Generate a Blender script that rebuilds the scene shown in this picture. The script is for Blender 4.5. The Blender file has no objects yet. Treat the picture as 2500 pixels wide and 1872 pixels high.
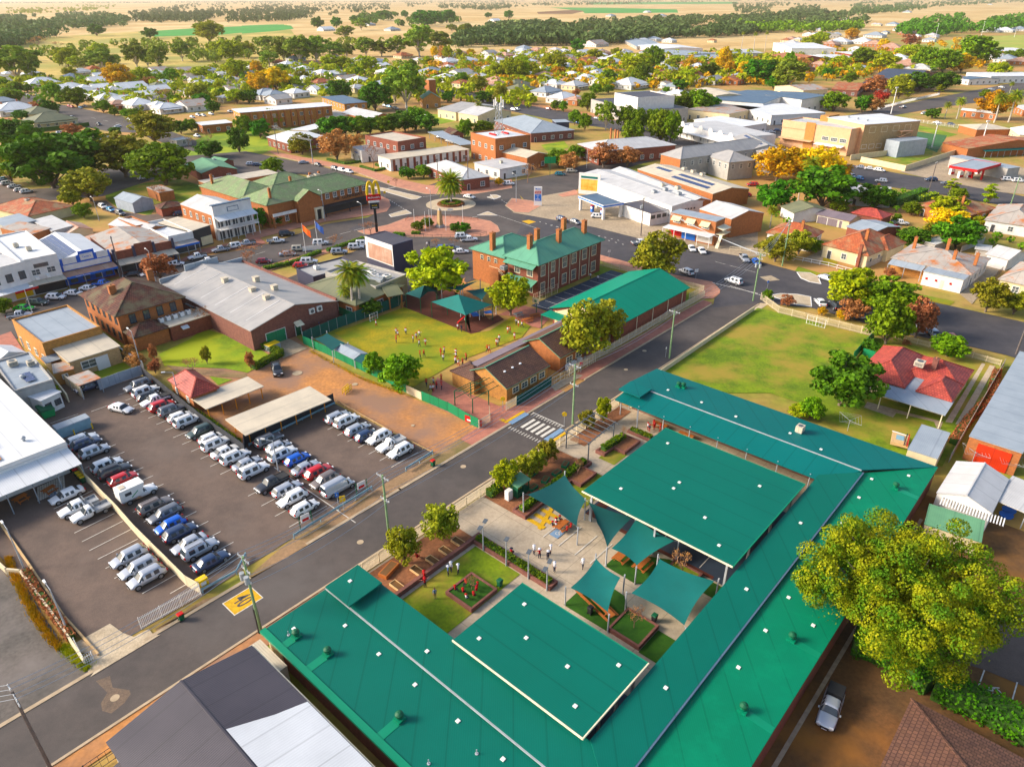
import bpy, bmesh, math, random
from mathutils import Vector, Matrix
from math import radians as R, sin, cos, pi
import numpy as np
random.seed(7)
scene = bpy.context.scene
H_CAM = 60.0; PITCH = R(28.5); ROLL = R(-.23); FPX = 1733.0
cam = bpy.data.cameras.new("camera"); camo = bpy.data.objects.new("camera", cam)
scene.collection.objects.link(camo); scene.camera = camo
cam.sensor_width = 36.0; cam.lens = FPX / 2500 * 36.0
cam.clip_start = .5; cam.clip_end = 60000
_r = Vector((1, 0, 0)); _f = Vector((0, cos(PITCH), -sin(PITCH))); _u = Vector((0, sin(PITCH), cos(PITCH)))
CR_ = _r*cos(ROLL)+_u*sin(ROLL); CU_ = -_r*sin(ROLL)+_u*cos(ROLL)
mw = Matrix((CR_, CU_, -_f)).transposed().to_4x4(); mw.translation = Vector((0, 0, H_CAM))
camo.matrix_world = mw
SUN_EL = 28; SUN_DIR = Vector((-.995, .0, 0)).normalized()
world = bpy.data.worlds.new("World"); scene.world = world; world.use_nodes = True
nt = world.node_tree; bg = nt.nodes['Background']; sky = nt.nodes.new('ShaderNodeTexSky')
sky.sky_type = 'NISHITA'; sky.sun_disc = False; sky.sun_elevation = R(SUN_EL)
sky.sun_rotation = math.atan2(SUN_DIR.x, SUN_DIR.y); sky.air_density = 1.0; sky.dust_density = 2.5; sky.ozone_density = 1.0
nt.links.new(sky.outputs[0], bg.inputs[0]); bg.inputs[1].default_value = 0.15
sl = bpy.data.lights.new("sun", 'SUN'); sl.energy = 3.4; sl.angle = R(18); sl.color = (1, .89, .74)
so = bpy.data.objects.new("sun", sl); scene.collection.objects.link(so)
sd = Vector((SUN_DIR.x*cos(R(SUN_EL)), SUN_DIR.y*cos(R(SUN_EL)), sin(R(SUN_EL))))
so.rotation_euler = sd.to_track_quat('Z', 'Y').to_euler(); so.location = (0, 0, 300)
vs = scene.view_settings; vs.view_transform = 'Standard'; vs.look = 'None'; vs.exposure = 0.76; vs.gamma = 1
scene.cycles.max_bounces = 5; scene.cycles.diffuse_bounces = 3; scene.cycles.glossy_bounces = 2
scene.cycles.transparent_max_bounces = 4; scene.cycles.volume_bounces = 0
HD = R(48.2); UD = Vector((cos(HD), sin(HD), 0)); VD = Vector((-sin(HD), cos(HD), 0))
CRP = {'A1':(0,0,.31646),'A2':(600,0,.31646),'A3':(1200,0,.31646),'A4':(1800,0,.31646),'B1':(0,350,.29385),'B2':(600,300,.29385),
 'B3':(1200,300,.29385),'B4':(1800,300,.31646),'C1':(0,650,.27174),'C2':(550,650,.27174),'C3':(1100,650,.27174),'C4':(1900,650,.27174),
 'D1':(0,1000,.27174),'D2':(550,950,.27174),'D3':(1100,950,.27174),'D4':(1900,1050,.27174),'E1':(0,1400,.31646),'E6':(1200,1300,.27174),
 'E7':(1800,1400,.31646),'E8':(600,1350,.31646),'F':(0,0,1.1302),'S':(0,0,1)}
def G(x, y, z=0):
 d = CR_*(x-1250)+CU_*(936-y)+_f*FPX
 if d.z > -8: d.z = -8
 t = (z-H_CAM)/d.z
 return Vector((d.x*t, d.y*t, z))
def px_of(w):
 q = w-Vector((0, 0, H_CAM)); k = q.dot(_f)
 return 1250+FPX*q.dot(CR_)/k, 936-FPX*q.dot(CU_)/k
def K(s, z=0):
 out = []; cr = 'S'
 for tk in s.split():
  if ',' not in tk: cr = tk; continue
  a = tk.split(','); o = CRP[cr]
  out.append(G(o[0]+float(a[0])*o[2], o[1]+float(a[1])*o[2], z))
 return out
def GU(u, v, z=0): p = UD*u+VD*v; return Vector((p.x, p.y, z))
def uvof(w): return w.dot(UD), w.dot(VD)
MT = {}
def mat(name, col=(.5,.5,.5), col2=None, ns=1.0, rough=.75, metal=0, kind=None, bump=0, amt=.5, spec=.4, sc=None, trans=0, col3=None):
 if name in MT: return MT[name]
 m = bpy.data.materials.new(name); m.use_nodes = True; MT[name] = m
 t = m.node_tree; N = t.nodes; Lk = t.links.new; b = N['Principled BSDF']
 b.inputs['Roughness'].default_value = rough; b.inputs['Metallic'].default_value = metal
 b.inputs['Specular IOR Level'].default_value = spec
 def st(c): g = c[0]*.3+c[1]*.59+c[2]*.11; return [max(0, g+(x-g)*1.14) for x in c]
 col = st(col); col2 = st(col2) if col2 else None; col3 = st(col3) if col3 else None
 col = (*col, 1); c2 = (*(col2 if col2 else [c*.8 for c in col[:3]]), 1)
 tc = N.new('ShaderNodeTexCoord')
 src = tc.outputs['Object']
 def noise(scale, det=5, vec=None, rgh=.6):
  n = N.new('ShaderNodeTexNoise'); n.inputs['Scale'].default_value = scale; n.inputs['Detail'].default_value = det
  n.inputs['Roughness'].default_value = rgh; Lk(vec or src, n.inputs['Vector']); return n.outputs['Fac']
 def ramp(f, a, c, p0=.35, p1=.65):
  r = N.new('ShaderNodeValToRGB'); r.color_ramp.elements[0].color = a; r.color_ramp.elements[1].color = c
  r.color_ramp.elements[0].position = p0; r.color_ramp.elements[1].position = p1; Lk(f, r.inputs[0]); return r.outputs[0]
 def mix(f, a, c, mode='MIX'):
  x = N.new('ShaderNodeMix'); x.data_type = 'RGBA'; x.blend_type = mode
  if hasattr(f, 'default_value') or hasattr(f, 'is_linked'): Lk(f, x.inputs[0])
  else: x.inputs[0].default_value = f
  for k, q in ((6, a), (7, c)):
   if isinstance(q, tuple): x.inputs[k].default_value = q
   else: Lk(q, x.inputs[k])
  return x.outputs[2]
 out = ramp(noise(ns), col, c2)
 uvn = tc.outputs['UV']; bf = None
 if kind == 'brick' or kind == 'tile':
  br = N.new('ShaderNodeTexBrick'); Lk(uvn, br.inputs['Vector']); s = sc or (1 if kind == 'brick' else 1)
  br.inputs['Scale'].default_value = s
  if kind == 'brick': w, h, ms = .25, .09, .012
  else: w, h, ms = .42, .42, .045
  br.inputs['Brick Width'].default_value = w; br.inputs['Row Height'].default_value = h; br.inputs['Mortar Size'].default_value = ms
  br.inputs['Color1'].default_value = (1,1,1,1); br.inputs['Color2'].default_value = (.6,.6,.6,1)
  br.inputs['Mortar'].default_value = (.75,.72,.7,1) if kind == 'brick' else (.35,.33,.33,1)
  br.inputs['Bias'].default_value = -.1
  out = mix(.85, out, br.outputs['Color'], 'MULTIPLY'); bf = br.outputs['Fac']
  if col3: out = mix(ramp(noise(.35, 6), (0,0,0,1), (1,1,1,1), .45, .62), out, (*col3, 1))
 elif kind == 'corr' or kind == 'board':
  wv = N.new('ShaderNodeTexWave'); Lk(uvn, wv.inputs['Vector']); wv.wave_type = 'BANDS'; wv.bands_direction = 'X' if kind == 'corr' else 'Y'
  wv.inputs['Scale'].default_value = (sc or 1.25)*.314/ .314; wv.inputs['Distortion'].default_value = 0
  w2 = N.new('ShaderNodeTexWave'); Lk(uvn, w2.inputs['Vector']); w2.bands_direction = 'X' if kind == 'corr' else 'Y'; w2.inputs['Scale'].default_value = .11
  out = mix(.07, out, wv.outputs['Color'], 'MULTIPLY')
  out = mix(.5, out, ramp(w2.outputs['Fac'], (.55,.55,.55,1), (1,1,1,1), .0, .012), 'MULTIPLY')
  if col3: out = mix(ramp(noise(.25, 8, None, .7), (0,0,0,1), (1,1,1,1), .5, .64), out, (*col3, 1))
  bf = wv.outputs['Fac']
 elif kind == 'ground':
  n2 = noise(ns*9, 6); out = mix(.55, out, ramp(n2, (.62,.62,.62,1), (1.25,1.25,1.25,1)), 'MULTIPLY')
  if col3: out = mix(ramp(noise(ns*.27, 5), (0,0,0,1), (1,1,1,1), .46, .6), out, (*col3, 1))
  bf = n2
 elif kind == 'leaf':
  out = ramp(noise(ns, 3), col, c2, .38, .6)
  oi = N.new('ShaderNodeObjectInfo')
  hs = N.new('ShaderNodeHueSaturation'); Lk(out, hs.inputs['Color'])
  def mr(a, c_, seed=None):
   q = N.new('ShaderNodeMapRange'); Lk(seed or oi.outputs['Random'], q.inputs[0]); q.inputs[3].default_value = a; q.inputs[4].default_value = c_; return q.outputs[0]
  Lk(mr(.475, .515), hs.inputs['Hue']); Lk(mr(.75, 1.3), hs.inputs['Value'])
  out = hs.outputs[0]
 elif kind == 'pave':
  br = N.new('ShaderNodeTexBrick'); Lk(src, br.inputs['Vector']); br.inputs['Scale'].default_value = 1
  br.inputs['Brick Width'].default_value = .7; br.inputs['Row Height'].default_value = .35; br.inputs['Mortar Size'].default_value = .02
  br.inputs['Color1'].default_value = (1,1,1,1); br.inputs['Color2'].default_value = (.72,.7,.7,1); br.inputs['Mortar'].default_value = (.6,.6,.6,1)
  out = mix(.7, out, br.outputs['Color'], 'MULTIPLY')
 elif kind == 'slab':
  br = N.new('ShaderNodeTexBrick'); mp = N.new('ShaderNodeMapping'); Lk(src, mp.inputs[0]); mp.inputs['Rotation'].default_value = (0, 0, -HD); Lk(mp.outputs[0], br.inputs['Vector'])
  br.inputs['Scale'].default_value = 1; br.offset = 0
  br.inputs['Brick Width'].default_value = 4.2; br.inputs['Row Height'].default_value = 4.2; br.inputs['Mortar Size'].default_value = .035
  br.inputs['Color1'].default_value = (1,1,1,1); br.inputs['Color2'].default_value = (.93,.93,.93,1); br.inputs['Mortar'].default_value = (.5,.5,.5,1)
  out = mix(.8, out, br.outputs['Color'], 'MULTIPLY')
  out = mix(.5, out, ramp(noise(2.5, 8), (.75,.72,.68,1), (1.1,1.1,1.1,1)), 'MULTIPLY')
 elif kind == 'road':
  out = mix(.8, out, ramp(noise(14, 3), (.8,.8,.8,1), (1.15,1.15,1.15,1)), 'MULTIPLY')
  out = mix(.45, out, ramp(noise(.35, 7, None, .7), (.55,.55,.56,1), (1.25,1.2,1.15,1)), 'MULTIPLY')
  if col3: out = mix(ramp(noise(.06, 6), (0,0,0,1), (.75,.75,.75,1), .5, .66), out, (*col3, 1))
 Lk(out, b.inputs['Base Color'])
 if bump:
  bn = N.new('ShaderNodeBump'); bn.inputs['Strength'].default_value = bump; bn.inputs['Distance'].default_value = .05
  Lk(bf if bf is not None else noise(ns*6), bn.inputs['Height']); Lk(bn.outputs[0], b.inputs['Normal'])
 if trans:
  tr = N.new('ShaderNodeBsdfTranslucent'); Lk(out, tr.inputs[0]); mx = N.new('ShaderNodeMixShader'); mx.inputs[0].default_value = trans
  Lk(b.outputs[0], mx.inputs[1]); Lk(tr.outputs[0], mx.inputs[2]); Lk(mx.outputs[0], N['Material Output'].inputs[0])
 return m
def plain(name, col, rough=.5, metal=0, spec=.5): return mat(name, col, [c*.93 for c in col], 2, rough, metal, spec=spec)
M = {}
def dm(k, *a, **kw): M[k] = mat(k, *a, **kw)
dm('straw', (.62,.42,.19), (.44,.28,.11), .012, .95, kind='ground', col3=(.62,.47,.24))
dm('straw_gold', (.62,.45,.16), (.42,.32,.09), .03, .95, kind='ground', col3=(.30,.28,.07))
dm('town_earth', (.42,.26,.10), (.20,.23,.035), .05, .95, kind='ground', col3=(.46,.25,.10))
dm('lawn', (.20,.27,.012), (.10,.16,.008), .3, .95, kind='ground', col3=(.30,.23,.05))
dm('lawn_bright', (.20,.30,.015), (.13,.20,.012), .25, .95, kind='ground', col3=(.30,.34,.03))
dm('lawn_worn', (.38,.29,.03), (.22,.22,.015), .3, .95, kind='ground', col3=(.17,.22,.02))
dm('field_green', (.06,.30,.05), (.05,.24,.04), .01, .95, kind='ground')
dm('field_yellow', (.30,.36,.07), (.38,.36,.09), .01, .95, kind='ground')
dm('turf', (.035,.105,.006), (.02,.075,.005), 1.2, .95, kind='ground')
dm('bowling', (.055,.15,.05), (.045,.12,.04), .2, .95, kind='ground')
dm('dirt', (.54,.25,.095), (.38,.18,.08), .2, .95, kind='ground', col3=(.27,.16,.11))
dm('dirt_dark', (.17,.085,.035), (.10,.055,.025), .25, .95, kind='ground', col3=(.26,.12,.035))
dm('verge', (.34,.21,.12), (.24,.16,.09), .3, .95, kind='ground', col3=(.16,.13,.05))
dm('gravel', (.14,.12,.105), (.10,.09,.08), .25, .95, kind='ground', col3=(.19,.165,.15))
dm('mulch', (.30,.13,.065), (.19,.08,.04), 2.5, .95, kind='ground')
dm('bark_soft', (.13,.035,.022), (.09,.028,.018), 1.5, .95, kind='ground')
dm('asphalt', (.096,.080,.073), (.070,.061,.057), .08, .85, kind='road', col3=(.115,.10,.092))
dm('asphalt_dark', (.075,.069,.074), (.055,.052,.058), .08, .85, kind='road', col3=(.09,.08,.078))
dm('stain', (.17,.12,.085), (.12,.09,.07), .8, .9, kind='ground'); dm('asphalt_park', (.155,.112,.09), (.118,.088,.073), .07, .9, kind='road', col3=(.15,.118,.10))
dm('court', (.035,.05,.075), (.03,.042,.065), .5, .7)
dm('concrete', (.52,.43,.32), (.42,.34,.25), .25, .85, kind='slab')
dm('concrete_pale', (.56,.46,.33), (.45,.36,.25), .6, .85, kind='ground')
dm('apron', (.42,.33,.23), (.33,.26,.18), .15, .85, kind='ground')
dm('pink_pave', (.60,.29,.19), (.48,.23,.16), .5, .85, kind='pave')
dm('red_pave', (.48,.20,.14), (.38,.16,.12), .5, .85, kind='pave')
dm('kerb', (.46,.36,.25), (.36,.28,.19), 1, .85)
dm('line', (.72,.68,.60), (.5,.47,.42), 3, .7)
dm('line_yellow', (.68,.40,.02), (.5,.30,.02), 3, .7)
dm('line_blue', (.20,.30,.42), (.17,.26,.38), 3, .7)
dm('green_roof', (.0,.132,.098), (.0,.122,.09), .15, .55, spec=.15, kind='corr', bump=.1, sc=1.6)
dm('green_bright', (.0,.19,.105), (.01,.175,.095), .12, .55, spec=.15, kind='corr', bump=.1, sc=1.6, col3=(.0,.205,.11))
dm('green_gym', (.0,.23,.145), (.0,.215,.135), .15, .55, spec=.15, kind='corr', bump=.1, sc=1.6)
dm('teal_roof', (.0,.135,.127), (.0,.125,.117), .15, .55, spec=.15, kind='corr', bump=.1, sc=1.6)
dm('green_flash', (.0,.22,.12), (.0,.20,.11), .5, .4)
dm('sail', (.0,.16,.145), (.0,.14,.125), .4, .8, trans=.15)
dm('sail_dark', (.0,.085,.085), (.0,.075,.075), .4, .8, trans=.15)
dm('charcoal_roof', (.075,.066,.078), (.06,.053,.064), .2, .5, kind='corr', bump=.3, sc=1.6)
dm('slate_roof', (.06,.068,.095), (.05,.058,.085), .2, .5, kind='corr', bump=.3, sc=1.6)
dm('white_roof', (.72,.73,.74), (.62,.63,.64), .2, .6, kind='corr', bump=.1)
dm('cream_roof', (.62,.54,.42), (.50,.44,.35), .3, .6, kind='corr', bump=.2)
dm('grey_roof', (.40,.38,.36), (.32,.31,.30), .3, .5, kind='corr', bump=.2)
dm('pale_roof', (.58,.57,.56), (.48,.47,.46), .3, .5, kind='corr', bump=.2)
dm('blue_roof', (.34,.38,.42), (.28,.32,.36), .3, .5, kind='corr', bump=.2)
dm('deep_blue_roof', (.10,.15,.21), (.08,.12,.18), .3, .45, kind='corr', bump=.2)
dm('rust_roof', (.42,.38,.34), (.34,.31,.28), .4, .7, kind='corr', bump=.2, col3=(.42,.15,.05))
dm('rust_pink', (.50,.30,.22), (.40,.22,.15), .4, .7, kind='corr', bump=.2, col3=(.52,.40,.32))
dm('olive_roof', (.20,.20,.12), (.15,.16,.10), .3, .6, kind='corr', bump=.2)
dm('purple_roof', (.20,.16,.18), (.16,.13,.15), .3, .6, kind='corr', bump=.2)
dm('brown_tile', (.17,.085,.055), (.12,.06,.045), .6, .75, kind='tile', bump=.6)
dm('dark_tile', (.17,.07,.05), (.10,.05,.045), .6, .8, kind='tile', bump=.6, col3=(.13,.11,.07), spec=.2)
dm('red_tile', (.56,.12,.085), (.38,.07,.06), .8, .6, kind='tile', bump=.6)
dm('terracotta', (.55,.16,.07), (.42,.12,.06), .8, .7, kind='tile', bump=.6, col3=(.34,.22,.12))
dm('hotel_tile', (.30,.40,.20), (.22,.32,.15), .5, .75, kind='tile', bump=.6, col3=(.20,.22,.13))
dm('school_green', (.13,.33,.22), (.11,.28,.19), .3, .55, kind='corr', bump=.2)
dm('soft_green_roof', (.15,.32,.18), (.12,.26,.15), .3, .6, kind='corr')
dm('brick_red', (.30,.10,.065), (.22,.075,.05), 1.5, .85, kind='brick')
dm('brick_purple', (.26,.11,.085), (.19,.08,.065), 1.5, .85, kind='brick')
dm('brick_orange', (.48,.185,.075), (.36,.14,.06), 1.5, .85, kind='brick')
dm('brick_yellow', (.56,.28,.09), (.42,.21,.08), 1.5, .85, kind='brick')
dm('brick_cream', (.55,.38,.20), (.45,.31,.17), 1.5, .85, kind='brick')
dm('wall_white', (.74,.72,.69), (.62,.60,.58), .7, .8)
dm('wall_cream', (.68,.58,.38), (.58,.49,.32), .7, .8)
dm('wall_grey', (.42,.40,.37), (.34,.32,.30), .7, .8)
dm('wall_blue', (.03,.12,.52), (.025,.1,.45), .7, .6)
dm('wall_black', (.035,.037,.04), (.03,.03,.033), .7, .6)
dm('wall_navy', (.05,.05,.085), (.045,.045,.075), .7, .6)
dm('wall_pink', (.70,.42,.26), (.60,.36,.22), .7, .8)
dm('shed_metal', (.38,.42,.47), (.30,.34,.39), .7, .6, kind='corr')
dm('shed_red', (.55,.05,.02), (.45,.04,.02), .7, .6, kind='corr')
dm('glass', (.03,.04,.05), (.05,.06,.075), .5, .12, spec=.8)
dm('pane', (.10,.12,.13), (.06,.07,.08), .5, .15, spec=.8)
dm('frame_white', (.82,.8,.76)); dm('frame_dark', (.05,.05,.055)); dm('frame_cream', (.85,.76,.55))
dm('steel', (.38,.40,.42), rough=.5); dm('steel_dark', (.10,.115,.13), rough=.5)
dm('timber', (.46,.15,.045), (.36,.12,.04), 4, .7); dm('timber_pale', (.62,.42,.22), (.5,.34,.18), 4, .8); dm('pole_green', (.16,.27,.13), (.24,.33,.19), 1.5, .85)
dm('pole_brown', (.16,.13,.12), (.11,.095,.09), 1.5, .85); dm('pole_grey', (.42,.44,.46), rough=.5)
dm('white', (.8,.79,.77), (.74,.73,.71), 1, .5); dm('black', (.02,.02,.022), rough=.6); dm('red', (.55,.015,.02)); dm('yellow', (.82,.55,.0))
dm('blue', (.03,.16,.6)); dm('green_fence', (.0,.21,.09), (.0,.18,.075), 1, .6, kind='corr', sc=.6); dm('shade_cloth', (.0,.085,.07), (.0,.075,.06), 1, .85)
dm('cream_fence', (.70,.60,.42), (.62,.53,.37), 1, .7); dm('black_fence', (.035,.038,.045), (.03,.032,.04), 1, .8); dm('hedge_green', (.05,.115,.018), (.03,.075,.012), 3, .9, kind='ground')
dm('solar', (.02,.03,.10), (.03,.045,.13), 2, .15, spec=.8); dm('flag_orange', (.85,.16,.03)); dm('flag_blue', (.03,.09,.35)); dm('sign_green', (.0,.30,.10)); dm('poster', (.75,.30,.06), (.85,.50,.15), .6, .6)
dm('bluegrey', (.25,.40,.47), (.2,.33,.4), 1, .6); dm('orange_m', (.75,.30,.03))
for k, a, b_, s in (('gum', (.27,.34,.05), (.15,.22,.035), .5), ('dark', (.10,.24,.02), (.05,.14,.014), .5), ('lime', (.42,.45,.03), (.22,.29,.02), .6),
     ('yellow', (.75,.44,.02), (.45,.33,.02), .7), ('rust', (.50,.23,.09), (.34,.17,.07), .7), ('red_leaf', (.5,.06,.04), (.32,.08,.04), .7), ('mid', (.20,.30,.022), (.10,.19,.015), .6),
     ('hero', (.27,.27,.006), (.07,.15,.006), .5), ('palm', (.13,.23,.03), (.28,.28,.03), .8), ('grass_gold', (.55,.33,.03), (.35,.25,.03), 1), ('belt', (.105,.155,.045), (.06,.095,.03), .5), ('olive', (.37,.36,.05), (.20,.23,.03), .6)):
 M['leaf_'+k] = mat('leaf_'+k, a, b_, s, .75, kind='leaf', trans=.1 if k == 'hero' else .22, spec=.2)
dm('trunk', (.22,.17,.13), (.13,.10,.08), 3, .9); dm('trunk_pale', (.55,.50,.43), (.40,.35,.30), 2, .9); dm('twig', (.28,.17,.12), (.2,.12,.09), 3, .9)
COL = scene.collection
def link(o): COL.objects.link(o); return o
def tag(o, label=None, cat=None, group=None, kind=None):
 if label: o['label'] = label
 if cat: o['category'] = cat
 if group: o['group'] = group
 if kind: o['kind'] = kind
 return o
def empty(name, loc, rz=0):
 o = bpy.data.objects.new(name, None); o.location = loc; o.rotation_euler = (0, 0, rz); o.empty_display_size = .5
 return link(o)
class MB:
 def __init__(s): s.v = []; s.f = []; s.mi = []; s.ms = []
 def m(s, k):
  k = M[k] if isinstance(k, str) else k
  if k not in s.ms: s.ms.append(k)
  return s.ms.index(k)
 def face(s, pts, k):
  n = len(s.v); s.v += [tuple(p) for p in pts]; s.f.append(tuple(range(n, n+len(pts)))); s.mi.append(s.m(k)); return s
 def hexa(s, b, t, k, kt=None):  
  n = len(b); i = len(s.v); s.v += [tuple(p) for p in b]+[tuple(p) for p in t]; a = s.m(k); c = s.m(kt or k)
  s.f.append(tuple(range(i+n-1, i-1, -1))); s.mi.append(a); s.f.append(tuple(range(i+n, i+2*n))); s.mi.append(c)
  for j in range(n): q = (j+1) % n; s.f.append((i+j, i+q, i+n+q, i+n+j)); s.mi.append(a)
  return s
 def box(s, x0, y0, z0, x1, y1, z1, k, kt=None):
  return s.hexa([(x0,y0,z0),(x1,y0,z0),(x1,y1,z0),(x0,y1,z0)], [(x0,y0,z1),(x1,y0,z1),(x1,y1,z1),(x0,y1,z1)], k, kt)
 def obox(s, c, sz, rz, k, kt=None):
  hx, hy, hz = sz[0]/2, sz[1]/2, sz[2]; ca, sa = cos(rz), sin(rz)
  L = [(c[0]+x*ca-y*sa, c[1]+x*sa+y*ca) for x, y in ((-hx,-hy),(hx,-hy),(hx,hy),(-hx,hy))]
  return s.hexa([(x, y, c[2]) for x, y in L], [(x, y, c[2]+hz) for x, y in L], k, kt)
 def tube(s, p0, p1, r0, r1, k, n=8, cap=True):
  p0 = Vector(p0); p1 = Vector(p1); d = (p1-p0)
  if d.length < 1e-6: return s
  q = d.to_track_quat('Z', 'Y'); X = q @ Vector((1,0,0)); Y = q @ Vector((0,1,0)); i = len(s.v); a = s.m(k)
  for p, r in ((p0, r0), (p1, r1)):
   for j in range(n): t = 2*pi*j/n; s.v.append(tuple(p+X*(r*cos(t))+Y*(r*sin(t))))
  for j in range(n): w = (j+1) % n; s.f.append((i+j, i+w, i+n+w, i+n+j)); s.mi.append(a)
  if cap: s.f.append(tuple(range(i+n-1, i-1, -1))); s.mi.append(a); s.f.append(tuple(range(i+n, i+2*n))); s.mi.append(a)
  return s
 def bar(s, p0, p1, w, h, k):  
  p0 = Vector(p0); p1 = Vector(p1); d = (p1-p0).normalized(); sd = d.cross(Vector((0,0,1)))
  sd = sd.normalized() if sd.length > 1e-4 else Vector((1,0,0)); up = sd.cross(d); i = len(s.v); a = s.m(k)
  for p in (p0, p1):
   for x, y in ((-1,-1),(1,-1),(1,1),(-1,1)): s.v.append(tuple(p+sd*(x*w/2)+up*(y*h/2)))
  for f in ((0,3,2,1),(4,5,6,7),(0,1,5,4),(1,2,6,5),(2,3,7,6),(3,0,4,7)): s.f.append(tuple(i+q for q in f)); s.mi.append(a)
  return s
 def mesh(s, name, smooth=False, uv=True):
  me = bpy.data.meshes.new(name); me.from_pydata(s.v, [], s.f)
  for k in s.ms: me.materials.append(k)
  me.polygons.foreach_set('material_index', s.mi)
  if smooth: me.polygons.foreach_set('use_smooth', [True]*len(s.f))
  if uv:
   me.update(); U = me.uv_layers.new(name='UVMap').data; V = s.v
   for p in me.polygons:
    n = p.normal
    if abs(n.z) > .995: a = Vector((1,0,0)); b = Vector((0,1,0))
    else: a = Vector((-n.y, n.x, 0)).normalized(); b = n.cross(a)
    for li, vi in zip(p.loop_indices, p.vertices): q = Vector(V[vi]); U[li].uv = (q.dot(a), q.dot(b))
  me.update(); return me
 def build(s, name, parent=None, smooth=False, uv=True):
  o = bpy.data.objects.new(name, s.mesh(name, smooth, uv)); link(o)
  if parent: o.parent = parent
  return o
def copy_tree(o, parent=None, loc=None, rz=None, sc=None):
 c = o.copy(); COL.objects.link(c)
 if parent: c.parent = parent
 for ch in o.children: copy_tree(ch, c)
 if loc is not None: c.location = loc
 if rz is not None: c.rotation_euler = (0, 0, rz)
 if sc is not None: c.scale = sc if hasattr(sc, '__len__') else (sc,)*3
 return c
ORD = lambda n: f"{n}{'th' if 10 <= n % 100 <= 20 else {1:'st',2:'nd',3:'rd'}.get(n % 10, 'th')}"
ZK = [0]; OBS = []; NOB = ('road','car_park','oval','park_lawn','bowling_green','play_field','forecourt','footpath','plaza'); SITES = []
def sheet(name, pts, lvl, k, kind='structure', label=None, cat=None):
 ZK[0] += 1; z = lvl+.0007*(ZK[0] % 50)
 if isinstance(pts, str): pts = K(pts)
 pts = [Vector((p[0], p[1], z)) for p in pts]
 if name in NOB: OBS.append(pts)
 ar = sum(pts[i].x*pts[(i+1) % len(pts)].y-pts[(i+1) % len(pts)].x*pts[i].y for i in range(len(pts)))
 if ar < 0: pts.reverse()
 o = MB().face(pts, k).build(name); tag(o, label, cat, kind=kind); return o
def rectuv(u0, v0, u1, v1): return [GU(u0,v0), GU(u1,v0), GU(u1,v1), GU(u0,v1)]
def strip(name, pts, w, h, k, z0=0, kind='structure'):
 if isinstance(pts, str): pts = K(pts)
 mb = MB()
 for a, b in zip(pts[:-1], pts[1:]):
  d = (b-a); L = d.length; d.normalize(); mb.obox(((a.x+b.x)/2, (a.y+b.y)/2, z0), (L+w*.6, w, h), math.atan2(d.y, d.x), k)
 o = mb.build(name); tag(o, kind=kind); return o
def frame_of(pts, z):
 A, B, C = pts[:3]
 A, B, C = Vector((A.x, A.y, 0)), Vector((B.x, B.y, 0)), Vector((C.x, C.y, 0))
 u = (B-A); L = u.length; u.normalize(); n = Vector((-u.y, u.x, 0)); w = (C-B).dot(n)
 if w < 0: A, B = B, A; u = -u; n = -n; w = -w
 return A, math.atan2(u.y, u.x), L, w
def roof_mesh(mb, L, W, h, kind, rise, k, ov, th=.14, fas=None, hi='y1'):
 x0, y0, x1, y1 = -ov, -ov, L+ov, W+ov; f = fas or k
 def slab(pts):
  mb.hexa([(p[0], p[1], p[2]-th) for p in pts], pts, f, k)
 if kind == 'flat':
  mb.box(x0, y0, h-th, x1, y1, h, f, k)
 elif kind == 'skillion':
  z = {'y1': (0,0,1,1), 'y0': (1,1,0,0), 'x1': (0,1,1,0), 'x0': (1,0,0,1)}[hi]
  slab([(x0,y0,h+rise*z[0]), (x1,y0,h+rise*z[1]), (x1,y1,h+rise*z[2]), (x0,y1,h+rise*z[3])])
 elif kind == 'gablex':
  m = (y0+y1)/2; e = rise*ov/(W/2+1e-6)*0
  slab([(x0,y0,h), (x1,y0,h), (x1,m,h+rise), (x0,m,h+rise)]); slab([(x0,m,h+rise), (x1,m,h+rise), (x1,y1,h), (x0,y1,h)])
  mb.box(x0, m-.1, h+rise-.01, x1, m+.1, h+rise+.05, f)
 elif kind == 'gabley':
  m = (x0+x1)/2
  slab([(x0,y0,h), (m,y0,h+rise), (m,y1,h+rise), (x0,y1,h)]); slab([(m,y0,h+rise), (x1,y0,h), (x1,y1,h), (m,y1,h+rise)])
  mb.box(m-.1, y0, h+rise-.01, m+.1, y1, h+rise+.05, f)
 elif kind == 'hip':
  if L >= W: d = (y1-y0)/2; a = (x0+d, (y0+y1)/2, h+rise); b = (x1-d, (y0+y1)/2, h+rise)
  else: d = (x1-x0)/2; a = ((x0+x1)/2, y0+d, h+rise); b = ((x0+x1)/2, y1-d, h+rise)
  c = [(x0,y0,h), (x1,y0,h), (x1,y1,h), (x0,y1,h)]
  mb.face([(p[0], p[1], h-.02) for p in reversed(c)], f)
  for i in range(4): p, q = c[i], c[(i+1) % 4]; mb.face([(p[0],p[1],h-.15), (q[0],q[1],h-.15), q, p], f)
  if L >= W: mb.face([c[0], c[1], b, a], k); mb.face([c[1], c[2], b], k); mb.face([c[2], c[3], a, b], k); mb.face([c[3], c[0], a], k)
  else: mb.face([c[0], c[1], a], k); mb.face([c[1], c[2], b, a], k); mb.face([c[2], c[3], b], k); mb.face([c[3], c[0], a, b], k)
  hp = M.get('cap_'+(k if isinstance(k, str) else ''), None)
  for p, q in ((c[0], a), (c[3], a), (c[1], b if L >= W else a), (c[2], b), (a, b)):
   if L < W and p == c[3]: q = b
   mb.bar((p[0], p[1], p[2]+.03), (q[0], q[1], q[2]+.03), .22, .08, k)
WIN = {}
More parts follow.
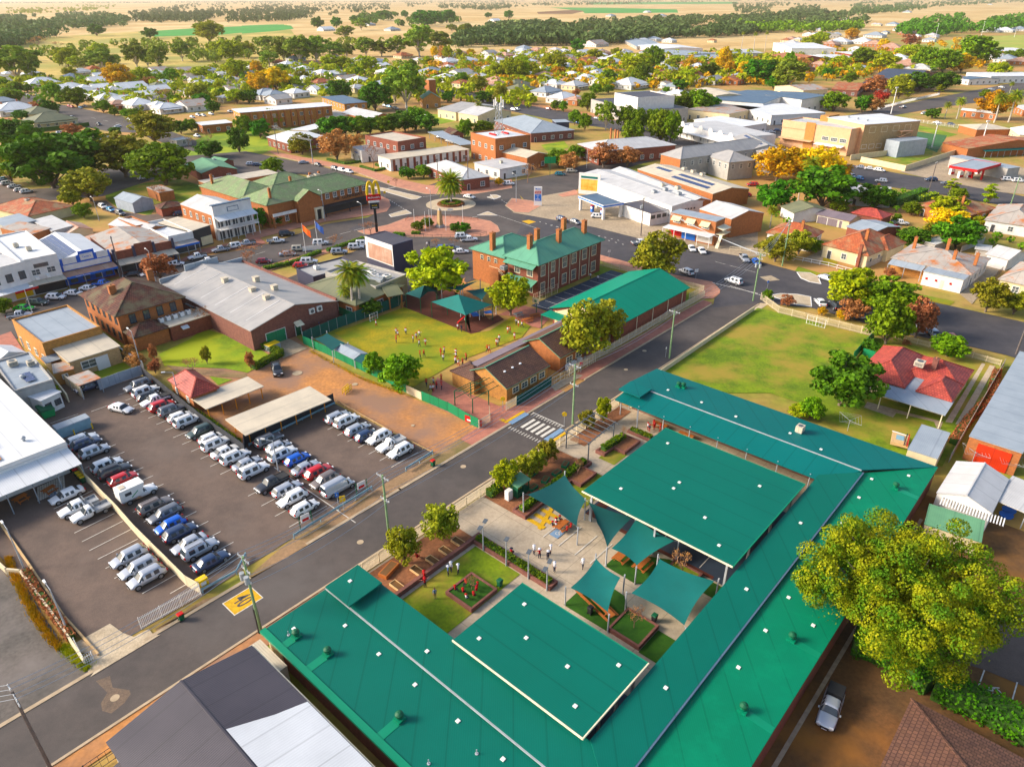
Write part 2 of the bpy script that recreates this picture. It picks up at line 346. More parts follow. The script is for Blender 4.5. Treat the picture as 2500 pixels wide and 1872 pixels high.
def win_mesh(w, h, fk='frame_white', bars=1, sill=True):
 key = (round(w,2), round(h,2), fk, bars)
 if key in WIN: return WIN[key]
 mb = MB(); t = .13; mb.box(-w/2, -.02, 0, w/2, .03, h, 'pane')
 mb.box(-w/2-t, -.07, 0, -w/2, .05, h, fk); mb.box(w/2, -.07, 0, w/2+t, .05, h, fk); mb.box(-w/2-t, -.07, h, w/2+t, .05, h+t, fk); mb.box(-w/2-t, -.11, -t, w/2+t, .05, 0, fk)
 for i in range(bars): x = -w/2+w*(i+1)/(bars+1); mb.box(x-.03, -.045, 0, x+.03, 0, h, fk)
 mb.box(-w/2, -.05, h*.5-.025, w/2, .0, h*.5+.025, fk)
 WIN[key] = mb.mesh('window'); return WIN[key]
DOOR = {}
def door_mesh(w, h, k):
 if (w, h, k) not in DOOR:
  mb = MB(); mb.box(-w/2, -.04, 0, w/2, .03, h, k); mb.box(-w/2-.1, -.07, 0, -w/2, .03, h+.1, 'frame_white'); mb.box(w/2, -.07, 0, w/2+.1, .03, h+.1, 'frame_white'); mb.box(-w/2, -.07, h, w/2, .03, h+.1, 'frame_white')
  DOOR[(w, h, k)] = mb.mesh('door')
 return DOOR[(w, h, k)]
HND = MB().box(-.05, -.03, 0, .05, .03, .14, 'steel').mesh('handle')
class Bld:
 def __init__(s, name, pts, h, label, cat, wall='brick_orange', roof='gablex', rk='grey_roof', rise=1.5, ov=.35, base=.03, group=None, hi='y1', rz=None, parapet=0, fas=None, walls=True, pts_z=None):
  if isinstance(pts, tuple): u0, v0, u1, v1 = pts; pts = [GU(u0,v0), GU(u1,v0), GU(u1,v1)]
  elif isinstance(pts, str): pts = K(pts, h if pts_z is None else pts_z)
  A, rot, L, W = frame_of(pts, h); s.L, s.W, s.h, s.rot, s.A, s.name = L, W, h, rot, A, name; s.rise = rise
  SITES.append((A+Vector((cos(rot)*L-sin(rot)*W, sin(rot)*L+cos(rot)*W, 0))/2, max(L, W)*.6)); s.root = empty(name, (A.x, A.y, base), rot); tag(s.root, label, cat, group)
  if walls: s.wing(0, 0, L, W, h, wall, roof, rk, rise, ov, hi, parapet, fas)
  else:
   mb = MB(); roof_mesh(mb, L, W, h, roof, rise, rk, ov, fas=fas, hi=hi); mb.build('roof', s.root)
 def wing(s, x0, y0, x1, y1, h, wall, roof, rk, rise=1.2, ov=.35, hi='y1', parapet=0, fas=None, z0=0):
  L, W = x1-x0, y1-y0; mb = MB()
  mb.box(0, 0, z0, L, W, h-.1, wall)
  if roof == 'gablex':
   for x in (0, L-.02): mb.hexa([(x,0,h-.1), (x+.02,0,h-.1), (x+.02,W,h-.1), (x,W,h-.1)], [(x,W/2-.01,h+rise-.2), (x+.02,W/2-.01,h+rise-.2), (x+.02,W/2+.01,h+rise-.2), (x,W/2+.01,h+rise-.2)], wall)
  if roof == 'gabley':
   for y in (0, W-.02): mb.hexa([(0,y,h-.1), (L,y,h-.1), (L,y+.02,h-.1), (0,y+.02,h-.1)], [(L/2-.01,y,h+rise-.2), (L/2+.01,y,h+rise-.2), (L/2+.01,y+.02,h+rise-.2), (L/2-.01,y+.02,h+rise-.2)], wall)
  if roof == 'skillion':
   zz = {'y1': (0,0,1,1), 'y0': (1,1,0,0), 'x1': (0,1,1,0), 'x0': (1,0,0,1)}[hi]
   c = [(.01,.01),(L-.01,.01),(L-.01,W-.01),(.01,W-.01)]; mb.hexa([(p[0],p[1],h-.15) for p in c], [(p[0],p[1],h-.15+rise*z) for p, z in zip(c, zz)], wall)
  if parapet:
   t = .25; z1 = h+parapet
   for b in ((0,0,L,t), (0,W-t,L,W), (0,t,t,W-t), (L-t,t,L,W-t)): mb.box(b[0], b[1], h-.05, b[2], b[3], z1, wall)
   ov = -t-.003
  w = mb.build('wall', s.root); w.location = (x0, y0, 0)
  rb = MB(); roof_mesh(rb, L, W, h, roof, rise, rk, ov, fas=fas, hi=hi); r = rb.build('roof', s.root); r.location = (x0, y0, .004)
  return w, r
 def place(s, side, t, z, off=.0):
  L, W = s.L, s.W
  if side == 0: return (t*L, -off, z), 0
  if side == 1: return (L+off, t*W, z), pi/2
  if side == 2: return (L-t*L, W+off, z), pi
  return (-off, W-t*W, z), -pi/2
 def normal(s, side):
  a = s.rot+{0:-pi/2, 1:0, 2:pi/2, 3:pi}[side]; return Vector((cos(a), sin(a), 0))
 def centre(s, side):
  p, _ = s.place(side, .5, 0); return s.A+Vector((p[0]*cos(s.rot)-p[1]*sin(s.rot), p[0]*sin(s.rot)+p[1]*cos(s.rot), 0))
 def seen(s): return [i for i in range(4) if s.normal(i).dot(-s.centre(i)) > 0]
 def side(s, which):   # 'L' / 'R': the camera-facing side that shows to the left / right
  v = s.seen()
  if len(v) == 1: return v[0]
  v.sort(key=lambda i: s.normal(i).dot(Vector((1,0,0)))); return v[0] if which == 'L' else v[-1]
 def wins(s, side, n, w=1.2, h=1.3, z=1.0, fk='frame_white', a=.0, b=1.0, bars=1, label=None):
  if isinstance(side, str): side = s.side(side)
  me = win_mesh(w, h, fk, bars)
  for i in range(n):
   t = a+(b-a)*(i+.5)/n; p, r = s.place(side, t, z, .01)
   o = bpy.data.objects.new('window', me); link(o); o.parent = s.root; o.location = p; o.rotation_euler = (0, 0, r)
  return s
 def door(s, side, t=.5, w=.95, h=2.1, k='frame_dark', z=.02, name='door'):
  if isinstance(side, str): side = s.side(side)
  p, r = s.place(side, t, z, .01); o = bpy.data.objects.new(name, door_mesh(w, h, k)); link(o); o.parent = s.root; o.location = p; o.rotation_euler = (0, 0, r)
  hd = bpy.data.objects.new('handle', HND); link(hd); hd.parent = o; hd.location = (w/2-.15, -.06, h*.45); return s
 def autowin(s, storeys=1, sp=3.2, w=1.2, h=1.3, fk='frame_white', bars=1):
  for sd in s.seen():
   Ls = s.L if sd in (0, 2) else s.W; n = max(1, int(Ls/sp))
   for st in range(storeys):
    if st == 0 and n > 1: s.wins(sd, n-1, w, h, .95, fk, 1/n, 1, bars); s.door(sd, .5/n)
    else: s.wins(sd, n, w, h, .95+st*(s.h/storeys), fk, 0, 1, bars)
  return s
 def part(s, name, mb, loc=(0,0,0), rz=0, label=None):
  o = mb.build(name, s.root); o.location = loc; o.rotation_euler = (0, 0, rz)
  if label: o['label'] = label
  return o
 def chimney(s, x, y, z0, z1, k='brick_orange', w=.7, d=.55):
  mb = MB(); mb.box(-w/2, -d/2, z0, w/2, d/2, z1, k); mb.box(-w/2-.07, -d/2-.07, z1, w/2+.07, d/2+.07, z1+.12, k); mb.tube((0,0,z1+.12), (0,0,z1+.45), .13, .11, 'terracotta', 8)
  return s.part('chimney', mb, (x*s.L, y*s.W, 0))
 def ac(s, x, y, z, w=1.1, k='cream_roof'):
  mb = MB(); mb.box(-w/2, -w/2, .15, w/2, w/2, .95, k); mb.box(-w*.4, -w*.4, 0, w*.4, w*.4, .15, 'steel')
  for i in range(4): mb.box(-w/2-.02, -w*.4, .3+i*.14, -w/2, w*.4, .37+i*.14, 'steel_dark')
  mb.tube((0,0,.95), (0,0,1.0), w*.33, w*.33, 'steel_dark', 12)
  return s.part('air_conditioner', mb, (x*s.L, y*s.W, z))
 def vent(s, x, y, z, r=.3, k='steel'):
  mb = MB(); mb.tube((0,0,0), (0,0,.35), r*.7, r*.7, k, 10); mb.tube((0,0,.35), (0,0,.6), r*1.1, r*1.1, k, 12); mb.tube((0,0,.6), (0,0,.78), r*1.1, r*.3, k, 12)
  return s.part('roof_vent', mb, (x*s.L, y*s.W, z))
 def solar(s, pts4, nx, ny): 
  a, b, c, d = [Vector(p) for p in pts4]; n = (b-a).cross(d-a).normalized()
  for i in range(nx):
   mb = MB()
   for j in range(ny):
    def q(x, y): return a+(b-a)*x+(d-a)*y+n*.08
    x0, x1, y0, y1 = (i+.03)/nx, (i+.97)/nx, (j+.03)/ny, (j+.97)/ny
    P4 = [q(x0,y0), q(x1,y0), q(x1,y1), q(x0,y1)]; mb.hexa([p-n*.05 for p in P4], P4, 'steel', 'solar')
   s.part('solar_panel', mb)
  return s
 def awning(s, side, t0, t1, d, z, k, rise=.25, post=True, pk='steel', ph=None):
  if isinstance(side, str): side = s.side(side)
  Ls = s.L if side in (0, 2) else s.W; w = (t1-t0)*Ls; p, r = s.place(side, (t0+t1)/2, 0)
  mb = MB(); P4 = [(-w/2,-d,z), (w/2,-d,z), (w/2,0,z+rise), (-w/2,0,z+rise)]; mb.hexa([(q[0],q[1],q[2]-.1) for q in P4], P4, k)
  s.part('awning', mb, p, r)
  if post:
   n = max(2, int(w/3)+1)
   pm = MB().box(-.06, -.06, 0, .06, .06, z-.1, pk).mesh('post')
   for i in range(n):
    o = bpy.data.objects.new('post', pm); link(o); o.parent = s.root
    a = -w/2+.1+(w-.2)*i/(n-1); q = Matrix.Rotation(r, 3, 'Z') @ Vector((a, -d+.12, 0)); o.location = (p[0]+q.x, p[1]+q.y, 0)
  return s
 def text(s, side, t, z, body, size, k, off=.03, name='sign_lettering', ext=.02):
  if isinstance(side, str): side = s.side(side)
  p, r = s.place(side, t, z, off); o = text_obj(body, size, k, name, ext); o.parent = s.root; o.location = p; o.rotation_euler = (R(90), 0, r); return o
 def panel(s, side, t0, t1, z0, z1, k, off=.03, name='sign_panel', th=.06):
  if isinstance(side, str): side = s.side(side)
  Ls = s.L if side in (0, 2) else s.W; w = (t1-t0)*Ls; p, r = s.place(side, (t0+t1)/2, 0, off)
  mb = MB(); mb.box(-w/2, -th, z0, w/2, 0, z1, k); return s.part(name, mb, p, r)
def text_obj(body, size, k, name='lettering', ext=.02, align='CENTER'):
 cu = bpy.data.curves.new(name, 'FONT'); cu.body = body; cu.size = size; cu.align_x = align; cu.align_y = 'CENTER'; cu.extrude = ext; cu.resolution_u = 3; cu.offset = .008*size
 tmp = bpy.data.objects.new(name, cu); me = bpy.data.meshes.new_from_object(tmp); me.materials.clear(); me.materials.append(M[k]); bpy.data.objects.remove(tmp); bpy.data.curves.remove(cu)
 return link(bpy.data.objects.new(name, me))
def fence(name, pts, h, label, k='green_fence', style='solid', pk=None, cat='fence', pw=.08, sp=2.4, z=.03, closed=False, posts=True, zoff=.05):
 if isinstance(pts, str): pts = K(pts)
 pts = [Vector((p.x, p.y, 0)) for p in pts]; root = empty(name, (pts[0].x, pts[0].y, z)); tag(root, label, cat); o0 = pts[0]; mb = MB(); pk = pk or k
 pm = MB().box(-pw/2, -pw/2, 0, pw/2, pw/2, h+.06, pk).mesh('post'); npost = 0
 for a, b in zip(pts[:-1], pts[1:]):
  a = a-o0; b = b-o0; d = b-a; L = d.length
  if L < .05: continue
  d.normalize(); rz = math.atan2(d.y, d.x); m = (a+b)/2
  if style == 'solid':
   n = max(1, round(L/sp))
   for i in range(n):
    c = a+d*(L*(i+.5)/n); mb.obox((c.x, c.y, zoff), (L/n-.03, .05+.012*(i % 2), h-zoff-.02*(i % 3)), rz, k)
  elif style == 'picket':
   n = int(L/.17)
   for i in range(n+1): c = a+d*(L*i/max(n,1)); mb.obox((c.x, c.y, zoff), (.055, .03, h-zoff), rz, k)
   for zz in (.25, h-.25): mb.obox((m.x, m.y, zz), (L, .045, .05), rz, k)
  elif style == 'rail':
   for zz in (.35, h-.1): mb.obox((m.x, m.y, zz), (L, .06, .09), rz, k)
  elif style == 'mesh':
   n = int(L/.6)
   for i in range(n+1): c = a+d*(L*i/max(n,1)); mb.obox((c.x, c.y, zoff), (.03, .03, h-zoff), rz, k)
   for zz in (.1, h/2, h-.05): mb.obox((m.x, m.y, zz), (L, .04, .04), rz, k)
  elif style == 'wall': mb.obox((m.x, m.y, 0), (L+.2, .22, h), rz, k)
  elif style == 'guard':
   mb.obox((m.x, m.y, h-.32), (L, .08, .32), rz, k); mb.obox((m.x, m.y, h-.2), (L, .13, .08), rz, k)
  if posts:
   q = max(1, round(L/(sp if style != 'guard' else 3)))
   for i in range(q+1):
    if npost > 40 or (i == q and b is not pts[-1] and False): continue
    c = a+d*(L*i/q); o = bpy.data.objects.new('post', pm); link(o); o.parent = root; o.location = (c.x, c.y, 0); o.rotation_euler = (0,0,rz); npost += 1
 mb.build('panel', root); return root
def hedge(name, pts, w, h, label, k='mid', cat='hedge', z=.05, dens=70):
 if isinstance(pts, str): pts = K(pts)
 rnd = random.Random(len(label)*7); o0 = pts[0]; root = empty(name, (o0.x, o0.y, z)); tag(root, label, cat); mb = MB(); lb = MB(); up = Vector((0,0,1))
 for a, b in zip(pts[:-1], pts[1:]):
  a = a-o0; b = b-o0; d = b-a; L = d.length; d.normalize(); n = Vector((-d.y, d.x, 0)); m = (a+b)/2
  mb.obox((m.x, m.y, 0), (L, w*.82, h*.9), math.atan2(d.y, d.x), 'hedge_green')
  for i in range(int(dens*L)):
   t = rnd.random()*L; s_ = rnd.random()
   if s_ < .5: p = a+d*t+n*(rnd.uniform(-.5,.5)*w)+up*(h*rnd.uniform(.88,1.06))
   else: p = a+d*t+n*((.5 if s_ < .75 else -.5)*w*rnd.uniform(.85,1.12))+up*(h*rnd.random())
   leafq(lb, p, rnd, .16)
 mb.build('stems', root); lb2 = lb; lb.ms = []; lb.mi = [lb.m('leaf_'+k)]*len(lb.f); lb.build('foliage', root, uv=False); return root
def leafq(mb, p, rnd, s, nrm=None):
 a = Vector((rnd.gauss(0,1), rnd.gauss(0,1), rnd.gauss(0,1))).normalized()
 if nrm is not None: a = (a*.75+nrm).normalized()
 b = a.cross(Vector((rnd.gauss(0,1), rnd.gauss(0,1), rnd.gauss(0,1)))).normalized(); c = a.cross(b); s1 = s*rnd.uniform(.6,1.3); s2 = s*rnd.uniform(.6,1.2); i = len(mb.v)
 mb.v += [tuple(p-b*s1), tuple(p-c*s2), tuple(p+b*s1), tuple(p+c*s2)]; mb.f.append((i, i+1, i+2, i+3)); mb.mi.append(0)
def tree_proto(sp, seed, leaf='mid', H=8, Rw=3.4, nl=9, nleaf=2600, ls=.22, trunk='trunk', cb=.3, fill=.45, flat=.85, tr=.2, lr=1.0):
 rnd = random.Random(seed); crown = MB(); crown.m('leaf_'+leaf); tk = MB(); lobes = []
 zc = H*(cb+1)/2; rz_ = H*(1-cb)/2
 for i in range(nl):
  a = i*2.4+rnd.uniform(-.4,.4); t = (i+.5)/nl; zz = zc+rz_*(.72-1.3*t)+rnd.uniform(-.1,.1)*rz_; rr = Rw*rnd.uniform(.45,.7)*(0.3 if i == 0 else 1)
  k = math.sqrt(max(.2, 1-((zz-zc)/rz_)**2)); lobes.append((Vector((cos(a)*rr*k, sin(a)*rr*k, zz)), Rw*rnd.uniform(.34,.5)*lr))
 for i in range(max(2, nl//4)): lobes.append((Vector((rnd.uniform(-.25,.25)*Rw, rnd.uniform(-.25,.25)*Rw, zc+rz_*rnd.uniform(-.35,.45))), Rw*.5*lr))
 hb = H*cb*.95; tk.tube((0,0,-.1), (0,0,hb*.6), tr*1.25, tr, trunk, 8, False); tk.tube((0,0,hb*.6), (rnd.uniform(-.2,.2), rnd.uniform(-.2,.2), hb*1.25), tr, tr*.75, trunk, 8, False)
 for c, r in lobes:
  mid = Vector((c.x*.4, c.y*.4, hb*1.1+(c.z-hb)*.45)); tk.tube((0,0,hb*.75), mid, tr*.55, tr*.33, trunk, 6, False); tk.tube(mid, c+Vector((0,0,r*.2)), tr*.33, tr*.1, trunk, 5, False)
 tot = sum(r*r for _, r in lobes)
 for c, r in lobes:
  nsub = max(5, int(9*r/Rw*2)); subs = []
  for j in range(nsub):
   d = Vector((rnd.gauss(0,1), rnd.gauss(0,1), rnd.gauss(0.25,.9))).normalized(); subs.append((c+Vector((d.x*r*.75, d.y*r*.75, d.z*r*.75*flat)), r*rnd.uniform(.32,.5)))
  n = int(nleaf*r*r/tot)
  for j in range(n):
   if rnd.random() < fill*.3: cc, r2 = c, r*.8
   else: cc, r2 = subs[rnd.randrange(nsub)]
   d = Vector((rnd.gauss(0,1), rnd.gauss(0,1), rnd.gauss(.15,1))).normalized(); q = r2*(rnd.random()**.33 if rnd.random() < fill else rnd.uniform(.8,1.08))
   leafq(crown, cc+Vector((d.x*q, d.y*q, d.z*q*flat)), rnd, ls, d)
 root = empty(sp, (0,0,-500)); tk.build('trunk', root, uv=False); crown.build('crown', root, uv=False); root['_H'] = H; root['_W'] = Rw*2
 return root
def bare_proto(seed, H=6.5, n=5, k='twig', Rw=3, leaf=None, nleaf=300):
 rnd = random.Random(seed); mb = MB(); tips = []
 def grow(p, d, L, r, lv):
  q = p+d*L; mb.tube(p, q, r, r*.65, k, 5 if lv < 2 else 3, False)
  if lv >= n: tips.append(q); return
  for i in range(3 if lv < 3 else 2+(rnd.random() < .6)):
   a = Vector((rnd.gauss(0,1), rnd.gauss(0,1), rnd.gauss(.45,.5))).normalized(); nd = (d*.75+a*.8).normalized()
   if nd.z < -.05: nd.z = .1; nd.normalize()
   grow(q, nd, L*rnd.uniform(.62,.85), r*.62, lv+1)
 grow(Vector((0,0,-.1)), Vector((0,0,1)), H*.27, .13, 0)
 root = empty('bare_tree', (0,0,-500)); mb.build('trunk', root, uv=False)
 if True:
  lb = MB(); lb.m('leaf_'+(leaf or 'rust'))
  for i in range(nleaf): leafq(lb, tips[rnd.randrange(len(tips))]+Vector((rnd.gauss(0,.12), rnd.gauss(0,.12), rnd.gauss(0,.12))), rnd, .09)
  lb.build('crown', root, uv=False)
 root['_H'] = H; root['_W'] = Rw*2; return root
def palm_proto(H=9, seed=1, nf=46, fl=3.2, droop=1.0):
 rnd = random.Random(seed); tk = MB(); cr = MB(); cr.m('leaf_palm')
 for i in range(6): z = H*i/6; tk.tube((.1*sin(i),0,z), (.1*sin(i+1),0,z+H/6), .27-.015*i, .25-.015*i, 'trunk_pale', 9, False)
 tk.tube((0,0,H-.3), (0,0,H+.5), .3, .42, 'trunk', 8)
 for i in range(nf):
  a = i*2.4; el = 1.25-1.75*(i/nf); p = Vector((0,0,H+.3)); d = Vector((cos(a)*cos(el), sin(a)*cos(el), sin(el))); seg = 8; L = fl*rnd.uniform(.85,1.1)
  for j in range(seg):
   q = p+d*(L/seg); sd = d.cross(Vector((0,0,1))).normalized(); w = .62*sin(pi*(j+.9)/(seg+.8))*fl/3.2
   up = sd.cross(d).normalized()
   for k_ in range(3):
    t = p+(q-p)*(k_/3)
    for s_ in (-1, 1):
     tip = t+sd*(s_*w)+d*(w*.55)-Vector((0,0,w*.38)); b1 = d*.075*fl/3.2; i0 = len(cr.v); cr.v += [tuple(t-b1), tuple(t+b1), tuple(tip)]; cr.f.append((i0,i0+1,i0+2)); cr.mi.append(0)
   tk.tube(p, q, .03, .025, 'leaf_palm', 3, False); p = q; d = (d+Vector((0,0,-.20*droop))).normalized()
 root = empty('palm_tree', (0,0,-500)); tk.build('trunk', root, uv=False); cr.build('crown', root, uv=False); root['_H'] = H+1; root['_W'] = fl*1.8; return root
PAINT = {'white':(.78,.78,.78),'silver':(.46,.48,.52),'grey':(.16,.17,.19),'bronze':(.22,.18,.16),'black':(.022,.023,.028),'navy':(.02,.04,.10),'blue':(.015,.12,.55),'red':(.5,.012,.02),
 'dark green':(.035,.06,.05),'lime green':(.02,.45,.03),'beige':(.5,.45,.36),'maroon':(.25,.01,.025),'teal':(.03,.2,.25),'light blue':(.12,.35,.60)}
def paint(c):
 k = 'paint_'+c.replace(' ', '_')
 if k in MT: return MT[k]
 m = mat(k, PAINT[c], [x*.95 for x in PAINT[c]], .5, .28, .35 if c in ('silver','grey','bronze','blue','teal','light blue') else 0, spec=.6)
 m.node_tree.nodes['Principled BSDF'].inputs['Coat Weight'].default_value = .6; m.node_tree.nodes['Principled BSDF'].inputs['Coat Roughness'].default_value = .08
 return m
dm('tyre', (.02,.02,.02), rough=.9); dm('rim', (.45,.46,.48), rough=.35, metal=.6); dm('carglass', (.03,.04,.05), (.045,.055,.065), .5, .1, spec=.5); dm('lamp', (.75,.76,.78), rough=.15); dm('tail', (.45,.01,.01), rough=.2); dm('trim', (.03,.03,.032), rough=.7)
def loft(mb, st, k, prof=None):  
 rings = []
 for x, zb, zt, w in st:
  r = [(-w*.9, zb), (-w, zb+.14), (-w, zb+(zt-zb)*.72), (-w*.93, zt-.03), (-w*.6, zt+.015), (w*.6, zt+.015), (w*.93, zt-.03), (w, zb+(zt-zb)*.72), (w, zb+.14), (w*.9, zb)]
  rings.append([(x, y, z) for y, z in r])
 i0 = len(mb.v); n = 10; a = mb.m(k)
 for r in rings: mb.v += r
 for j in range(len(rings)-1):
  for q in range(n): w = (q+1) % n; mb.f.append((i0+j*n+q, i0+j*n+w, i0+(j+1)*n+w, i0+(j+1)*n+q)); mb.mi.append(a)
 mb.f.append(tuple(i0+q for q in range(n-1, -1, -1))); mb.mi.append(a); mb.f.append(tuple(i0+(len(rings)-1)*n+q for q in range(n))); mb.mi.append(a)
def subd(mb, lv):
 me = mb.mesh('tmp', True, False); o = link(bpy.data.objects.new('tmp', me)); md = o.modifiers.new('s', 'SUBSURF'); md.levels = lv
 m2 = bpy.data.meshes.new_from_object(o.evaluated_get(bpy.context.evaluated_depsgraph_get())); bpy.data.objects.remove(o); out = {}
 for p in m2.polygons:
  k = m2.materials[p.material_index].name; mp, vv, ff = out.setdefault(k, ({}, [], [])); f = []
  for i in p.vertices:
   if i not in mp: mp[i] = len(vv); vv.append(tuple(m2.vertices[i].co))
   f.append(mp[i])
  ff.append(tuple(f))
 return {k: (v[1], v[2]) for k, v in out.items()}
def wheel_mesh(r, w):
 mb = MB(); n = 18
 mb.tube((0,-w/2,0), (0,w/2,0), r, r, 'tyre', n);
 t = mb.mesh('wheel'); mb = MB()
 for s in (-1, 1):
  mb.tube((0,s*(w/2),0), (0,s*(w/2+.012),0), r*.68, r*.62, 'rim', 12)
  for i in range(5): a = 2*pi*i/5; mb.tube((cos(a+.63)*r*.42, s*(w/2+.01), sin(a+.63)*r*.42), (cos(a+.63)*r*.42, s*(w/2+.016), sin(a+.63)*r*.42), r*.13, r*.13, 'tyre', 6)
 return t, mb.mesh('rim')
SPEC = {
 'sedan': (4.75,1.82,1.45,.92,.86,.98,(1.12,.42,-1.05,-1.72),.33,-.05), 'hatchback': (4.25,1.78,1.48,.94,.90,.96,(1.12,.45,-1.45,-1.98),.33,.0),
 'wagon': (4.75,1.82,1.50,.94,.88,.95,(1.15,.45,-1.85,-2.25),.33,-.05), 'SUV': (4.65,1.86,1.68,1.04,1.0,1.04,(1.2,.5,-1.6,-2.2),.37,.0),
 'four-wheel drive': (4.85,1.9,1.82,1.12,1.08,1.12,(1.1,.58,-1.95,-2.34),.4,.0), 'van': (5.2,1.95,2.15,1.15,1.05,1.15,(1.75,1.15,-2.5,-2.56),.36,.15)}
CARP = {}
def car_proto(kind):
 if kind in CARP: return CARP[kind]
 root = empty('car', (0,0,-500)); ute = kind.startswith('ute')
 if ute: L, W, H, belt, hood, tail, (xa, xb, xc, xd), wr, sh = 5.25, 1.88, 1.80, 1.12, 1.10, 1.12, ((1.15,.62,-.62,-.82) if kind != 'ute tray single' else (1.0,.45,-.2,-.4)), .38, .0
 else: L, W, H, belt, hood, tail, (xa, xb, xc, xd), wr, sh = SPEC[kind]
 f, b, w = L/2, -L/2, W/2; mb = MB(); zb = .30 if H > 1.6 else .2
 if ute and 'tray' in kind:
  loft(mb, [(xd-.02, zb, belt, w), (xa-.3, zb, belt+.01, w), (xa, zb, hood, w), (f-.75, zb, hood-.06, w*.98), (f-.22, zb, hood-.2, w*.9), (f, zb+.12, hood-.42, w*.76)], 'white')
  mb.box(b+.05, -w*.5, .42, xd, w*.5, .62, 'trim')
 else:
  loft(mb, [(b, zb+.15, tail-.25, w*.86), (b+.12, zb, tail-.06, w*.94), (b+.45, zb, tail, w), (xd+.1 if not ute else xd, zb, belt, w), (xa-.3, zb, belt+.01, w), (xa, zb, hood, w), (f-.75, zb, hood-.06, w*.98), (f-.22, zb, hood-.2, w*.9), (f, zb+.12, hood-.42, w*.76)], 'white')
 wb, wt = w*.93, w*.72; rt = H; lo = subd(mb, 1); gh = MB(); side_glass = 'carglass'
 xm = xb+(xc-xb)*.5; sp_ = (xb-xc) > 1.2
 S_ = [(xd,0,'r'), (xc,1,'P'), (xc+.09,1,'G')]+([(xm-.03,1,'P'), (xm+.03,1,'G')] if sp_ else [])+[(xb-.04,1,'P'), (xb,1,'w'), (xa,0,None)]
 R_ = []
 for x, t, _ in S_:
  zb_ = belt+(hood-belt)*(x-xd)/(xa-xd)-.03; R_.append([(x,-wb,zb_), (x,-wt if t else -wb*.96,rt-.10 if t else zb_+.03), (x,-wt*.78 if t else -wb*.7,rt if t else zb_+.05), (x,wt*.78 if t else wb*.7,rt if t else zb_+.05), (x,wt if t else wb*.96,rt-.10 if t else zb_+.03), (x,wb,zb_)])
 for r in R_: gh.v += r
 for j in range(len(S_)-1):
  c_ = S_[j][2]
  for q in range(5):
   sd_ = q in (0, 4); k_ = {'r':'white' if sd_ else 'carglass','w':'carglass','P':'white','G':'carglass' if sd_ else 'white'}[c_]
   if kind == 'van' and sd_ and S_[j][0] < .5: k_ = 'white'
   gh.f.append((j*6+q, j*6+q+1, (j+1)*6+q+1, (j+1)*6+q)); gh.mi.append(gh.m(k_))
 gh = subd(gh, 1); mb = MB(); g = MB()
 for src in (lo, gh):
  for k_, (vv, ff) in src.items():
   d_ = g if k_ == 'carglass' else mb; i0 = len(d_.v); d_.v += vv; d_.f += [tuple(i0+i for i in f_) for f_ in ff]; d_.mi += [d_.m(k_)]*len(ff)
 nsm = len(mb.f)
 for s in (-1, 1):
  mb.box(xa-.35, s*w if s > 0 else s*w-.16, belt-.02, xa-.18, s*w+.16 if s > 0 else s*w, belt+.13, 'white')
  for wx in (f-.86+sh, b+.98+sh):
   mb.tube((wx, s*(w-.06), wr-.01), (wx, s*(w+.006), wr-.01), wr+.065, wr+.065, 'trim', 16)
  mb.box(b+.9, s*w-.01 if s > 0 else s*w-.02, zb, f-.9, s*w+.02 if s > 0 else s*w+.01, zb+.1, 'trim')
 mb.box(f-.03, -w*.45, zb+.18, f+.025, w*.45, zb+.4, 'trim'); mb.box(f-.02, -.25, zb+.1, f+.03, .25, zb+.2, 'lamp')
 if not(ute and 'tray' in kind): mb.box(b-.025, -w*.8, zb, b+.05, w*.8, zb+.16, 'trim'); mb.box(b-.03, -.26, zb+.25, b+.02, .26, zb+.38, 'lamp')
 if kind in ('four-wheel drive',): mb.box(xc+.3, -wt*.7, rt+.04, xb-.3, -wt*.7+.05, rt+.09, 'trim'); mb.box(xc+.3, wt*.7-.05, rt+.04, xb-.3, wt*.7, rt+.09, 'trim')
 bo = mb.build('body', root); bo.data.polygons.foreach_set('use_smooth', [i < nsm for i in range(len(mb.f))]); g.build('glass', root, smooth=True)
 wm = wheel_mesh(wr, .24)
 for wx in (f-.86+sh, b+.98+sh):
  for s in (-1, 1): o = bpy.data.objects.new('wheel', wm[0]); link(o); o.parent = root; o.location = (wx, s*(w-.10), wr); q = bpy.data.objects.new('rim', wm[1]); link(q); q.parent = o
 hl = MB().box(-.12, -.2, -.07, .06, .2, .08, 'lamp').mesh('headlight'); tl = MB().box(-.04, -.13, -.12, .1, .13, .14, 'tail').mesh('taillight')
 for s in (-1, 1):
  o = bpy.data.objects.new('headlight', hl); link(o); o.parent = root; o.location = (f-.12, s*w*.66, hood-.33)
  o = bpy.data.objects.new('taillight', tl); link(o); o.parent = root; o.location = (b+.03, s*w*.78, tail-.22 if not(ute and 'tray' in kind) else .6)
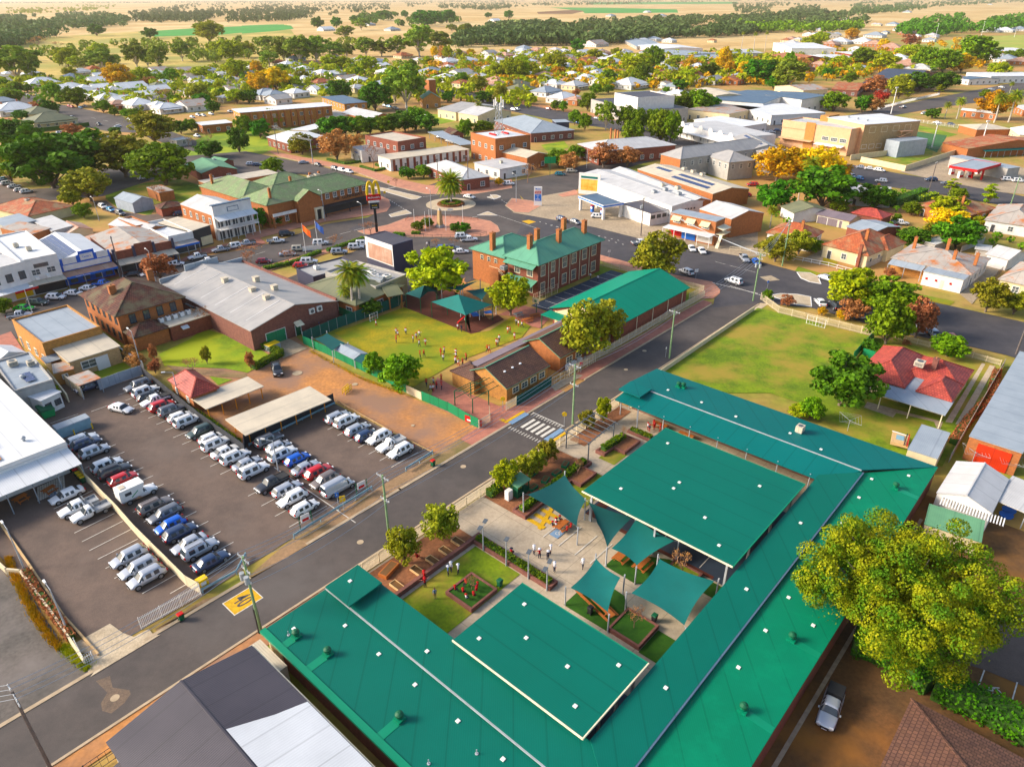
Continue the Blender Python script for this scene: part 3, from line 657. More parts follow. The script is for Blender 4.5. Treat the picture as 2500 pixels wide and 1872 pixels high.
 if ute:
  t = MB(); k = 'steel' if 'tray' in kind else 'white'; x0, x1 = b+.02, xd-.06; z0 = .75 if 'tray' in kind else 1.0; z1 = 1.1 if 'tray' in kind else 1.16; ww = w if 'tray' in kind else w*.9
  if 'canopy' in kind: t.hexa([(x0,-ww,1.05),(x1,-ww,1.05),(x1,ww,1.05),(x0,ww,1.05)], [(x0+.12,-ww*.9,1.85),(x1,-ww*.9,1.85),(x1,ww*.9,1.85),(x0+.12,ww*.9,1.85)], 'black')
  else:
   t.box(x0, -ww, z0-.05, x1, ww, z0 if 'tray' in kind else 1.145, k if 'tray' in kind else 'trim')
   for q in ((x0,-ww,x1,-ww+.05), (x0,ww-.05,x1,ww), (x0,-ww+.05,x0+.05,ww-.05), (x1-.05,-ww+.05,x1,ww-.05)): t.box(q[0], q[1], z0, q[2], q[3], z1+(.05 if k == 'white' else 0), k if 'tray' in kind else 'trim')
   if 'tray' in kind: t.bar((x1-.02,-ww*.8,z1), (x1-.02,-ww*.8,1.8), .06, .06, k); t.bar((x1-.02,ww*.8,z1), (x1-.02,ww*.8,1.8), .06, .06, k); t.bar((x1-.02,-ww*.8,1.78), (x1-.02,ww*.8,1.78), .06, .06, k)
  t.build('tray' if 'canopy' not in kind else 'canopy', root)
 CARP[kind] = root; return root
CARZ = .055
def car(p, heading, kind, colour, label, group=None, z=CARZ):
 c = copy_tree(car_proto(kind)); c.location = (p.x, p.y, z); c.rotation_euler = (0, 0, heading+random.uniform(-.02,.02)); c.name = 'parked_car' if 'parked' in (group or '') else 'car'
 c.scale = (.93,)*3; tag(c, label, 'car' if not kind.startswith('ute') else 'ute', group); pm = paint(colour)
 for ch in c.children:
  if ch.name.startswith('body') or (ch.name.startswith('tray') and kind == 'ute'):
   for i, sl_ in enumerate(ch.material_slots):
    if sl_.material == M['white']: sl_.link = 'OBJECT'; sl_.material = pm
 return c
HU, HV = HD, HD+pi/2
def row(cr, data, grp, where):
 """data: 'x,y,kind,colour,dir' with dir U u V v (+ degrees)"""
 KD = {'s':'sedan','h':'hatchback','w':'wagon','S':'SUV','4':'four-wheel drive','v':'van','t':'ute','T':'ute tray','1':'ute tray single','c':'ute canopy'}
 CN = {'w':'white','s':'silver','g':'grey','z':'bronze','k':'black','n':'navy','b':'blue','r':'red','G':'lime green','d':'dark green','e':'beige','m':'maroon','t':'teal','l':'light blue'}
 items = data.split();
 for i, it in enumerate(items):
  a = it.split(','); p = K(f"{cr} {a[0]},{a[1]}", .5)[0]; h = {'U':HU,'u':HU+pi,'V':HV,'v':HV+pi}[a[4][0]]+(R(float(a[4][1:])) if len(a[4]) > 1 else 0)
  kd, cn = KD[a[2]], CN[a[3]]; kn = kd.replace(' tray single','').replace(' tray','').replace(' canopy','')
  lb = f"{cn} {kn} {where}" if len(items) == 1 else f"{cn} {kn}, {ORD(i+1)} {where}"
  car(p, h, kd, cn, lb, grp)
def person_body(J, E, rad, name):
 me = bpy.data.meshes.new(name); me.from_pydata(J, E, []); o = bpy.data.objects.new(name, me); link(o)
 md = o.modifiers.new('s', 'SKIN'); md.use_smooth_shade = True
 if not me.skin_vertices:
  bm = bmesh.new(); bm.from_mesh(me); bm.verts.layers.skin.verify(); bm.to_mesh(me); bm.free()
 for i, v in enumerate(me.skin_vertices[0].data): v.radius = (rad[i], rad[i]*.8 if i in (0,1,2,3) else rad[i]); v.use_root = (i == 0)
 sb = o.modifiers.new('b', 'SUBSURF'); sb.levels = 1; sb.render_levels = 1
 dg = bpy.context.evaluated_depsgraph_get(); m2 = bpy.data.meshes.new_from_object(o.evaluated_get(dg)); bpy.data.objects.remove(o)
 return m2
POSES = {}
def pose(kind):
 if kind in POSES: return POSES[kind]
 sit = kind == 'sit'; dz = -.42 if sit else 0
 J = [(0,0,.76+dz), (0,0,.90+dz), (.0,0,1.08+dz), (0,0,1.20+dz), (.02,0,1.30+dz), (.02,0,1.42+dz)]
 rad = [.115, .10, .12, .045, .085, .075]; E = [(0,1),(1,2),(2,3),(3,4),(4,5)]
 st = {'walk': .17, 'run': .30}.get(kind, .03)
 for s, sw in ((1, st), (-1, -st)):
  if sit: pts = [(.03, s*.08, .32), (.34, s*.11, .40), (.36, s*.11, .10), (.46, s*.11, .04)]
  else: pts = [(0, s*.08, .70), (sw*.75+.03, s*.09, .42), (sw-(.14 if kind == 'run' and sw < 0 else 0), s*.09, .09+(.18 if kind == 'run' and sw < 0 else 0)), (sw+.12, s*.1, .045+(.1 if kind == 'run' and sw < 0 else 0))]
  b = len(J); J += pts; rad += [.085, .06, .038, .04]; E += [(0,b),(b,b+1),(b+1,b+2),(b+2,b+3)]
  if kind == 'run': ar = [(0, s*.15, 1.13), (-sw*.6, s*.2, .93), (-sw*.6+.2, s*.17, .98)]
  elif kind == 'out': ar = [(0, s*.15, 1.13), (.12, s*.34, 1.02), (.2, s*.5, 1.08)]
  elif kind == 'sit': ar = [(0, s*.15, 1.13+dz), (.08, s*.19, .93+dz), (.28, s*.12, .88+dz)]
  else: ar = [(0, s*.15, 1.13), (-sw*.4-.02, s*.2, .92), (-sw*.9+.06, s*.2, .72)]
  b = len(J); J += ar; rad += [.05, .036, .026]; E += [(2,b),(b,b+1),(b+1,b+2)]
  hx, hy, hz = J[-1]; d = (Vector(J[-1])-Vector(J[-2])).normalized(); pr = d.cross(Vector((0,1,0))).normalized(); sd = Vector((1,0,0)) if abs(d.z) > .6 else Vector((0,1,0))
  pm = len(J); J.append(tuple(Vector(J[-1])+d*.05)); rad.append(.022); E.append((pm-1, pm))
  for q in range(4): J.append(tuple(Vector(J[pm])+sd*((q-1.5)*.02)+d*(.055-.006*abs(q-1.3))+pr*.008)); rad.append(.007); E.append((pm, len(J)-1))
  J.append(tuple(Vector(J[pm-1])+sd*.035+d*.03)); rad.append(.008); E.append((pm-1, len(J)-1))
 POSES[kind] = (J, E, rad, 1.27+dz); return POSES[kind]
PM = {}
dm('skin', (.50,.26,.17), rough=.6); dm('hair', (.10,.05,.025), rough=.8); dm('cloth_white', (.68,.68,.72), rough=.9); dm('cloth_red', (.42,.015,.02), rough=.9); dm('cloth_navy', (.025,.027,.05), rough=.9); dm('cloth_khaki', (.40,.27,.13), rough=.9); dm('cloth_blue', (.12,.2,.36), rough=.9)
def person(p, rz, kind, top, bottom, hat, label, group=None, s=1.0, z=.06, cat='person'):
 key = (kind, top, bottom)
 J, E, rad, hz = pose(kind)
 if key not in PM:
  me = person_body(J, E, rad, 'person');
  for k in ('skin', top, bottom, 'black'): me.materials.append(M[k])
  dz = -.42 if kind == 'sit' else 0
  for pl in me.polygons:
   c = pl.center; r = math.hypot(c.x, c.y)
   if c.z > 1.2+dz: i = 0
   elif c.z < .08: i = 3
   elif kind == 'sit' and c.z < .5 and (c.x > .05 or c.z < .38): i = 2
   elif c.z < .80+dz and abs(c.y) < .17 and not(kind == 'sit'): i = 2
   elif math.hypot(c.x, abs(c.y)-.0) > .19 and (abs(c.y) > .26 or c.z < .84+dz): i = 0
   else: i = 1
   pl.material_index = i; pl.use_smooth = True
  PM[key] = me
 root = empty('person', (p.x, p.y, z), rz); root.scale = (s, s, s); tag(root, label, cat, group)
 o = bpy.data.objects.new('body', PM[key]); link(o); o.parent = root
 key2 = ('head', hat, hz)
 if key2 not in PM:
  f = MB(); f.tube((.105,0,hz+.055), (.125,0,hz+.03), .012, .018, 'skin', 6)
  for y in (-.034, .034): f.tube((.098,y,hz+.075), (.108,y,hz+.075), .010, .010, 'black', 6)
  f.box(.095, -.028, hz-.002, .106, .028, hz+.008, 'red')
  for y in (-.088, .088): f.tube((.015,y-.01,hz+.05), (.015,y+.01,hz+.05), .022, .022, 'skin', 6)
  h = MB()
  k = hat or 'hair'; h.tube((.015,0,hz+.09), (.01,0,hz+.17), .100, .088, k, 14); h.tube((.01,0,hz+.17), (.01,0,hz+.2), .088, .05, k, 14)
  if hat: h.tube((.015,0,hz+.085), (.015,0,hz+.115), .19, .105, k, 16)
  else: h.tube((-.03,0,hz-.02), (-.02,0,hz+.12), .075, .092, k, 10)
  PM[key2] = (f.mesh('face'), h.mesh('hat' if hat else 'hair'))
 for nm, me in zip(('face', 'hat' if hat else 'hair'), PM[key2]): o = bpy.data.objects.new(nm, me); link(o); o.parent = root
 return root
def utility_pole(p, h, label, k='pole_green', arms=((.3,2.2),(2.6,1.6)), az=HV, tr=False, cat='power pole', wood=True):
 root = empty('utility_pole', (p.x, p.y, 0), az); tag(root, label, cat, 'power poles'); MB().tube((0,0,0), (0,0,h), .17, .12, k, 10).build('pole', root)
 for dz, w in arms:
  mb = MB(); mb.box(-w/2, -.05, h-dz-.06, w/2, .06, h-dz+.06, 'steel'); mb.bar((-w*.3,0,h-dz), (0,0,h-dz-.6), .03, .05, 'steel'); mb.bar((w*.3,0,h-dz), (0,0,h-dz-.6), .03, .05, 'steel'); mb.build('crossarm', root)
  for t in (-.46, -.18, .18, .46):
   im = MB().tube((t*w,0,h-dz+.06), (t*w,0,h-dz+.24), .05, .035, 'white', 8).build('insulator', root)
 if tr:
  for q in (-.45, .45): MB().tube((q,.35,h-3.1), (q,.35,h-2.2), .26, .26, 'steel', 12).build('transformer', root)
 return root
def wire(p, q, label, sag=.6, r=.03, k='pole_grey'):
 mb = MB(); n = 10; o = p.copy(); pts = [p.lerp(q, i/n)-Vector((0,0,sag*4*(i/n)*(1-i/n))) for i in range(n+1)]
 for a, b in zip(pts[:-1], pts[1:]): mb.tube(a-o, b-o, r, r, k, 4, False)
 ob = mb.build('power_line', uv=False); ob.location = o; tag(ob, label, 'power line', 'overhead wires'); return ob
def arm_tip(pole, dz, w, t, h):
 a = pole.rotation_euler[2]; return Vector((pole.location.x+cos(a)*t*w, pole.location.y+sin(a)*t*w, h-dz+.22))
def lamp_post(p, h, label, az=HU, k='pole_grey', arm=1.4, dbl=False, cat='street lamp', group=None, flat=False):
 root = empty('street_lamp', (p.x, p.y, 0), az); tag(root, label, cat, group); MB().tube((0,0,0), (0,0,h), .11, .06, k, 8).build('pole', root)
 for s in ((1, -1) if dbl else (1,)):
  mb = MB(); mb.tube((0,0,h-.05), (s*arm,0,h+.25), .045, .035, k, 6); mb.build('arm', root)
  mb = MB();
  if flat: mb.hexa([(s*arm-.35,-.25,h+.2),(s*arm+.35,-.25,h+.28),(s*arm+.35,.25,h+.28),(s*arm-.35,.25,h+.2)], [(s*arm-.35,-.25,h+.27),(s*arm+.35,-.25,h+.35),(s*arm+.35,.25,h+.35),(s*arm-.35,.25,h+.27)], 'steel_dark')
  else: mb.hexa([(s*arm-.3,-.1,h+.16),(s*arm+.35,-.14,h+.2),(s*arm+.35,.14,h+.2),(s*arm-.3,.1,h+.16)], [(s*arm-.3,-.08,h+.3),(s*arm+.3,-.1,h+.34),(s*arm+.3,.1,h+.34),(s*arm-.3,.08,h+.3)], 'white')
  mb.build('lamp_head', root)
 return root
def thing(name, mb, label, cat, loc=(0,0,0), rz=0, group=None):
 o = mb.build(name); o.location = loc; o.rotation_euler = (0,0,rz); tag(o, label, cat, group); return o
def sail(pts, label, k='sail', sag=.9, posts=True):
 """pts: four or three corner points in world space, with heights"""
 root = empty('shade_sail', (pts[0].x, pts[0].y, .03)); tag(root, label, 'shade sail', 'shade sails over the yard'); o0 = Vector((pts[0].x, pts[0].y, .03)); P_ = [p-o0 for p in pts]; n = 12; mb = MB()
 ctr = sum(P_, Vector())/len(P_); grid = []
 if len(P_) == 3: P_ = [P_[0], P_[1], P_[2], (P_[2]+P_[0])/2]
 for i in range(n+1):
  rw = []
  for j in range(n+1):
   s, t = i/n, j/n; e = 4*s*(1-s), 4*t*(1-t)
   p = P_[0]*(1-s)*(1-t)+P_[1]*s*(1-t)+P_[2]*s*t+P_[3]*(1-s)*t
   bow = (e[0]*(1-t)+e[0]*t)*(abs(t-.5)*2)**2*.10+(e[1])*(abs(s-.5)*2)**2*.10
   p = p+(ctr-p)*bow; p.z -= sag*.25*e[0]*e[1]; rw.append(p)
  grid.append(rw)
 i0 = len(mb.v); mb.v += [tuple(p) for rw in grid for p in rw]; a = mb.m(k); m_ = n+1
 for i in range(n):
  for j in range(n): mb.f.append((i0+i*m_+j, i0+(i+1)*m_+j, i0+(i+1)*m_+j+1, i0+i*m_+j+1)); mb.mi.append(a)
 mb.build('canopy', root, smooth=True)
 if posts:
  for p in pts:
   q = p-o0; out = Vector((q.x-ctr.x, q.y-ctr.y, 0)).normalized()*.5; pb = MB(); pb.tube((q.x+out.x, q.y+out.y, -.03), (q.x+out.x*1.1, q.y+out.y*1.1, q.z+.25), .09, .09, 'pole_grey', 8); pb.tube((q.x+out.x*1.1, q.y+out.y*1.1, q.z), q, .02, .02, 'steel', 4); pb.build('post', root)
 return root
def picnic_table(p, rz, label, L=2.0, k='timber'):
 root = empty('picnic_table', (p.x, p.y, .07), rz); tag(root, label, 'picnic table', 'timber picnic tables')
 mb = MB()
 for i in range(5): mb.box(-L/2, -.38+i*.155, .70, L/2, -.38+i*.155+.135, .75, k)
 mb.build('table_top', root)
 for s in (-1, 1):
  mb = MB()
  for i in range(2): y = s*.72+(i-.5)*.16; mb.box(-L/2, y-.07, .42, L/2, y+.07, .46, k)
  mb.build('bench', root)
 for x in (-L*.35, L*.35):
  mb = MB(); mb.bar((x,-.62,0), (x,-.25,.70), .09, .05, k); mb.bar((x,.62,0), (x,.25,.70), .09, .05, k); mb.box(x-.04, -.78, .36, x+.04, .78, .42, k); mb.build('leg', root)
 return root
def wheelie_bin(p, rz, label, body='dark_bin', lid='red'):
 root = empty('wheelie_bin', (p.x, p.y, .05), rz); tag(root, label, 'bin')
 MB().hexa([(-.22,-.2,.08),(.22,-.2,.08),(.22,.2,.08),(-.22,.2,.08)], [(-.3,-.27,.95),(.3,-.27,.95),(.3,.27,.95),(-.3,.27,.95)], body).build('body', root)
 MB().hexa([(-.36,-.3,.95),(.33,-.3,.95),(.33,.3,.95),(-.36,.3,.95)], [(-.3,-.25,1.06),(.28,-.25,1.03),(.28,.25,1.03),(-.3,.25,1.06)], lid).build('lid', root)
 for s in (-1, 1): MB().tube((-.24,s*.2,.1), (-.24,s*.26,.1), .1, .1, 'tyre', 10).build('wheel', root)
 return root
dm('dark_bin', (.0,.10,.045), rough=.6)
def planter(pts, label, h=.5, k='brick_purple', fill='mulch', w=.25, name='planter', cat='planter', z=.05):
 """closed brick wall round a bed"""
 if isinstance(pts, str): pts = K(pts)
 o0 = pts[0]; root = empty(name, (o0.x, o0.y, z)); tag(root, label, cat); P_ = [Vector((p.x-o0.x, p.y-o0.y, 0)) for p in pts]; mb = MB(); n = len(P_)
 for i in range(n):
  a, b = P_[i], P_[(i+1) % n]; d = b-a; m = (a+b)/2; mb.obox((m.x, m.y, 0), (d.length+w-.004*i, w, h+.003*i), math.atan2(d.y, d.x), k)
 mb.build('wall', root)
 ar = sum(P_[i].x*P_[(i+1) % n].y-P_[(i+1) % n].x*P_[i].y for i in range(n));
 if ar < 0: P_.reverse()
 MB().face([(p.x, p.y, h-.12) for p in P_], fill).build('soil', root); return root
# ================================================================ GROUND
sheet('ground', [Vector((-30000,-300,0)), Vector((30000,-300,0)), Vector((30000,45000,0)), Vector((-30000,45000,0))], -.05, 'straw')
sheet('paddock', 'S -260,190 300,210 700,200 760,140 700,60 380,75 60,95 -300,120', -.03, 'straw_gold')
sheet('ground', 'S -3500,2400 -900,260 300,228 700,232 730,150 900,140 1100,180 1560,128 1900,118 2200,70 3000,60 4200,260 5000,2400', -.018, 'town_earth')
sheet('field', 'A1 1060,250 1500,220 2190,190 2210,225 1700,270 1200,285', .03, 'field_green')
sheet('field', 'A2 -30,200 240,190 350,200 370,225 200,245 -30,262', .03, 'field_green')
sheet('field', 'A3 450,60 900,62 1430,75 1440,100 720,105 700,88', .03, 'field_green')
sheet('field', 'A3 150,170 420,178 700,190 620,215 60,230 90,190', .03, 'field_yellow'); sheet('field', 'A2 1880,200 2060,150 2212,165 2212,200', .03, 'field_yellow')
sheet('field', 'A3 350,95 630,78 720,88 620,110 360,110', .031, 'dirt_dark')
sheet('field', 'S 1440,6 1800,5 1800,10 1440,12', .03, 'field_green')
sheet('oval', 'A4 1380,350 1760,290 2260,270 2400,330 2212,400 1900,420 1500,420', .03, 'field_yellow')
L0, L1, L2, L3 = .0, .03, .05, .09
sheet('dirt_lot', 'S 455,865 560,830 700,800 745,842 850,905 1000,968 1171,1041 1186,1065 1062,1108 816,980 700,1080 590,1092 500,1045 430,970', L0, 'dirt')
sheet('car_park', 'S 348,919 470,1000 596,1086 816,985 1058,1107 990,1151 718,1311 494,1454 345,1536 240,1599 -120,1240 -120,1100 0,1040 110,960 240,890', L1, 'asphalt_park')
sheet('car_park', 'E7 1700,680 1900,740 2212,870 2600,900 2700,500 2212,250 2000,200', L1, 'asphalt_park')
sheet('yard', 'E7 400,1492 780,540 1000,600 1700,1060 2300,1400 2300,1900 300,1900', L0, 'dirt_dark')
sheet('yard', 'E1 -150,-100 30,-60 180,60 360,360 500,560 640,700 700,760 240,1060 -60,1250 -300,1350', L1, 'gravel')
sheet('verge', 'S 718,1311 990,1151 1062,1108 1171,1041 1200,1050 1150,1095 860,1265 631,1402 519,1480', L0+.012, 'verge')
sheet('verge', 'E1 2212,-20 1860,120 1570,200 1200,430 1250,480 1640,245 2212,-120', L0+.014, 'verge')
sheet('yard', rectuv(15, -30, 96, 9.9), L0-.01, 'dirt_dark')
sheet('drain_strip', rectuv(40, 8.6, 90, 9.0), L0+.02, 'apron')
road = rectuv(-60, 57.2, 150, 64.6); sheet('road', road, L2, 'asphalt')
MR = 'S 1090,470 1235,505 1288,520 1453,556 1582,588 1805,626 1936,661 2031,683 2221,727 2324,748 2500,787 2760,850 2760,960 2500,881 2454,867 2340,840 2221,818 2125,793 1981,752 1856,740 1740,752 1744,730 1758,716 1752,700 1738,688 1641,670 1561,650 1453,622 1250,590 1200,560 1000,600 850,560'
sheet('road', MR, L2+.01, 'asphalt_dark')
sheet('road', 'S 897,532 955,503 944,482 1090,440 1250,440 1290,520 1235,620 1060,640 880,578', L2+.014, 'asphalt')
sheet('road', 'S 897,532 794,548 710,578 617,606 485,629 279,697 159,711 29,752 -200,800 -200,870 0,838 223,780 426,715 560,690 641,650 800,606 900,585 1010,560 1000,520', L2+.005, 'asphalt')
sheet('road', 'S 300,395 500,378 600,370 690,388 765,402 850,424 960,452 1040,482 1000,520 900,500 894,447 800,437 735,425 600,432 560,415 430,420 250,480 120,490 -60,520 -60,470 120,460', L2+.003, 'asphalt')
sheet('road', 'S 1240,445 1340,428 1420,405 1530,372 1640,345 1800,315 1911,298 2060,285 2148,266 2294,238 2500,198 2700,160 2700,200 2500,236 2300,262 2148,288 1920,335 1820,348 1700,367 1560,402 1444,440 1406,465 1290,500', L2+.002, 'asphalt')
sheet('road', 'S 900,185 1059,210 1140,222 1213,241 1314,260 1390,275 1472,291 1570,302 1690,338 1920,372 2063,400 2199,425 2294,440 2500,480 2700,520 2700,560 2500,514 2458,504 2338,482 2243,467 2078,444 1900,408 1675,358 1472,312 1377,299 1219,266 1130,241 1059,227 900,200', L2, 'asphalt_dark')
sheet('road', 'S -200,215 0,219 40,221 139,254 196,265 304,287 400,315 480,345 480,372 400,350 332,325 263,321 190,308 139,283 50,257 0,237 -200,232', L2, 'asphalt')
sheet('road', 'S 700,150 755,155 860,178 940,203 900,210 800,190 720,168', L2, 'asphalt')
sheet('car_park', 'B1 -300,300 60,330 290,400 300,440 0,500 -300,560', L2, 'asphalt_park'); sheet('car_park', 'B1 760,480 860,560 1000,600 1100,640 1330,660 1540,600 1500,560 1200,600 1000,560 880,480', L1, 'asphalt_park')
sheet('car_park', 'S 650,700 900,600 1050,590 1200,600 1170,680 1050,720 900,760 700,790 640,740', L1, 'asphalt')
sheet('forecourt', 'B3 160,745 300,750 420,690 420,610 700,560 720,600 1500,800 1480,960 1270,975 860,870 300,770', L2+.02, 'apron')
sheet('forecourt', 'B3 1270,975 1480,850 1860,1010 2050,900 2212,900 2212,1110 2060,1115 1500,1030', L0+.02, 'apron')
sheet('forecourt', 'B4 1250,380 1650,230 2212,350 2350,420 2300,560 2050,540 1560,450', L2+.02, 'apron')
sheet('school_lawn', 'C2 980,600 1300,830 1650,1110 C3 60,860 640,640 720,540 560,450 350,580 230,600 C2 2180,560 1600,372', L1+.01, 'lawn_worn')
sheet('playground_soft_fall', 'C2 1600,366 2208,610 C3 230,600 480,480 350,380 0,150 C2 2150,150 1650,220', L1+.015, 'bark_soft')
sheet('paved_yard', 'C3 420,440 640,350 830,400 880,480 800,560 720,540 560,450', L1+.02, 'red_pave'); sheet('paved_yard', 'C2 2160,100 C3 120,130 420,440 350,480 0,200', L1+.018, 'dirt')
sheet('play_field', 'S 1625,900 1850,752 2128,822 2082,880 2000,1000 1880,960 1700,960 1600,905', L1, 'lawn')
sheet('house_yard', 'S 2085,882 2130,822 2300,860 2425,890 2345,1050 2300,1140 2100,1080 1950,1000', L1+.003, 'lawn')
sheet('driveway', 'C4 1830,870 1860,880 1560,1410 1500,1400', L1+.01, 'concrete_pale'); sheet('driveway', 'C4 1900,890 1950,900 1660,1430 1590,1420', L1+.01, 'concrete_pale')
sheet('patio', 'C4 770,1270 800,1220 1480,1400 1440,1500 1400,1400 1060,1320 1030,1360', L1+.012, 'apron')
sheet('garden_lawn', 'C1 1830,560 2250,690 C2 440,830 250,930 200,960 0,920 C1 1480,900 1430,790 1700,660', L1+.01, 'lawn_bright'); sheet('garden_lawn', 'C1 1880,990 2090,1020 1960,1070', L1+.012, 'lawn_bright')
sheet('garden_path', 'C1 1490,890 2208,965 2230,1010 1900,990 1600,960', L1+.015, 'verge')
sheet('driveway', 'C2 420,640 530,630 740,740 520,830', L1+.02, 'apron')
sheet('back_yard', 'C1 700,900 950,750 1230,950 900,1050 820,980', L1, 'lawn_worn')
sheet('park_lawn', 'A1 1300,1180 1340,1150 1640,1030 1800,1010 1960,1000 2150,1140 1900,1230 1500,1264 1350,1200', L1, 'lawn_bright')
sheet('park_lawn', 'B1 370,400 560,250 880,240 1220,200 1260,250 900,330 560,400', L1+.003, 'lawn_bright'); sheet('vacant_lot', 'B1 870,400 1210,330 1500,300 1660,350 1700,480 1500,560 1300,520 1250,600 1000,560 880,460', L1, 'lawn')
sheet('bowling_green', 'B4 1250,50 1620,100 1540,230 1240,110', L1+.01, 'bowling'); sheet('bowling_green', 'B4 1940,215 2110,165 2300,190 2300,260', L1+.01, 'bowling'); sheet('park_lawn', 'A4 1290,940 1700,1040 1620,1060 1280,970', L1+.004, 'lawn_bright')
sheet('lawn', 'A4 1050,1240 1520,1130 1500,1210 1330,1264 1100,1290', L1, 'lawn'); sheet('lawn', 'B3 860,1180 1080,1210 1200,1250 930,1310 830,1240', L1+.01, 'lawn')
sheet('lawn', 'B3 1500,1300 1720,1390 1600,1520 1580,1400', L1+.011, 'lawn'); sheet('lawn', 'A3 380,1120 560,1090 600,1140 440,1180', L1, 'lawn_bright')
sheet('lawn', 'B4 470,1110 640,1160 900,1140 760,1190 700,1200 440,1150', L1+.01, 'lawn_worn'); sheet('lawn', 'B4 1300,1300 1680,1380 1640,1410 1320,1335', L1+.01, 'lawn_worn'); sheet('lawn', 'B4 570,1060 700,1035 780,1080 740,1110', L1+.02, 'lawn_worn')
sheet('lawn', 'A2 1400,880 1800,900 1500,960', L1, 'lawn_bright'); sheet('lawn', 'A2 1000,820 1200,790 1300,860 1080,890', L1, 'verge')
sheet('courtyard', rectuv(30, 17, 89, 55.2), L1, 'concrete')
sheet('footpath', rectuv(20, 55.4, 106, 57.0), L1+.006, 'concrete_pale'); sheet('footpath', rectuv(100, 55.4, 150, 57.0), L1+.007, 'concrete_pale')
sheet('garden_bed', [GU(*p) for p in ((55.5,48.4),(71.2,50.3),(71.2,54.6),(55.5,54.9))], L3, 'mulch'); sheet('garden_bed', [GU(*p) for p in ((34.9,49.9),(48.6,49.6),(48.6,54.8),(34.9,54.9))], L3, 'mulch')
sheet('garden_bed', [GU(*p) for p in ((74.6,52.0),(88,52.4),(88,54.8),(74.6,54.8))], L3, 'mulch')
sheet('court_lawn', rectuv(33, 41.4, 47.6, 48.8), L3-.02, 'lawn'); sheet('court_lawn', rectuv(62.5, 43.1, 70.2, 48.4), L3-.02, 'lawn'); sheet('court_lawn', rectuv(73.5, 45.8, 77, 48.6), L3-.02, 'lawn')
sheet('artificial_turf', [GU(*p) for p in ((55.4,34.7),(58.6,34.7),(61.5,29.5),(61.5,25),(59.5,25),(56.5,28.9),(55.3,30.4))], L3-.02, 'turf')
sheet('artificial_turf', [GU(*p) for p in ((47.2,34.6),(50.0,34.6),(53.0,31.7),(52.9,30.3),(51.4,28.8),(47.3,28.7))], L3-.02, 'turf')
sheet('artificial_turf', rectuv(47.2, 20.5, 51.1, 24.7), L3-.02, 'turf'); sheet('artificial_turf', rectuv(59.2, 21.5, 61.5, 25.4), L3-.018, 'turf')
sheet('sports_court', rectuv(61.8, 21.8, 79.5, 42.6), L3-.02, 'court'); sheet('sports_court', rectuv(33, 22, 42, 36.6), L3-.02, 'court')
sheet('court_marking', rectuv(61.8, 40.9, 79.5, 42.3), L3-.01, 'bark_soft'); sheet('court_marking', rectuv(61.8, 24, 62.4, 40), L3-.009, 'bark_soft')
for v in (26, 32, 38): sheet('court_marking', rectuv(62.6, v, 79, v+.08), L3-.008, 'line')
for v in (43.5, 41.0, 38.5, 36.2): sheet('bay_line', rectuv(54.5, v, 59.2, v+.12), L3-.01, 'line')
sheet('painted_marking', [GU(*p) for p in ((55.3,44.6),(55.3,45.2),(60.6,46.9),(60.6,46.3))], L3-.009, 'line_yellow')
for i in range(4): sheet('painted_marking', rectuv(55.6+i*1.35, 44.5, 56.25+i*1.35, 47.3), L3-.008, 'line_yellow')
sheet('painted_marking', rectuv(55.4, 42.0, 57.0, 43.3), L3-.008, 'line_blue')
for i in range(6): v = 58.35+i*1.02; sheet('crossing_bar', rectuv(72.3, v, 75.6, v+.52), L2+.012, 'line')
for u, s in ((70.75, 1), (77.05, -1)):
 sheet('crossing_line', rectuv(u, 57.8, u+.14, 64.4), L2+.012, 'line')
 for i in range(12): v = 58+i*.55; sheet('crossing_tooth', rectuv(min(u, u+s*.75), v, max(u, u+s*.75), v+.13), L2+.014, 'line')
sheet('painted_kerb', rectuv(72, 64.35, 76.2, 65.3), L3+.03, 'line_blue'); sheet('painted_kerb', rectuv(72, 57.0, 76.2, 57.9), L3+.03, 'line_blue')
sheet('tactile_strip', rectuv(71.6, 65.35, 76.4, 65.9), L3+.04, 'line_yellow'); sheet('tactile_strip', rectuv(71.6, 66, 72.3, 66.9), L3+.04, 'line_yellow'); sheet('tactile_strip', rectuv(72, 56.2, 76.2, 56.7), L3+.04, 'line_yellow')
strip('kerb', [GU(-30,64.85), GU(9.2,64.85)], .45, .12, 'kerb'); strip('kerb', [GU(13.8,64.85), GU(26,64.85)], .45, .13, 'kerb'); strip('kerb', [GU(34,64.85), GU(49,64.85)], .45, .13, 'kerb')
strip('kerb', [GU(49,64.85), GU(72,64.85)], .45, .13, 'kerb'); strip('kerb', [GU(76.3,64.85), GU(86,64.85)], .35, .13, 'kerb'); strip('kerb', [GU(92,64.85), GU(139,64.85)], .35, .13, 'kerb')
strip('kerb', [GU(-30,57.0), GU(72,57.0)], .3, .13, 'kerb'); strip('kerb', [GU(76.4,57.0), GU(146,57.0)], .3, .13, 'kerb')
sheet('verge', rectuv(-40, 54.5, 30, 56.85), L1, 'dirt')
sheet('driveway', [GU(*p) for p in ((8,64.9),(13.6,64.9),(12.6,67.6),(12.2,70),(7.2,70),(9.2,67.4))], L2+.04, 'concrete_pale')
sheet('driveway', K('E1 730,655 1150,430 1190,480 1240,475 700,800 760,715'), L2+.045, 'concrete_pale')
sheet('footpath', [GU(*p) for p in ((63.5,65.1),(86,65.1),(86,67.6),(80,67.9),(70,68.2),(63.5,67.6))], L3-.01, 'red_pave'); sheet('footpath', rectuv(91.5, 65.1, 140, 67.4), L3-.012, 'red_pave')
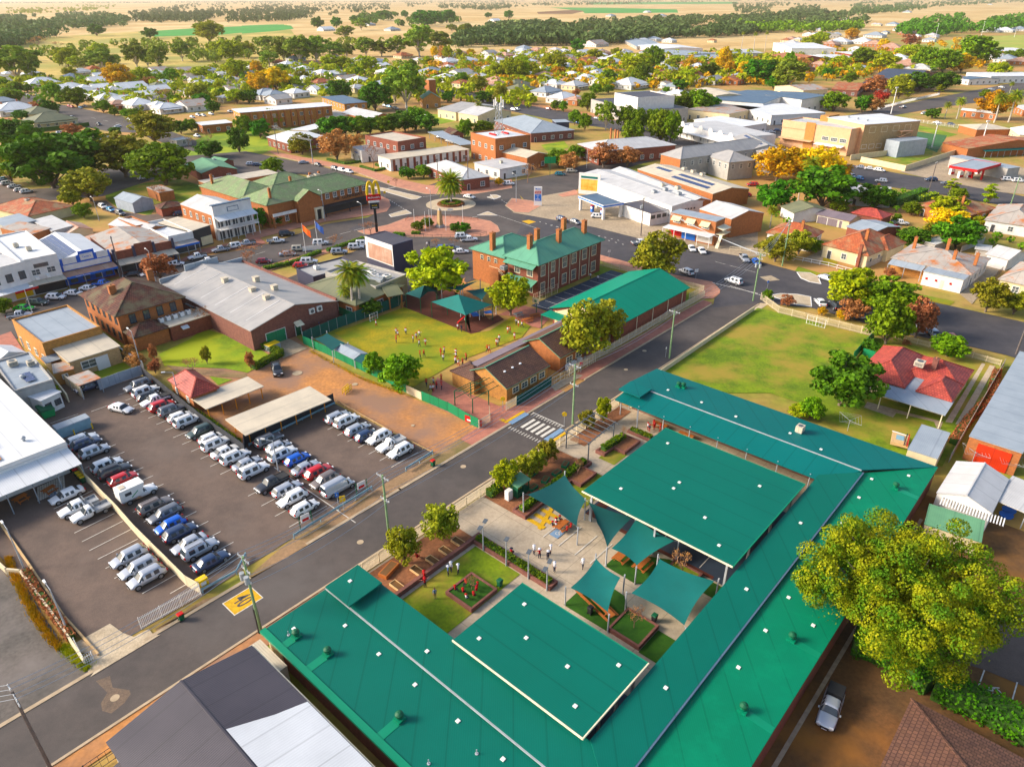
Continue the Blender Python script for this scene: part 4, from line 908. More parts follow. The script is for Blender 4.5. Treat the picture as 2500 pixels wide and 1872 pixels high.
sheet('driveway', 'C3 900,1080 1120,970 1190,985 940,1125', L3, 'apron'); sheet('paved_yard', 'C3 -120,1000 20,1080 440,1260 500,1240 560,1330 360,1500 250,1440 -200,1240', L1+.03, 'red_pave')
sheet('footpath', 'B3 1740,1370 1830,1320 1900,1390 1895,1420 1840,1463 1700,1463', L3, 'pink_pave'); sheet('footpath', 'B3 850,1085 1230,1185 1500,1262 1830,1322 1740,1372 1500,1300 1140,1235 850,1125', L3-.02, 'pink_pave')
c = K('B2 1705,680')[0];
def disc(name, c, r, h, k, z0=0, n=48, kind='structure', kt=None):
 mb = MB(); b = [(cos(2*pi*i/n)*r, sin(2*pi*i/n)*r, 0) for i in range(n)]; mb.hexa(b, [(x, y, h) for x, y, _ in b], k, kt); o = mb.build(name); o.location = (c.x, c.y, z0); tag(o, kind=kind); return o
rr = (K('B2 1910,680')[0]-K('B2 1498,680')[0]).length/2
disc('roundabout_apron', c, rr, .16, 'concrete_pale'); disc('roundabout_bed', c, rr*.56, .4, 'brick_purple', kt='mulch')
RB = (c, rr)
isl = K('B2 930,902 1180,852 1330,795 1500,775 1700,778 1900,795 2030,820 2090,860 2110,905 1990,945 1700,955 1330,948 1000,930'); sheet('plaza', isl, L3+.04, 'pink_pave'); strip('kerb', isl+[isl[0]], .3, .15, 'kerb')
pv = K('B2 530,790 800,690 1000,585 1100,600 1190,640 1205,690 1170,740 1000,775 660,825 400,885 0,990 0,930 300,850'); sheet('footpath', pv, L3, 'pink_pave')
pn = K('B2 180,235 300,255 1000,385 1215,455 1500,520 1850,525 2212,470 2212,545 1900,595 1500,595 1220,528 900,405 560,345 280,285'); sheet('footpath', pn, L3, 'pink_pave'); strip('kerb', pn[7:], .3, .15, 'kerb')
ci = K('B3 115,690 170,630 330,650 425,685 310,750 190,745'); sheet('plaza', ci, L3+.02, 'pink_pave'); strip('kerb', ci+[ci[0]], .3, .16, 'kerb')
sheet('footpath', 'B3 550,600 690,560 715,570 715,600 590,620', L3+.02, 'pink_pave'); sheet('footpath', 'A3 1430,1010 1760,1075 1740,1095 1560,1085 1400,1040', L3, 'pink_pave')
sheet('footpath', 'C1 -40,640 100,590 200,740 230,790 100,720 -40,760', L3, 'red_pave'); sheet('footpath', 'S 641,652 800,608 890,580 890,592 790,622 640,668 440,730 430,722', L3, 'pink_pave')
sheet('footpath', 'B1 2212,830 2100,868 1650,925 1500,1000 930,1120 560,1190 300,1260 0,1370 0,1330 300,1230 560,1150 930,1080 1500,970 1640,890 2150,780', L3, 'red_pave')
sheet('footpath', 'A3 0,740 900,900 900,925 0,765', L3, 'dirt')
for s_ in ('B2 1000,520 1150,545 1460,618 1420,638 1380,640 1160,575 1010,530', 'B2 1190,765 1330,725 1378,755 1210,787', 'B2 1925,770 2010,740 2090,772', 'B2 2005,620 2080,600 2120,615 2060,637', 'B3 -10,600 40,600 75,620 20,640'):
 p_ = K(s_); sheet('traffic_island', p_, L3+.04, 'concrete_pale'); strip('kerb', p_+[p_[0]], .15, .14, 'white')
for s_ in ('B4 460,1155 560,1160 620,1190 645,1245 560,1230 490,1200', 'B4 250,1335 330,1320 460,1325 565,1345 572,1420 460,1405'):
 p_ = K(s_); sheet('traffic_island', p_, L3+.04, 'concrete_pale'); strip('kerb', p_+[p_[0]], .2, .15, 'white')
def dashes(s, n, w, L, k='line'):
 P_ = K(s) if isinstance(s, str) else s; a, b = P_[0], P_[1]; d = (b-a); T_ = d.length; d.normalize(); nn = Vector((-d.y, d.x, 0))
 for i in range(n): c_ = a+d*(T_*(i+.5)/n); sheet('road_marking', [c_-d*L/2-nn*w/2, c_+d*L/2-nn*w/2, c_+d*L/2+nn*w/2, c_-d*L/2+nn*w/2], L2+.035, k)
dashes('B3 380,820 1120,1020', 14, .3, .6); dashes('B3 470,850 1080,985', 12, .3, .6); dashes('B3 0,755 380,880', 6, .15, 3.5); dashes('B4 -60,1260 190,1335', 9, .25, .8); dashes('B3 1830,1330 2212,1420', 12, .25, .8)
dashes('B2 1190,640 1380,760', 10, .25, 1.0); dashes('B2 1470,618 1590,602', 6, .25, .8); dashes('B2 2120,640 2212,700', 5, .25, 1); dashes('B2 1925,780 1800,800', 5, .25, 1); dashes('B2 650,965 1000,870', 3, .15, 4); dashes('B1 2212,900 1700,1060', 5, .15, 3)
for i in range(7): a_ = K(f'B2 {1090+i*26},{572-i*6}')[0]; sheet('crossing_bar', [a_+UD*0, a_+UD*1.6-VD*.0, a_+UD*1.6+VD*.5, a_+VD*.5], L2+.03, 'line')
dashes('A1 680,905 960,965', 3, .25, 6); dashes('B3 1840,1150 B3 2212,1250'.replace('B3 2212', '2212'), 3, .12, 3)
sheet('road_patch', 'B3 250,820 310,808 370,825 310,843', L2+.03, 'line_yellow'); sheet('road_patch', 'B4 170,1190 260,1180 330,1215 230,1225', L2+.03, 'apron')
sp_ = [GU(*uvof(p)) for p in K('E1 1750,215 1900,130 2012,200 1840,305')]; u_, v_ = [sum(q)/4 for q in zip(*[uvof(p) for p in sp_])]
sheet('speed_marking', rectuv(u_-1.8, v_-1.3, u_+1.8, v_+1.4), L2+.008, 'line'); sheet('speed_marking', rectuv(u_-1.7, v_-1.2, u_+1.7, v_+1.3), L2+.012, 'line_yellow')
t_ = text_obj('40', 1.9, 'asphalt_dark', 'speed_marking_figures', .002); t_.location = GU(u_, v_+.1, L2+.024); t_.rotation_euler = (0, 0, HU-pi/2); t_.scale = (.85, 1.5, 1); tag(t_, kind='structure')
for p_, r_ in ((K('E1 888,960')[0], .42), (K('D2 1213,1375')[0], .42), (K('D2 2138,697')[0], .42), (K('C3 1742,762')[0], .42), (K('C3 1575,930')[0], .38), (K('C2 648,962')[0], .9), (K('C2 1165,1062')[0], .5), (K('C2 1685,1432')[0], .3)):
 disc('manhole_cover', p_, r_, .012, 'kerb', L2+.012, 20)
sheet('road_stain', 'E1 740,830 850,790 870,880 1000,900 1010,930 960,1000 860,1080 790,1060 780,1000 830,920', L2+.009, 'stain')
def bays(s0, s1, n, L, off, w=.1):
 a, b = K(s0)[0], K(s1)[0]
 for i in range(n):
  c_ = a.lerp(b, i/(n-1)); q = c_+UD*L; nn = VD*(w/2); sheet('bay_line', [c_-nn, q-nn, q+nn, c_+nn], L1+.03, 'line')
bays('D1 690,455', 'D1 1830,1510', 13, 5.6, 0); bays('D1 485,895', 'D1 1100,1290', 0+5, 5.4, 0) if False else None
for s_ in ('D1 485,895 835,730', 'D1 670,1112 1030,935', 'D1 738,1190 1105,1005', 'D1 805,1270 1180,1078', 'D1 880,1348 1240,1165', 'D1 950,1430 1330,1230', 'D1 1030,1520 1410,1310', 'D1 1280,1656 1590,1480', 'D1 1530,1656 1680,1570', 'D1 455,1415 705,1330', 'C1 820,1310 970,1255'):
 if s_.startswith('D1 455'): s_ = 'C1 455,1415 705,1330'
 dashes(s_, 1, .1, (K(s_)[1]-K(s_)[0]).length)
bays('C1 1065,1158', 'D1 1980,585', 13, 2.4, 0); bays('D2 205,962', 'D2 575,1240', 4, 5.8, 0); bays('D2 655,512', 'D2 1750,550', 2, 1, 0) if False else None
dashes('D2 580,800 1003,1088', 1, .12, 19);
for i in range(7): c_ = K('D2 920,365')[0].lerp(K('D2 1490,705')[0], i/6); nn = VD*.05; sheet('bay_line', [c_-nn, c_+UD*5.2-nn, c_+UD*5.2+nn, c_+nn], L1+.03, 'line')
for i in range(12): a_ = K('D1 335,700')[0].lerp(K('D1 560,600')[0], i/11); sheet('hatch_marking', [a_, a_-VD*3.6-UD*1.1, a_-VD*3.6-UD*.85, a_+UD*.25], L1+.035, 'line')
sheet('painted_marking', 'D1 420,765 500,735 510,760 450,790', L1+.035, 'line_blue')
def wheelchair(c, a, s, lb):
 mb = MB(); n = 14
 def ln(p, q, w=.13): mb.bar((p[0],p[1],0), (q[0],q[1],0), w, .004, 'line')
 for i in range(n-3): t0, t1 = 2*pi*i/n+2.2, 2*pi*(i+1)/n+2.2; ln((.45*cos(t0),.45*sin(t0)), (.45*cos(t1),.45*sin(t1)))
 ln((-.05,1.0),(0,.3)); ln((0,.3),(.5,.3)); ln((.5,.3),(.75,-.4)); ln((-.02,.65),(.4,.65)); mb.tube((-.08,1.22,-.002),(-.08,1.22,.002),.14,.14,'line',10)
 o = mb.build(lb); o.location = c; o.rotation_euler = (0,0,a); o.scale = (s,s,1); tag(o, kind='structure')
wheelchair(GU(56.2,42.6,L3+.03), HU-pi/2, .55, 'access_symbol'); q_ = K('E7 1995,915')[0]; wheelchair(Vector((q_.x,q_.y,L1+.05)), HU+.3, .9, 'access_symbol'); q_ = K('D1 462,762')[0]; wheelchair(Vector((q_.x,q_.y,L1+.06)), HU+pi/2, .6, 'access_symbol')
for s_ in ('E7 1898,765 1865,855', 'E7 2158,840 2120,975'): dashes(s_, 1, .12, 2.6)
# ================================================================ GREEN ROOFED SCHOOL (plan coordinates)
def slab_uv(mb, pts, k, th=.16, ks=None): 
 P_ = [GU(*p) for p in pts];
 ar = sum(P_[i].x*P_[(i+1) % len(P_)].y-P_[(i+1) % len(P_)].x*P_[i].y for i in range(len(P_)))
 if ar < 0: P_.reverse()
 mb.hexa([p-Vector((0,0,th)) for p in P_], P_, ks or k, k)
sch = empty('school_building', (0,0,0)); tag(sch, 'long green metal roofed school wings wrapped around the concrete courtyard', 'school')
def spart(name, mb, label=None):
 o = mb.build(name, sch)
 if label: o['label'] = label
 return o
mb = MB(); slab_uv(mb, [(21.4,53.2,3.7),(29.1,53.2,3.75),(29.1,9.8,3.75),(21.4,9.8,3.7)], 'green_roof'); spart('roof', mb)
mb = MB(); slab_uv(mb, [(21.1,53.3,3.78),(21.75,53.3,3.8),(21.75,9.7,3.8),(21.1,9.7,3.78)], 'green_flash', .3); spart('flashing', mb)
mb = MB(); slab_uv(mb, [(29.0,52.8,4.15),(33.2,52.8,4.3),(33.2,17,4.3),(29.0,17,4.15)], 'green_roof'); spart('walkway_roof', mb)
mb = MB(); slab_uv(mb, [(28.85,53,4.1),(29.0,53,4.1),(29.0,17,4.1),(28.85,17,4.1)], 'steel', .14); spart('gutter', mb)
mb = MB(); slab_uv(mb, [(28.6,52.4,4.95),(32.9,52.4,5.05),(32.9,48.2,5.05),(28.6,48.2,4.95)], 'green_roof', .22); spart('porch_roof', mb)
mb = MB(); slab_uv(mb, [(20,17.1,3.95),(89,17.1,3.95),(98,9.72,3.6),(20,9.72,3.6)], 'green_bright'); spart('roof', mb)
mb = MB(); slab_uv(mb, [(30,16.8,4.3),(88.9,16.8,4.3),(84.1,20.9,4.5),(33.2,20.9,4.5)], 'green_roof'); spart('walkway_roof', mb)
mb = MB(); slab_uv(mb, [(30,16.62,4.28),(88.9,16.62,4.28),(88.9,16.8,4.28),(30,16.8,4.28)], 'deep_blue_roof', .2); spart('gutter', mb)
mb = MB(); slab_uv(mb, [(89,17.1,4.45),(98,9.75,3.6),(98,54,3.6),(89,54,4.5)], 'teal_roof'); spart('roof', mb)
mb = MB(); slab_uv(mb, [(84.1,20.9,3.75),(88.9,16.9,4.4),(88.9,53.2,4.4),(84.1,53.2,3.75)], 'teal_roof'); spart('walkway_roof', mb)
mb = MB(); slab_uv(mb, [(88.85,17,4.5),(89.02,17,4.5),(89.02,53.4,4.56),(88.85,53.4,4.56)], 'steel', .1); spart('ridge_cap', mb)
mb = MB(); slab_uv(mb, [(85.6,53.6,4.9),(89.1,53.6,4.9),(89.1,49.6,4.9),(85.6,49.6,4.9)], 'teal_roof', .22); spart('porch_roof', mb)
def wallbox(u0, v0, u1, v1, z0, z1, k, name='wall'):
 mb = MB(); P_ = [GU(*p) for p in ((u0,v0),(u1,v0),(u1,v1),(u0,v1))]; mb.hexa([p+Vector((0,0,z0)) for p in P_], [p+Vector((0,0,z1)) for p in P_], k); return spart(name, mb)
wallbox(21.7, 9.9, 29.0, 52.9, 0, 3.52, 'brick_red'); wallbox(29, 9.82, 97.6, 16.6, 0, 3.5, 'brick_red'); wallbox(89.2, 16.6, 97.5, 53.5, 0, 3.5, 'wall_cream')
wallbox(21.62, 50.5, 21.72, 52.95, 0, 3.45, 'wall_cream', 'cladding')
for v in (24, 28, 33, 38, 43, 47.5):  
 for i in range(2): p = GU(89.18, v+i*1.6, 1.1); o = bpy.data.objects.new('window', win_mesh(1.3, 1.3, 'frame_cream')); link(o); o.parent = sch; o.location = p; o.rotation_euler = (0,0,HV+pi) if False else (0,0,HU-pi/2)
wallbox(89.1, 17, 89.19, 53, 0, 1.0, 'brick_purple', 'wall_base')
for u in range(34, 84, 4):
 o = bpy.data.objects.new('window', win_mesh(1.6, 1.3, 'frame_cream')); link(o); o.parent = sch; o.location = GU(u, 16.62, 1.1); o.rotation_euler = (0,0,HU+pi)
pm = MB().tube((0,0,0), (0,0,3.9), .08, .08, 'pole_grey', 8).mesh('post')
for u, v in [(84.5,v) for v in (22,26.5,31,35.5,40,44.5,49)]+[(u,20.6) for u in range(36,84,5)]+[(32.8,v) for v in (19,24,29,34,39,44,49)]+[(86,50),(86,53.2),(88.6,53.2),(32.4,51.9)]:
 o = bpy.data.objects.new('post', pm); link(o); o.parent = sch; o.location = GU(u, v, 0)
rl = MB().box(-.18, -.18, 0, .18, .18, .08, 'frame_white').mesh('roof_light')
for u, v, z in [(23.6,51.0,3.72),(27.3,47.4,3.74),(27.3,42.0,3.74),(27.3,36.7,3.74),(27.3,31,3.74),(27.3,25.6,3.74),(30.4,38.4,4.22),(30.8,51,5.0),(58.5,18.8,4.4),(73,18.8,4.4),(42,18.8,4.4),(60.9,15.1,3.85),(59.0,11.7,3.7),(49,15,3.85),(55,15,3.85),(88.7,15.5,3.88),(93,12.1,3.71),(83.5,15.4,3.88),(91.5,48,4.26),(91.5,42,4.26),(91,36,4.3),(90.6,23,4.3),(92,28,4.2),(36,13,3.75),(70,15.2,3.86),(77,15.2,3.86)]:
 o = bpy.data.objects.new('roof_light', rl); link(o); o.parent = sch; o.location = GU(u, v, z); o.rotation_euler = (0,0,HU)
tv = MB(); tv.box(-.42,-.42,0,.42,.42,.22,'green_bright'); tv.tube((0,0,.2),(0,0,.45),.24,.24,'green_bright',12); tv.tube((0,0,.45),(0,0,.62),.3,.4,'green_flash',14); tv.tube((0,0,.62),(0,0,.8),.4,.38,'dark_bin',14); tv.tube((0,0,.8),(0,0,.96),.38,.14,'dark_bin',14); tv = tv.mesh('turbine_vent', smooth=False)
for u, v, z in ((23.2,49.9,3.72),(24.0,45.7,3.72),(24.0,35.0,3.72),(24,22,3.72),(88.8,12.6,3.74),(70,11.5,3.7),(55.7,12.6,3.74),(45,12.6,3.74),(94,47.5,4.0),(94.3,46.8,4.0)):
 o = bpy.data.objects.new('turbine_vent', tv); link(o); o.parent = sch; o.location = GU(u, v, z); o.rotation_euler = (0,0,HU)
 if u < 25: mb = MB(); slab_uv(mb, [(21.75,v-.45,z+.02),(u-.3,v-.45,z+.025),(u-.3,v+.45,z+.025),(21.75,v+.45,z+.02)], 'green_flash', .03); spart('flashing_tray', mb)
 elif v < 14: mb = MB(); slab_uv(mb, [(u-.4,9.75,3.61),(u+.4,9.75,3.61),(u+.4,v-.3,z+.02),(u-.4,v-.3,z+.02)], 'green_flash', .03); spart('flashing_tray', mb)
for u, v, z in ((22.8,50.7,3.72),(26.2,27.6,3.74),(22.9,30,3.72),(25.1,25,3.72)): mb = MB(); mb.tube(GU(u,v,z), GU(u,v,z+.55), .05, .05, 'pole_grey', 6); mb.tube(GU(u,v,z), GU(u,v,z+.05), .16, .16, 'pole_grey', 8); spart('vent_pipe', mb)
acm = MB(); acm.box(-.6,-.5,.2,.6,.5,1.1,'cream_roof'); acm.tube((0,0,1.1),(0,0,1.15),.35,.35,'steel_dark',14); acm.box(-.5,-.4,0,.5,.4,.2,'steel')
o = acm.build('air_conditioner', sch); o.location = GU(93.5, 27.2, 4.03); o.rotation_euler = (0,0,HU)
def court_roof(u0, v0, u1, v1, z, label, lights, k='green_roof'):
 root = empty('covered_court', GU(u0, v0, 0), HU); tag(root, label, 'court roof'); L, W = u1-u0, v1-v0
 mb = MB(); mb.hexa([(0,0,z-.2),(L,0,z-.2),(L,W,z-.2),(0,W,z-.2)], [(0,0,z),(L,0,z),(L,W,z),(0,W,z)], k); mb.build('roof', root)
 mb = MB(); mb.box(-.12,-.05,z-.16,-.002,W+.05,z+.03,'frame_cream'); mb.box(L+.002,0,z-.16,L+.1,W,z+.03,'green_flash'); mb.box(-.1,-.12,z-.17,L+.1,-.002,z+.02,'frame_cream' if 'near' in label else 'green_flash'); mb.build('gutter', root)
 for x in np.linspace(.9, L-.9, 4):
  for y in (.9, W/2, W-.9) if W > 18 else (.8, W-.8):
   mb = MB(); mb.box(x-.12,y-.12,0,x+.12,y+.12,z-.2,'steel'); mb.build('post', root)
  mb = MB(); mb.box(x-.09,.3,z-.55,x+.09,W-.3,z-.2,'steel'); mb.build('beam', root)
 for u, v in lights: o = bpy.data.objects.new('roof_light', rl); link(o); o.parent = root; o.location = (u-u0, v-v0, z)
 return root
court_roof(60.1, 21.3, 80.1, 41.8, 5.0, 'big flat green roof over the dark sports court', [(76.8,39.4),(69.8,33.5),(63.7,38.4),(68.2,33.4),(65.6,27.6),(62.2,24),(75.9,25.4)])
court_roof(32.6, 21.3, 42.8, 37.0, 5.0, 'smaller flat green roof at near side of the school courtyard', [(34.4,35.2),(37.5,31.8),(40.7,34.8),(37.5,26.7),(40.8,23.2),(34.6,23.6)])
sail([GU(56.5,47.9,3.4), GU(63.2,47.0,3.3), GU(60.8,41.6,3.3), GU(56.5,39.9,2.6)], 'dark teal shade sail over the yellow painted picnic area', 'sail_dark')
sail([GU(60.6,41.2,3.3), GU(62.4,35.6,2.7), GU(55.9,34.9,2.6)], 'small dark teal triangular shade sail beside the big court roof', 'sail_dark')
sail([GU(55.9,34.3,2.7), GU(62.0,34.8,3.2), GU(61.8,29.3,2.9), GU(55.7,30.6,2.5)], 'teal shade sail above picnic tables on turf beside the court', 'sail')
sail([GU(53.1,34.5,2.9), GU(52.6,30.8,2.7), GU(47.6,29.0,2.5), GU(47.7,34.1,2.6)], 'teal shade sail above the long picnic table', 'sail')
sail([GU(51.5,28.6,2.6), GU(57.6,28.8,3.2), GU(59.0,22.6,2.8), GU(51.4,22.0,2.5)], 'largest teal shade sail next to the walkway roof', 'sail')
for u, v, L, lb, rz in ((57.4,42.8,2.0,'timber picnic table under the dark sail with pupils around it',HU),(57.6,33.8,2.0,'timber picnic table at left of the turf under the sail',HU),(58.2,31.2,2.4,'timber picnic table at right of the turf beneath the sail corner',HU),(60.3,32.3,1.8,'timber picnic table mostly hidden beneath the sail',HU),(49.6,31.8,5.6,'very long timber picnic table under the kite shaped sail',HV-.25),(86.8,46.2,2.4,'timber bench table on the verandah under the canopy',HV),(86.8,41.6,2.4,'red timber table against the classroom wall under the canopy',HV)):
 picnic_table(GU(u,v), rz, lb, L)
planter([GU(*p) for p in ((39.6,45.5),(43.6,45.5),(43.6,41.6),(39.6,41.6))], 'square brick planter with children sitting on its green turf', .55, fill='turf')
planter([GU(*p) for p in ((47.5,28.6),(51.2,28.6),(51.2,24.9),(47.5,24.9))], 'square brick planter with bare tree between the sails', .55, fill='turf')
planter([GU(*p) for p in ((59.4,28.7),(61.4,28.7),(61.4,25.2),(59.4,25.2))], 'small brick planter with bare tree beside the court', .5, fill='lawn')
planter([GU(*p) for p in ((47.9,49.8),(49.2,49.8),(49.2,37.2),(47.9,37.2))], 'long low brick planter with a clipped green strip dividing lawn and yard', .5)
planter([GU(*p) for p in ((55.7,47.6),(66.0,47.9),(66.0,46.3),(69.6,46.3),(69.6,48.4),(71.3,48.4),(71.3,49.9),(55.7,49.6))], 'stepped brick planter with clipped hedge beside the vegetable beds', .55)
planter([GU(*p) for p in ((74.4,48.2),(76.8,48.2),(76.8,46.2),(80.8,46.2),(80.8,49.0),(74.4,49.6))], 'stepped brick planter with hedge under the steel pergola', .55)
planter([GU(*p) for p in ((82.3,45.0),(83.2,45.0),(83.2,49.2),(82.3,49.2))], 'narrow brick planter with hedge along the verandah', .45)
hedge('hedge', [GU(48.55,49.4), GU(48.55,37.6)], .8, .75, 'clipped green hedge in the long low brick planter', 'mid', z=.12)
hedge('hedge', [GU(56.2,48.7), GU(70.8,49.2)], .9, 1.1, 'clipped hedge along the stepped planter beside vegetable beds', 'mid')
hedge('hedge', [GU(75,48.9), GU(80.2,48.6)], .9, 1.2, 'clipped hedge in the planter by the steel pergola', 'mid'); hedge('hedge', [GU(82.75,45.3), GU(82.75,49)], .7, .9, 'low hedge in the narrow planter along the verandah', 'mid')
hedge('hedge', [GU(55.9,54.3), GU(58.3,54.4)], 1.2, 1.1, 'short green hedge behind the cream fence by the little green playhouse', 'mid')
mb = MB(); P_ = [GU(*p) for p in ((34.6,49.5),(49.3,49.55))]; mb.bar(P_[0]+Vector((0,0,.35)), P_[1]+Vector((0,0,.35)), .45, .7, 'brick_purple'); thing('garden_wall', mb, 'long low brick retaining wall between the lawn and the mulch garden', 'wall')
bedm = MB(); bedm.box(-.9,-.45,0,.9,-.38,.35,'timber_pale'); bedm.box(-.9,.38,0,.9,.45,.35,'timber_pale'); bedm.box(-.9,-.38,0,-.83,.38,.35,'timber_pale'); bedm.box(.83,-.38,0,.9,.38,.35,'timber_pale'); bedm.box(-.83,-.38,0,.83,.38,.27,'dirt_dark'); bm_ = bedm.mesh('garden_bed')
for i, (u, v) in enumerate(((36.6,50.7),(39.8,50.8),(42.2,50.7),(44.4,50.7),(46.6,50.8))):
 o = bpy.data.objects.new('raised_bed', bm_); link(o); o.location = GU(u, v, L3); o.rotation_euler = (0,0,HV); tag(o, f'pale timber raised bed, {ORD(i+1)} from the near end along the brick wall', 'garden bed', 'timber raised garden beds')
gb = MB(); gb.box(-.7,-.4,0,.7,.4,.4,'green_fence'); gb.box(-.6,-.3,.4,.6,.3,.42,'dirt_dark'); gbm = gb.mesh('green_bed')
for i, (u, v) in enumerate(((61.3,51.0),(63.8,50.8),(66.2,50.7),(68.6,51.0),(63.9,53.2))):
 o = bpy.data.objects.new('raised_bed', gbm); link(o); o.location = GU(u, v, L3); o.rotation_euler = (0,0,HU+.3*(i % 2)); tag(o, ['dark green','green rimmed','mid green','far green','lone green'][i]+f' raised vegetable bed on the mulch, {ORD(i+1)} counted from the playhouse', 'garden bed', 'green raised vegetable beds')
mb = MB(); mb.box(-1.3,-.6,0,1.3,.6,.5,'timber'); mb.box(-1.15,-.45,.5,1.15,.45,.52,'dirt_dark'); thing('raised_bed', mb, 'weathered timber bed with leafy plants next to the green porch roof', 'garden bed', GU(37.6,53.4,L3), HU+.25)
r = empty('playhouse', GU(59.4,51.9,L3), HU+.0); tag(r, 'small dark green playhouse with pale green roof on the mulch', 'playhouse')
mb = MB(); mb.box(-1.2,-.8,0,1.2,.8,.75,'dark_bin'); mb.box(-1.2,-.8,.75,-1.1,.8,2,'dark_bin');
for x, y in ((-1.15,-.75),(1.15,-.75),(1.15,.75),(-1.15,.75),(0,-.75)): mb.box(x-.06,y-.06,.7,x+.06,y+.06,2.0,'dark_bin')
mb.build('frame', r); mb = MB(); mb.hexa([(-1.4,-1,1.9),(1.4,-1,1.9),(1.4,1,2.2),(-1.4,1,2.2)], [(-1.4,-1,2.0),(1.4,-1,2.0),(1.4,1,2.3),(-1.4,1,2.3)], 'soft_green_roof'); mb.build('roof', r); MB().box(-.3,-.2,.75,.3,.2,1.0,'yellow').build('counter', r)
r = empty('cupboard', GU(57.4,52.0,L3), HU); tag(r, 'white outdoor cupboard at the near end of the playhouse', 'cupboard'); MB().box(-.45,-.35,0,.45,.35,1.5,'wall_white').build('body', r); MB().box(-.4,-.37,.1,.4,-.352,1.4,'frame_white').build('door', r)
r = empty('pergola', GU(72.0,49.4,0), HU); tag(r, 'open steel pergola over the school entrance path', 'pergola')
for x, y in ((0,0),(7.2,.5),(.4,4.4),(7.4,4.4)): MB().tube((x,y,0),(x,y,3.0),.1,.1,'steel_dark',8).build('post', r)
for a, b in (((0,0),(7.3,.5)),((.4,4.4),(7.4,4.4))): MB().bar((a[0]-.3,a[1],3.0),(b[0]+.3,b[1],3.0),.12,.16,'steel_dark').build('beam', r)
for i in range(7): MB().bar((i*1.2,-.3,3.12),(i*1.2+.2,4.8,3.12),.08,.1,'steel_dark').build('rafter', r)
for (u, v, h), lb, db in zip(((47.7,47.5,3.9),(47.6,43.6,3.8),(47.7,40.2,3.8),(47.7,37.4,3.6)), ('slim grey yard lamp at far end of the long planter with two panels','slim grey yard lamp second from far end of the long planter','slim grey yard lamp third from far end of the long planter','slim grey yard lamp with two panels at near end of the long planter'), (True,False,False,True)):
 lamp_post(GU(u,v), h, lb, HU+.3, 'steel', .7 if db else .15, db, 'lamp', 'slim lamps along the long planter', flat=True)
wheelie_bin(GU(44.6,41.9), HU, 'green wheelie bin beside the square planter with children', 'dark_bin', 'dark_bin'); wheelie_bin(GU(51.9,25.7), HU, 'dark bin beside the planter with bare tree', 'black', 'dark_bin'); wheelie_bin(GU(48.2,31.6), HU, 'black bin by the very long picnic table', 'black', 'black'); wheelie_bin(GU(85.9,44.0), HU, 'black bin on the verandah between timber benches', 'black', 'black')
fence('school_fence', [GU(30.5,55.6), GU(55,55.2)], 1.5, 'cream picket fence along the street in front of the mulch garden', 'cream_fence', 'picket', pw=.1)
fence('school_fence', [GU(55,55.2), GU(72.3,54.9)], 1.5, 'cream picket fence between the crossing and the playhouse', 'cream_fence', 'picket', pw=.1)
fence('school_fence', [GU(76.5,54.9), GU(88.5,55.2)], 1.5, 'cream picket fence from the crossing to the green porch', 'cream_fence', 'picket', pw=.1)
mb = MB(); mb.bar(GU(89,55.6,.5), GU(142,56.2,.5), .12, 1.0, 'cream_fence'); thing('low_wall', mb, 'long low cream wall along the street beside the green playing field', 'wall')
fence('school_gate', [GU(72.3,54.9), GU(74.6,53.2)], 1.5, 'open cream picket gate by the pedestrian crossing', 'cream_fence', 'picket', cat='gate', posts=False)
n_ = 0
def kid(p, rz, kd, top, bot, hat, lb, g=None, s=1.0, z=.07): person(p, rz, kd, top, bot, hat, lb, g, s, z)
for (u, v, a, top, hat) in ((40.3,44.9,0,'cloth_red','cloth_red'),(40.6,43.9,1,'cloth_red','cloth_red'),(40.2,43.0,.5,'cloth_white','cloth_red'),(41.0,42.6,1.2,'cloth_red','cloth_red'),(41.8,42.9,2,'cloth_red','cloth_red'),(42.4,43.3,2.6,'cloth_red','cloth_red'),(41.8,44.6,4,'cloth_red','cloth_red')):
 kid(GU(u,v), a, 'sit', top, 'cloth_navy', hat, f"child in a {'red jumper' if top == 'cloth_red' else 'white shirt'} sitting in the square planter, {ORD(n_+1)} round the circle", 'children in the square planter', .95, .49); n_ += 1
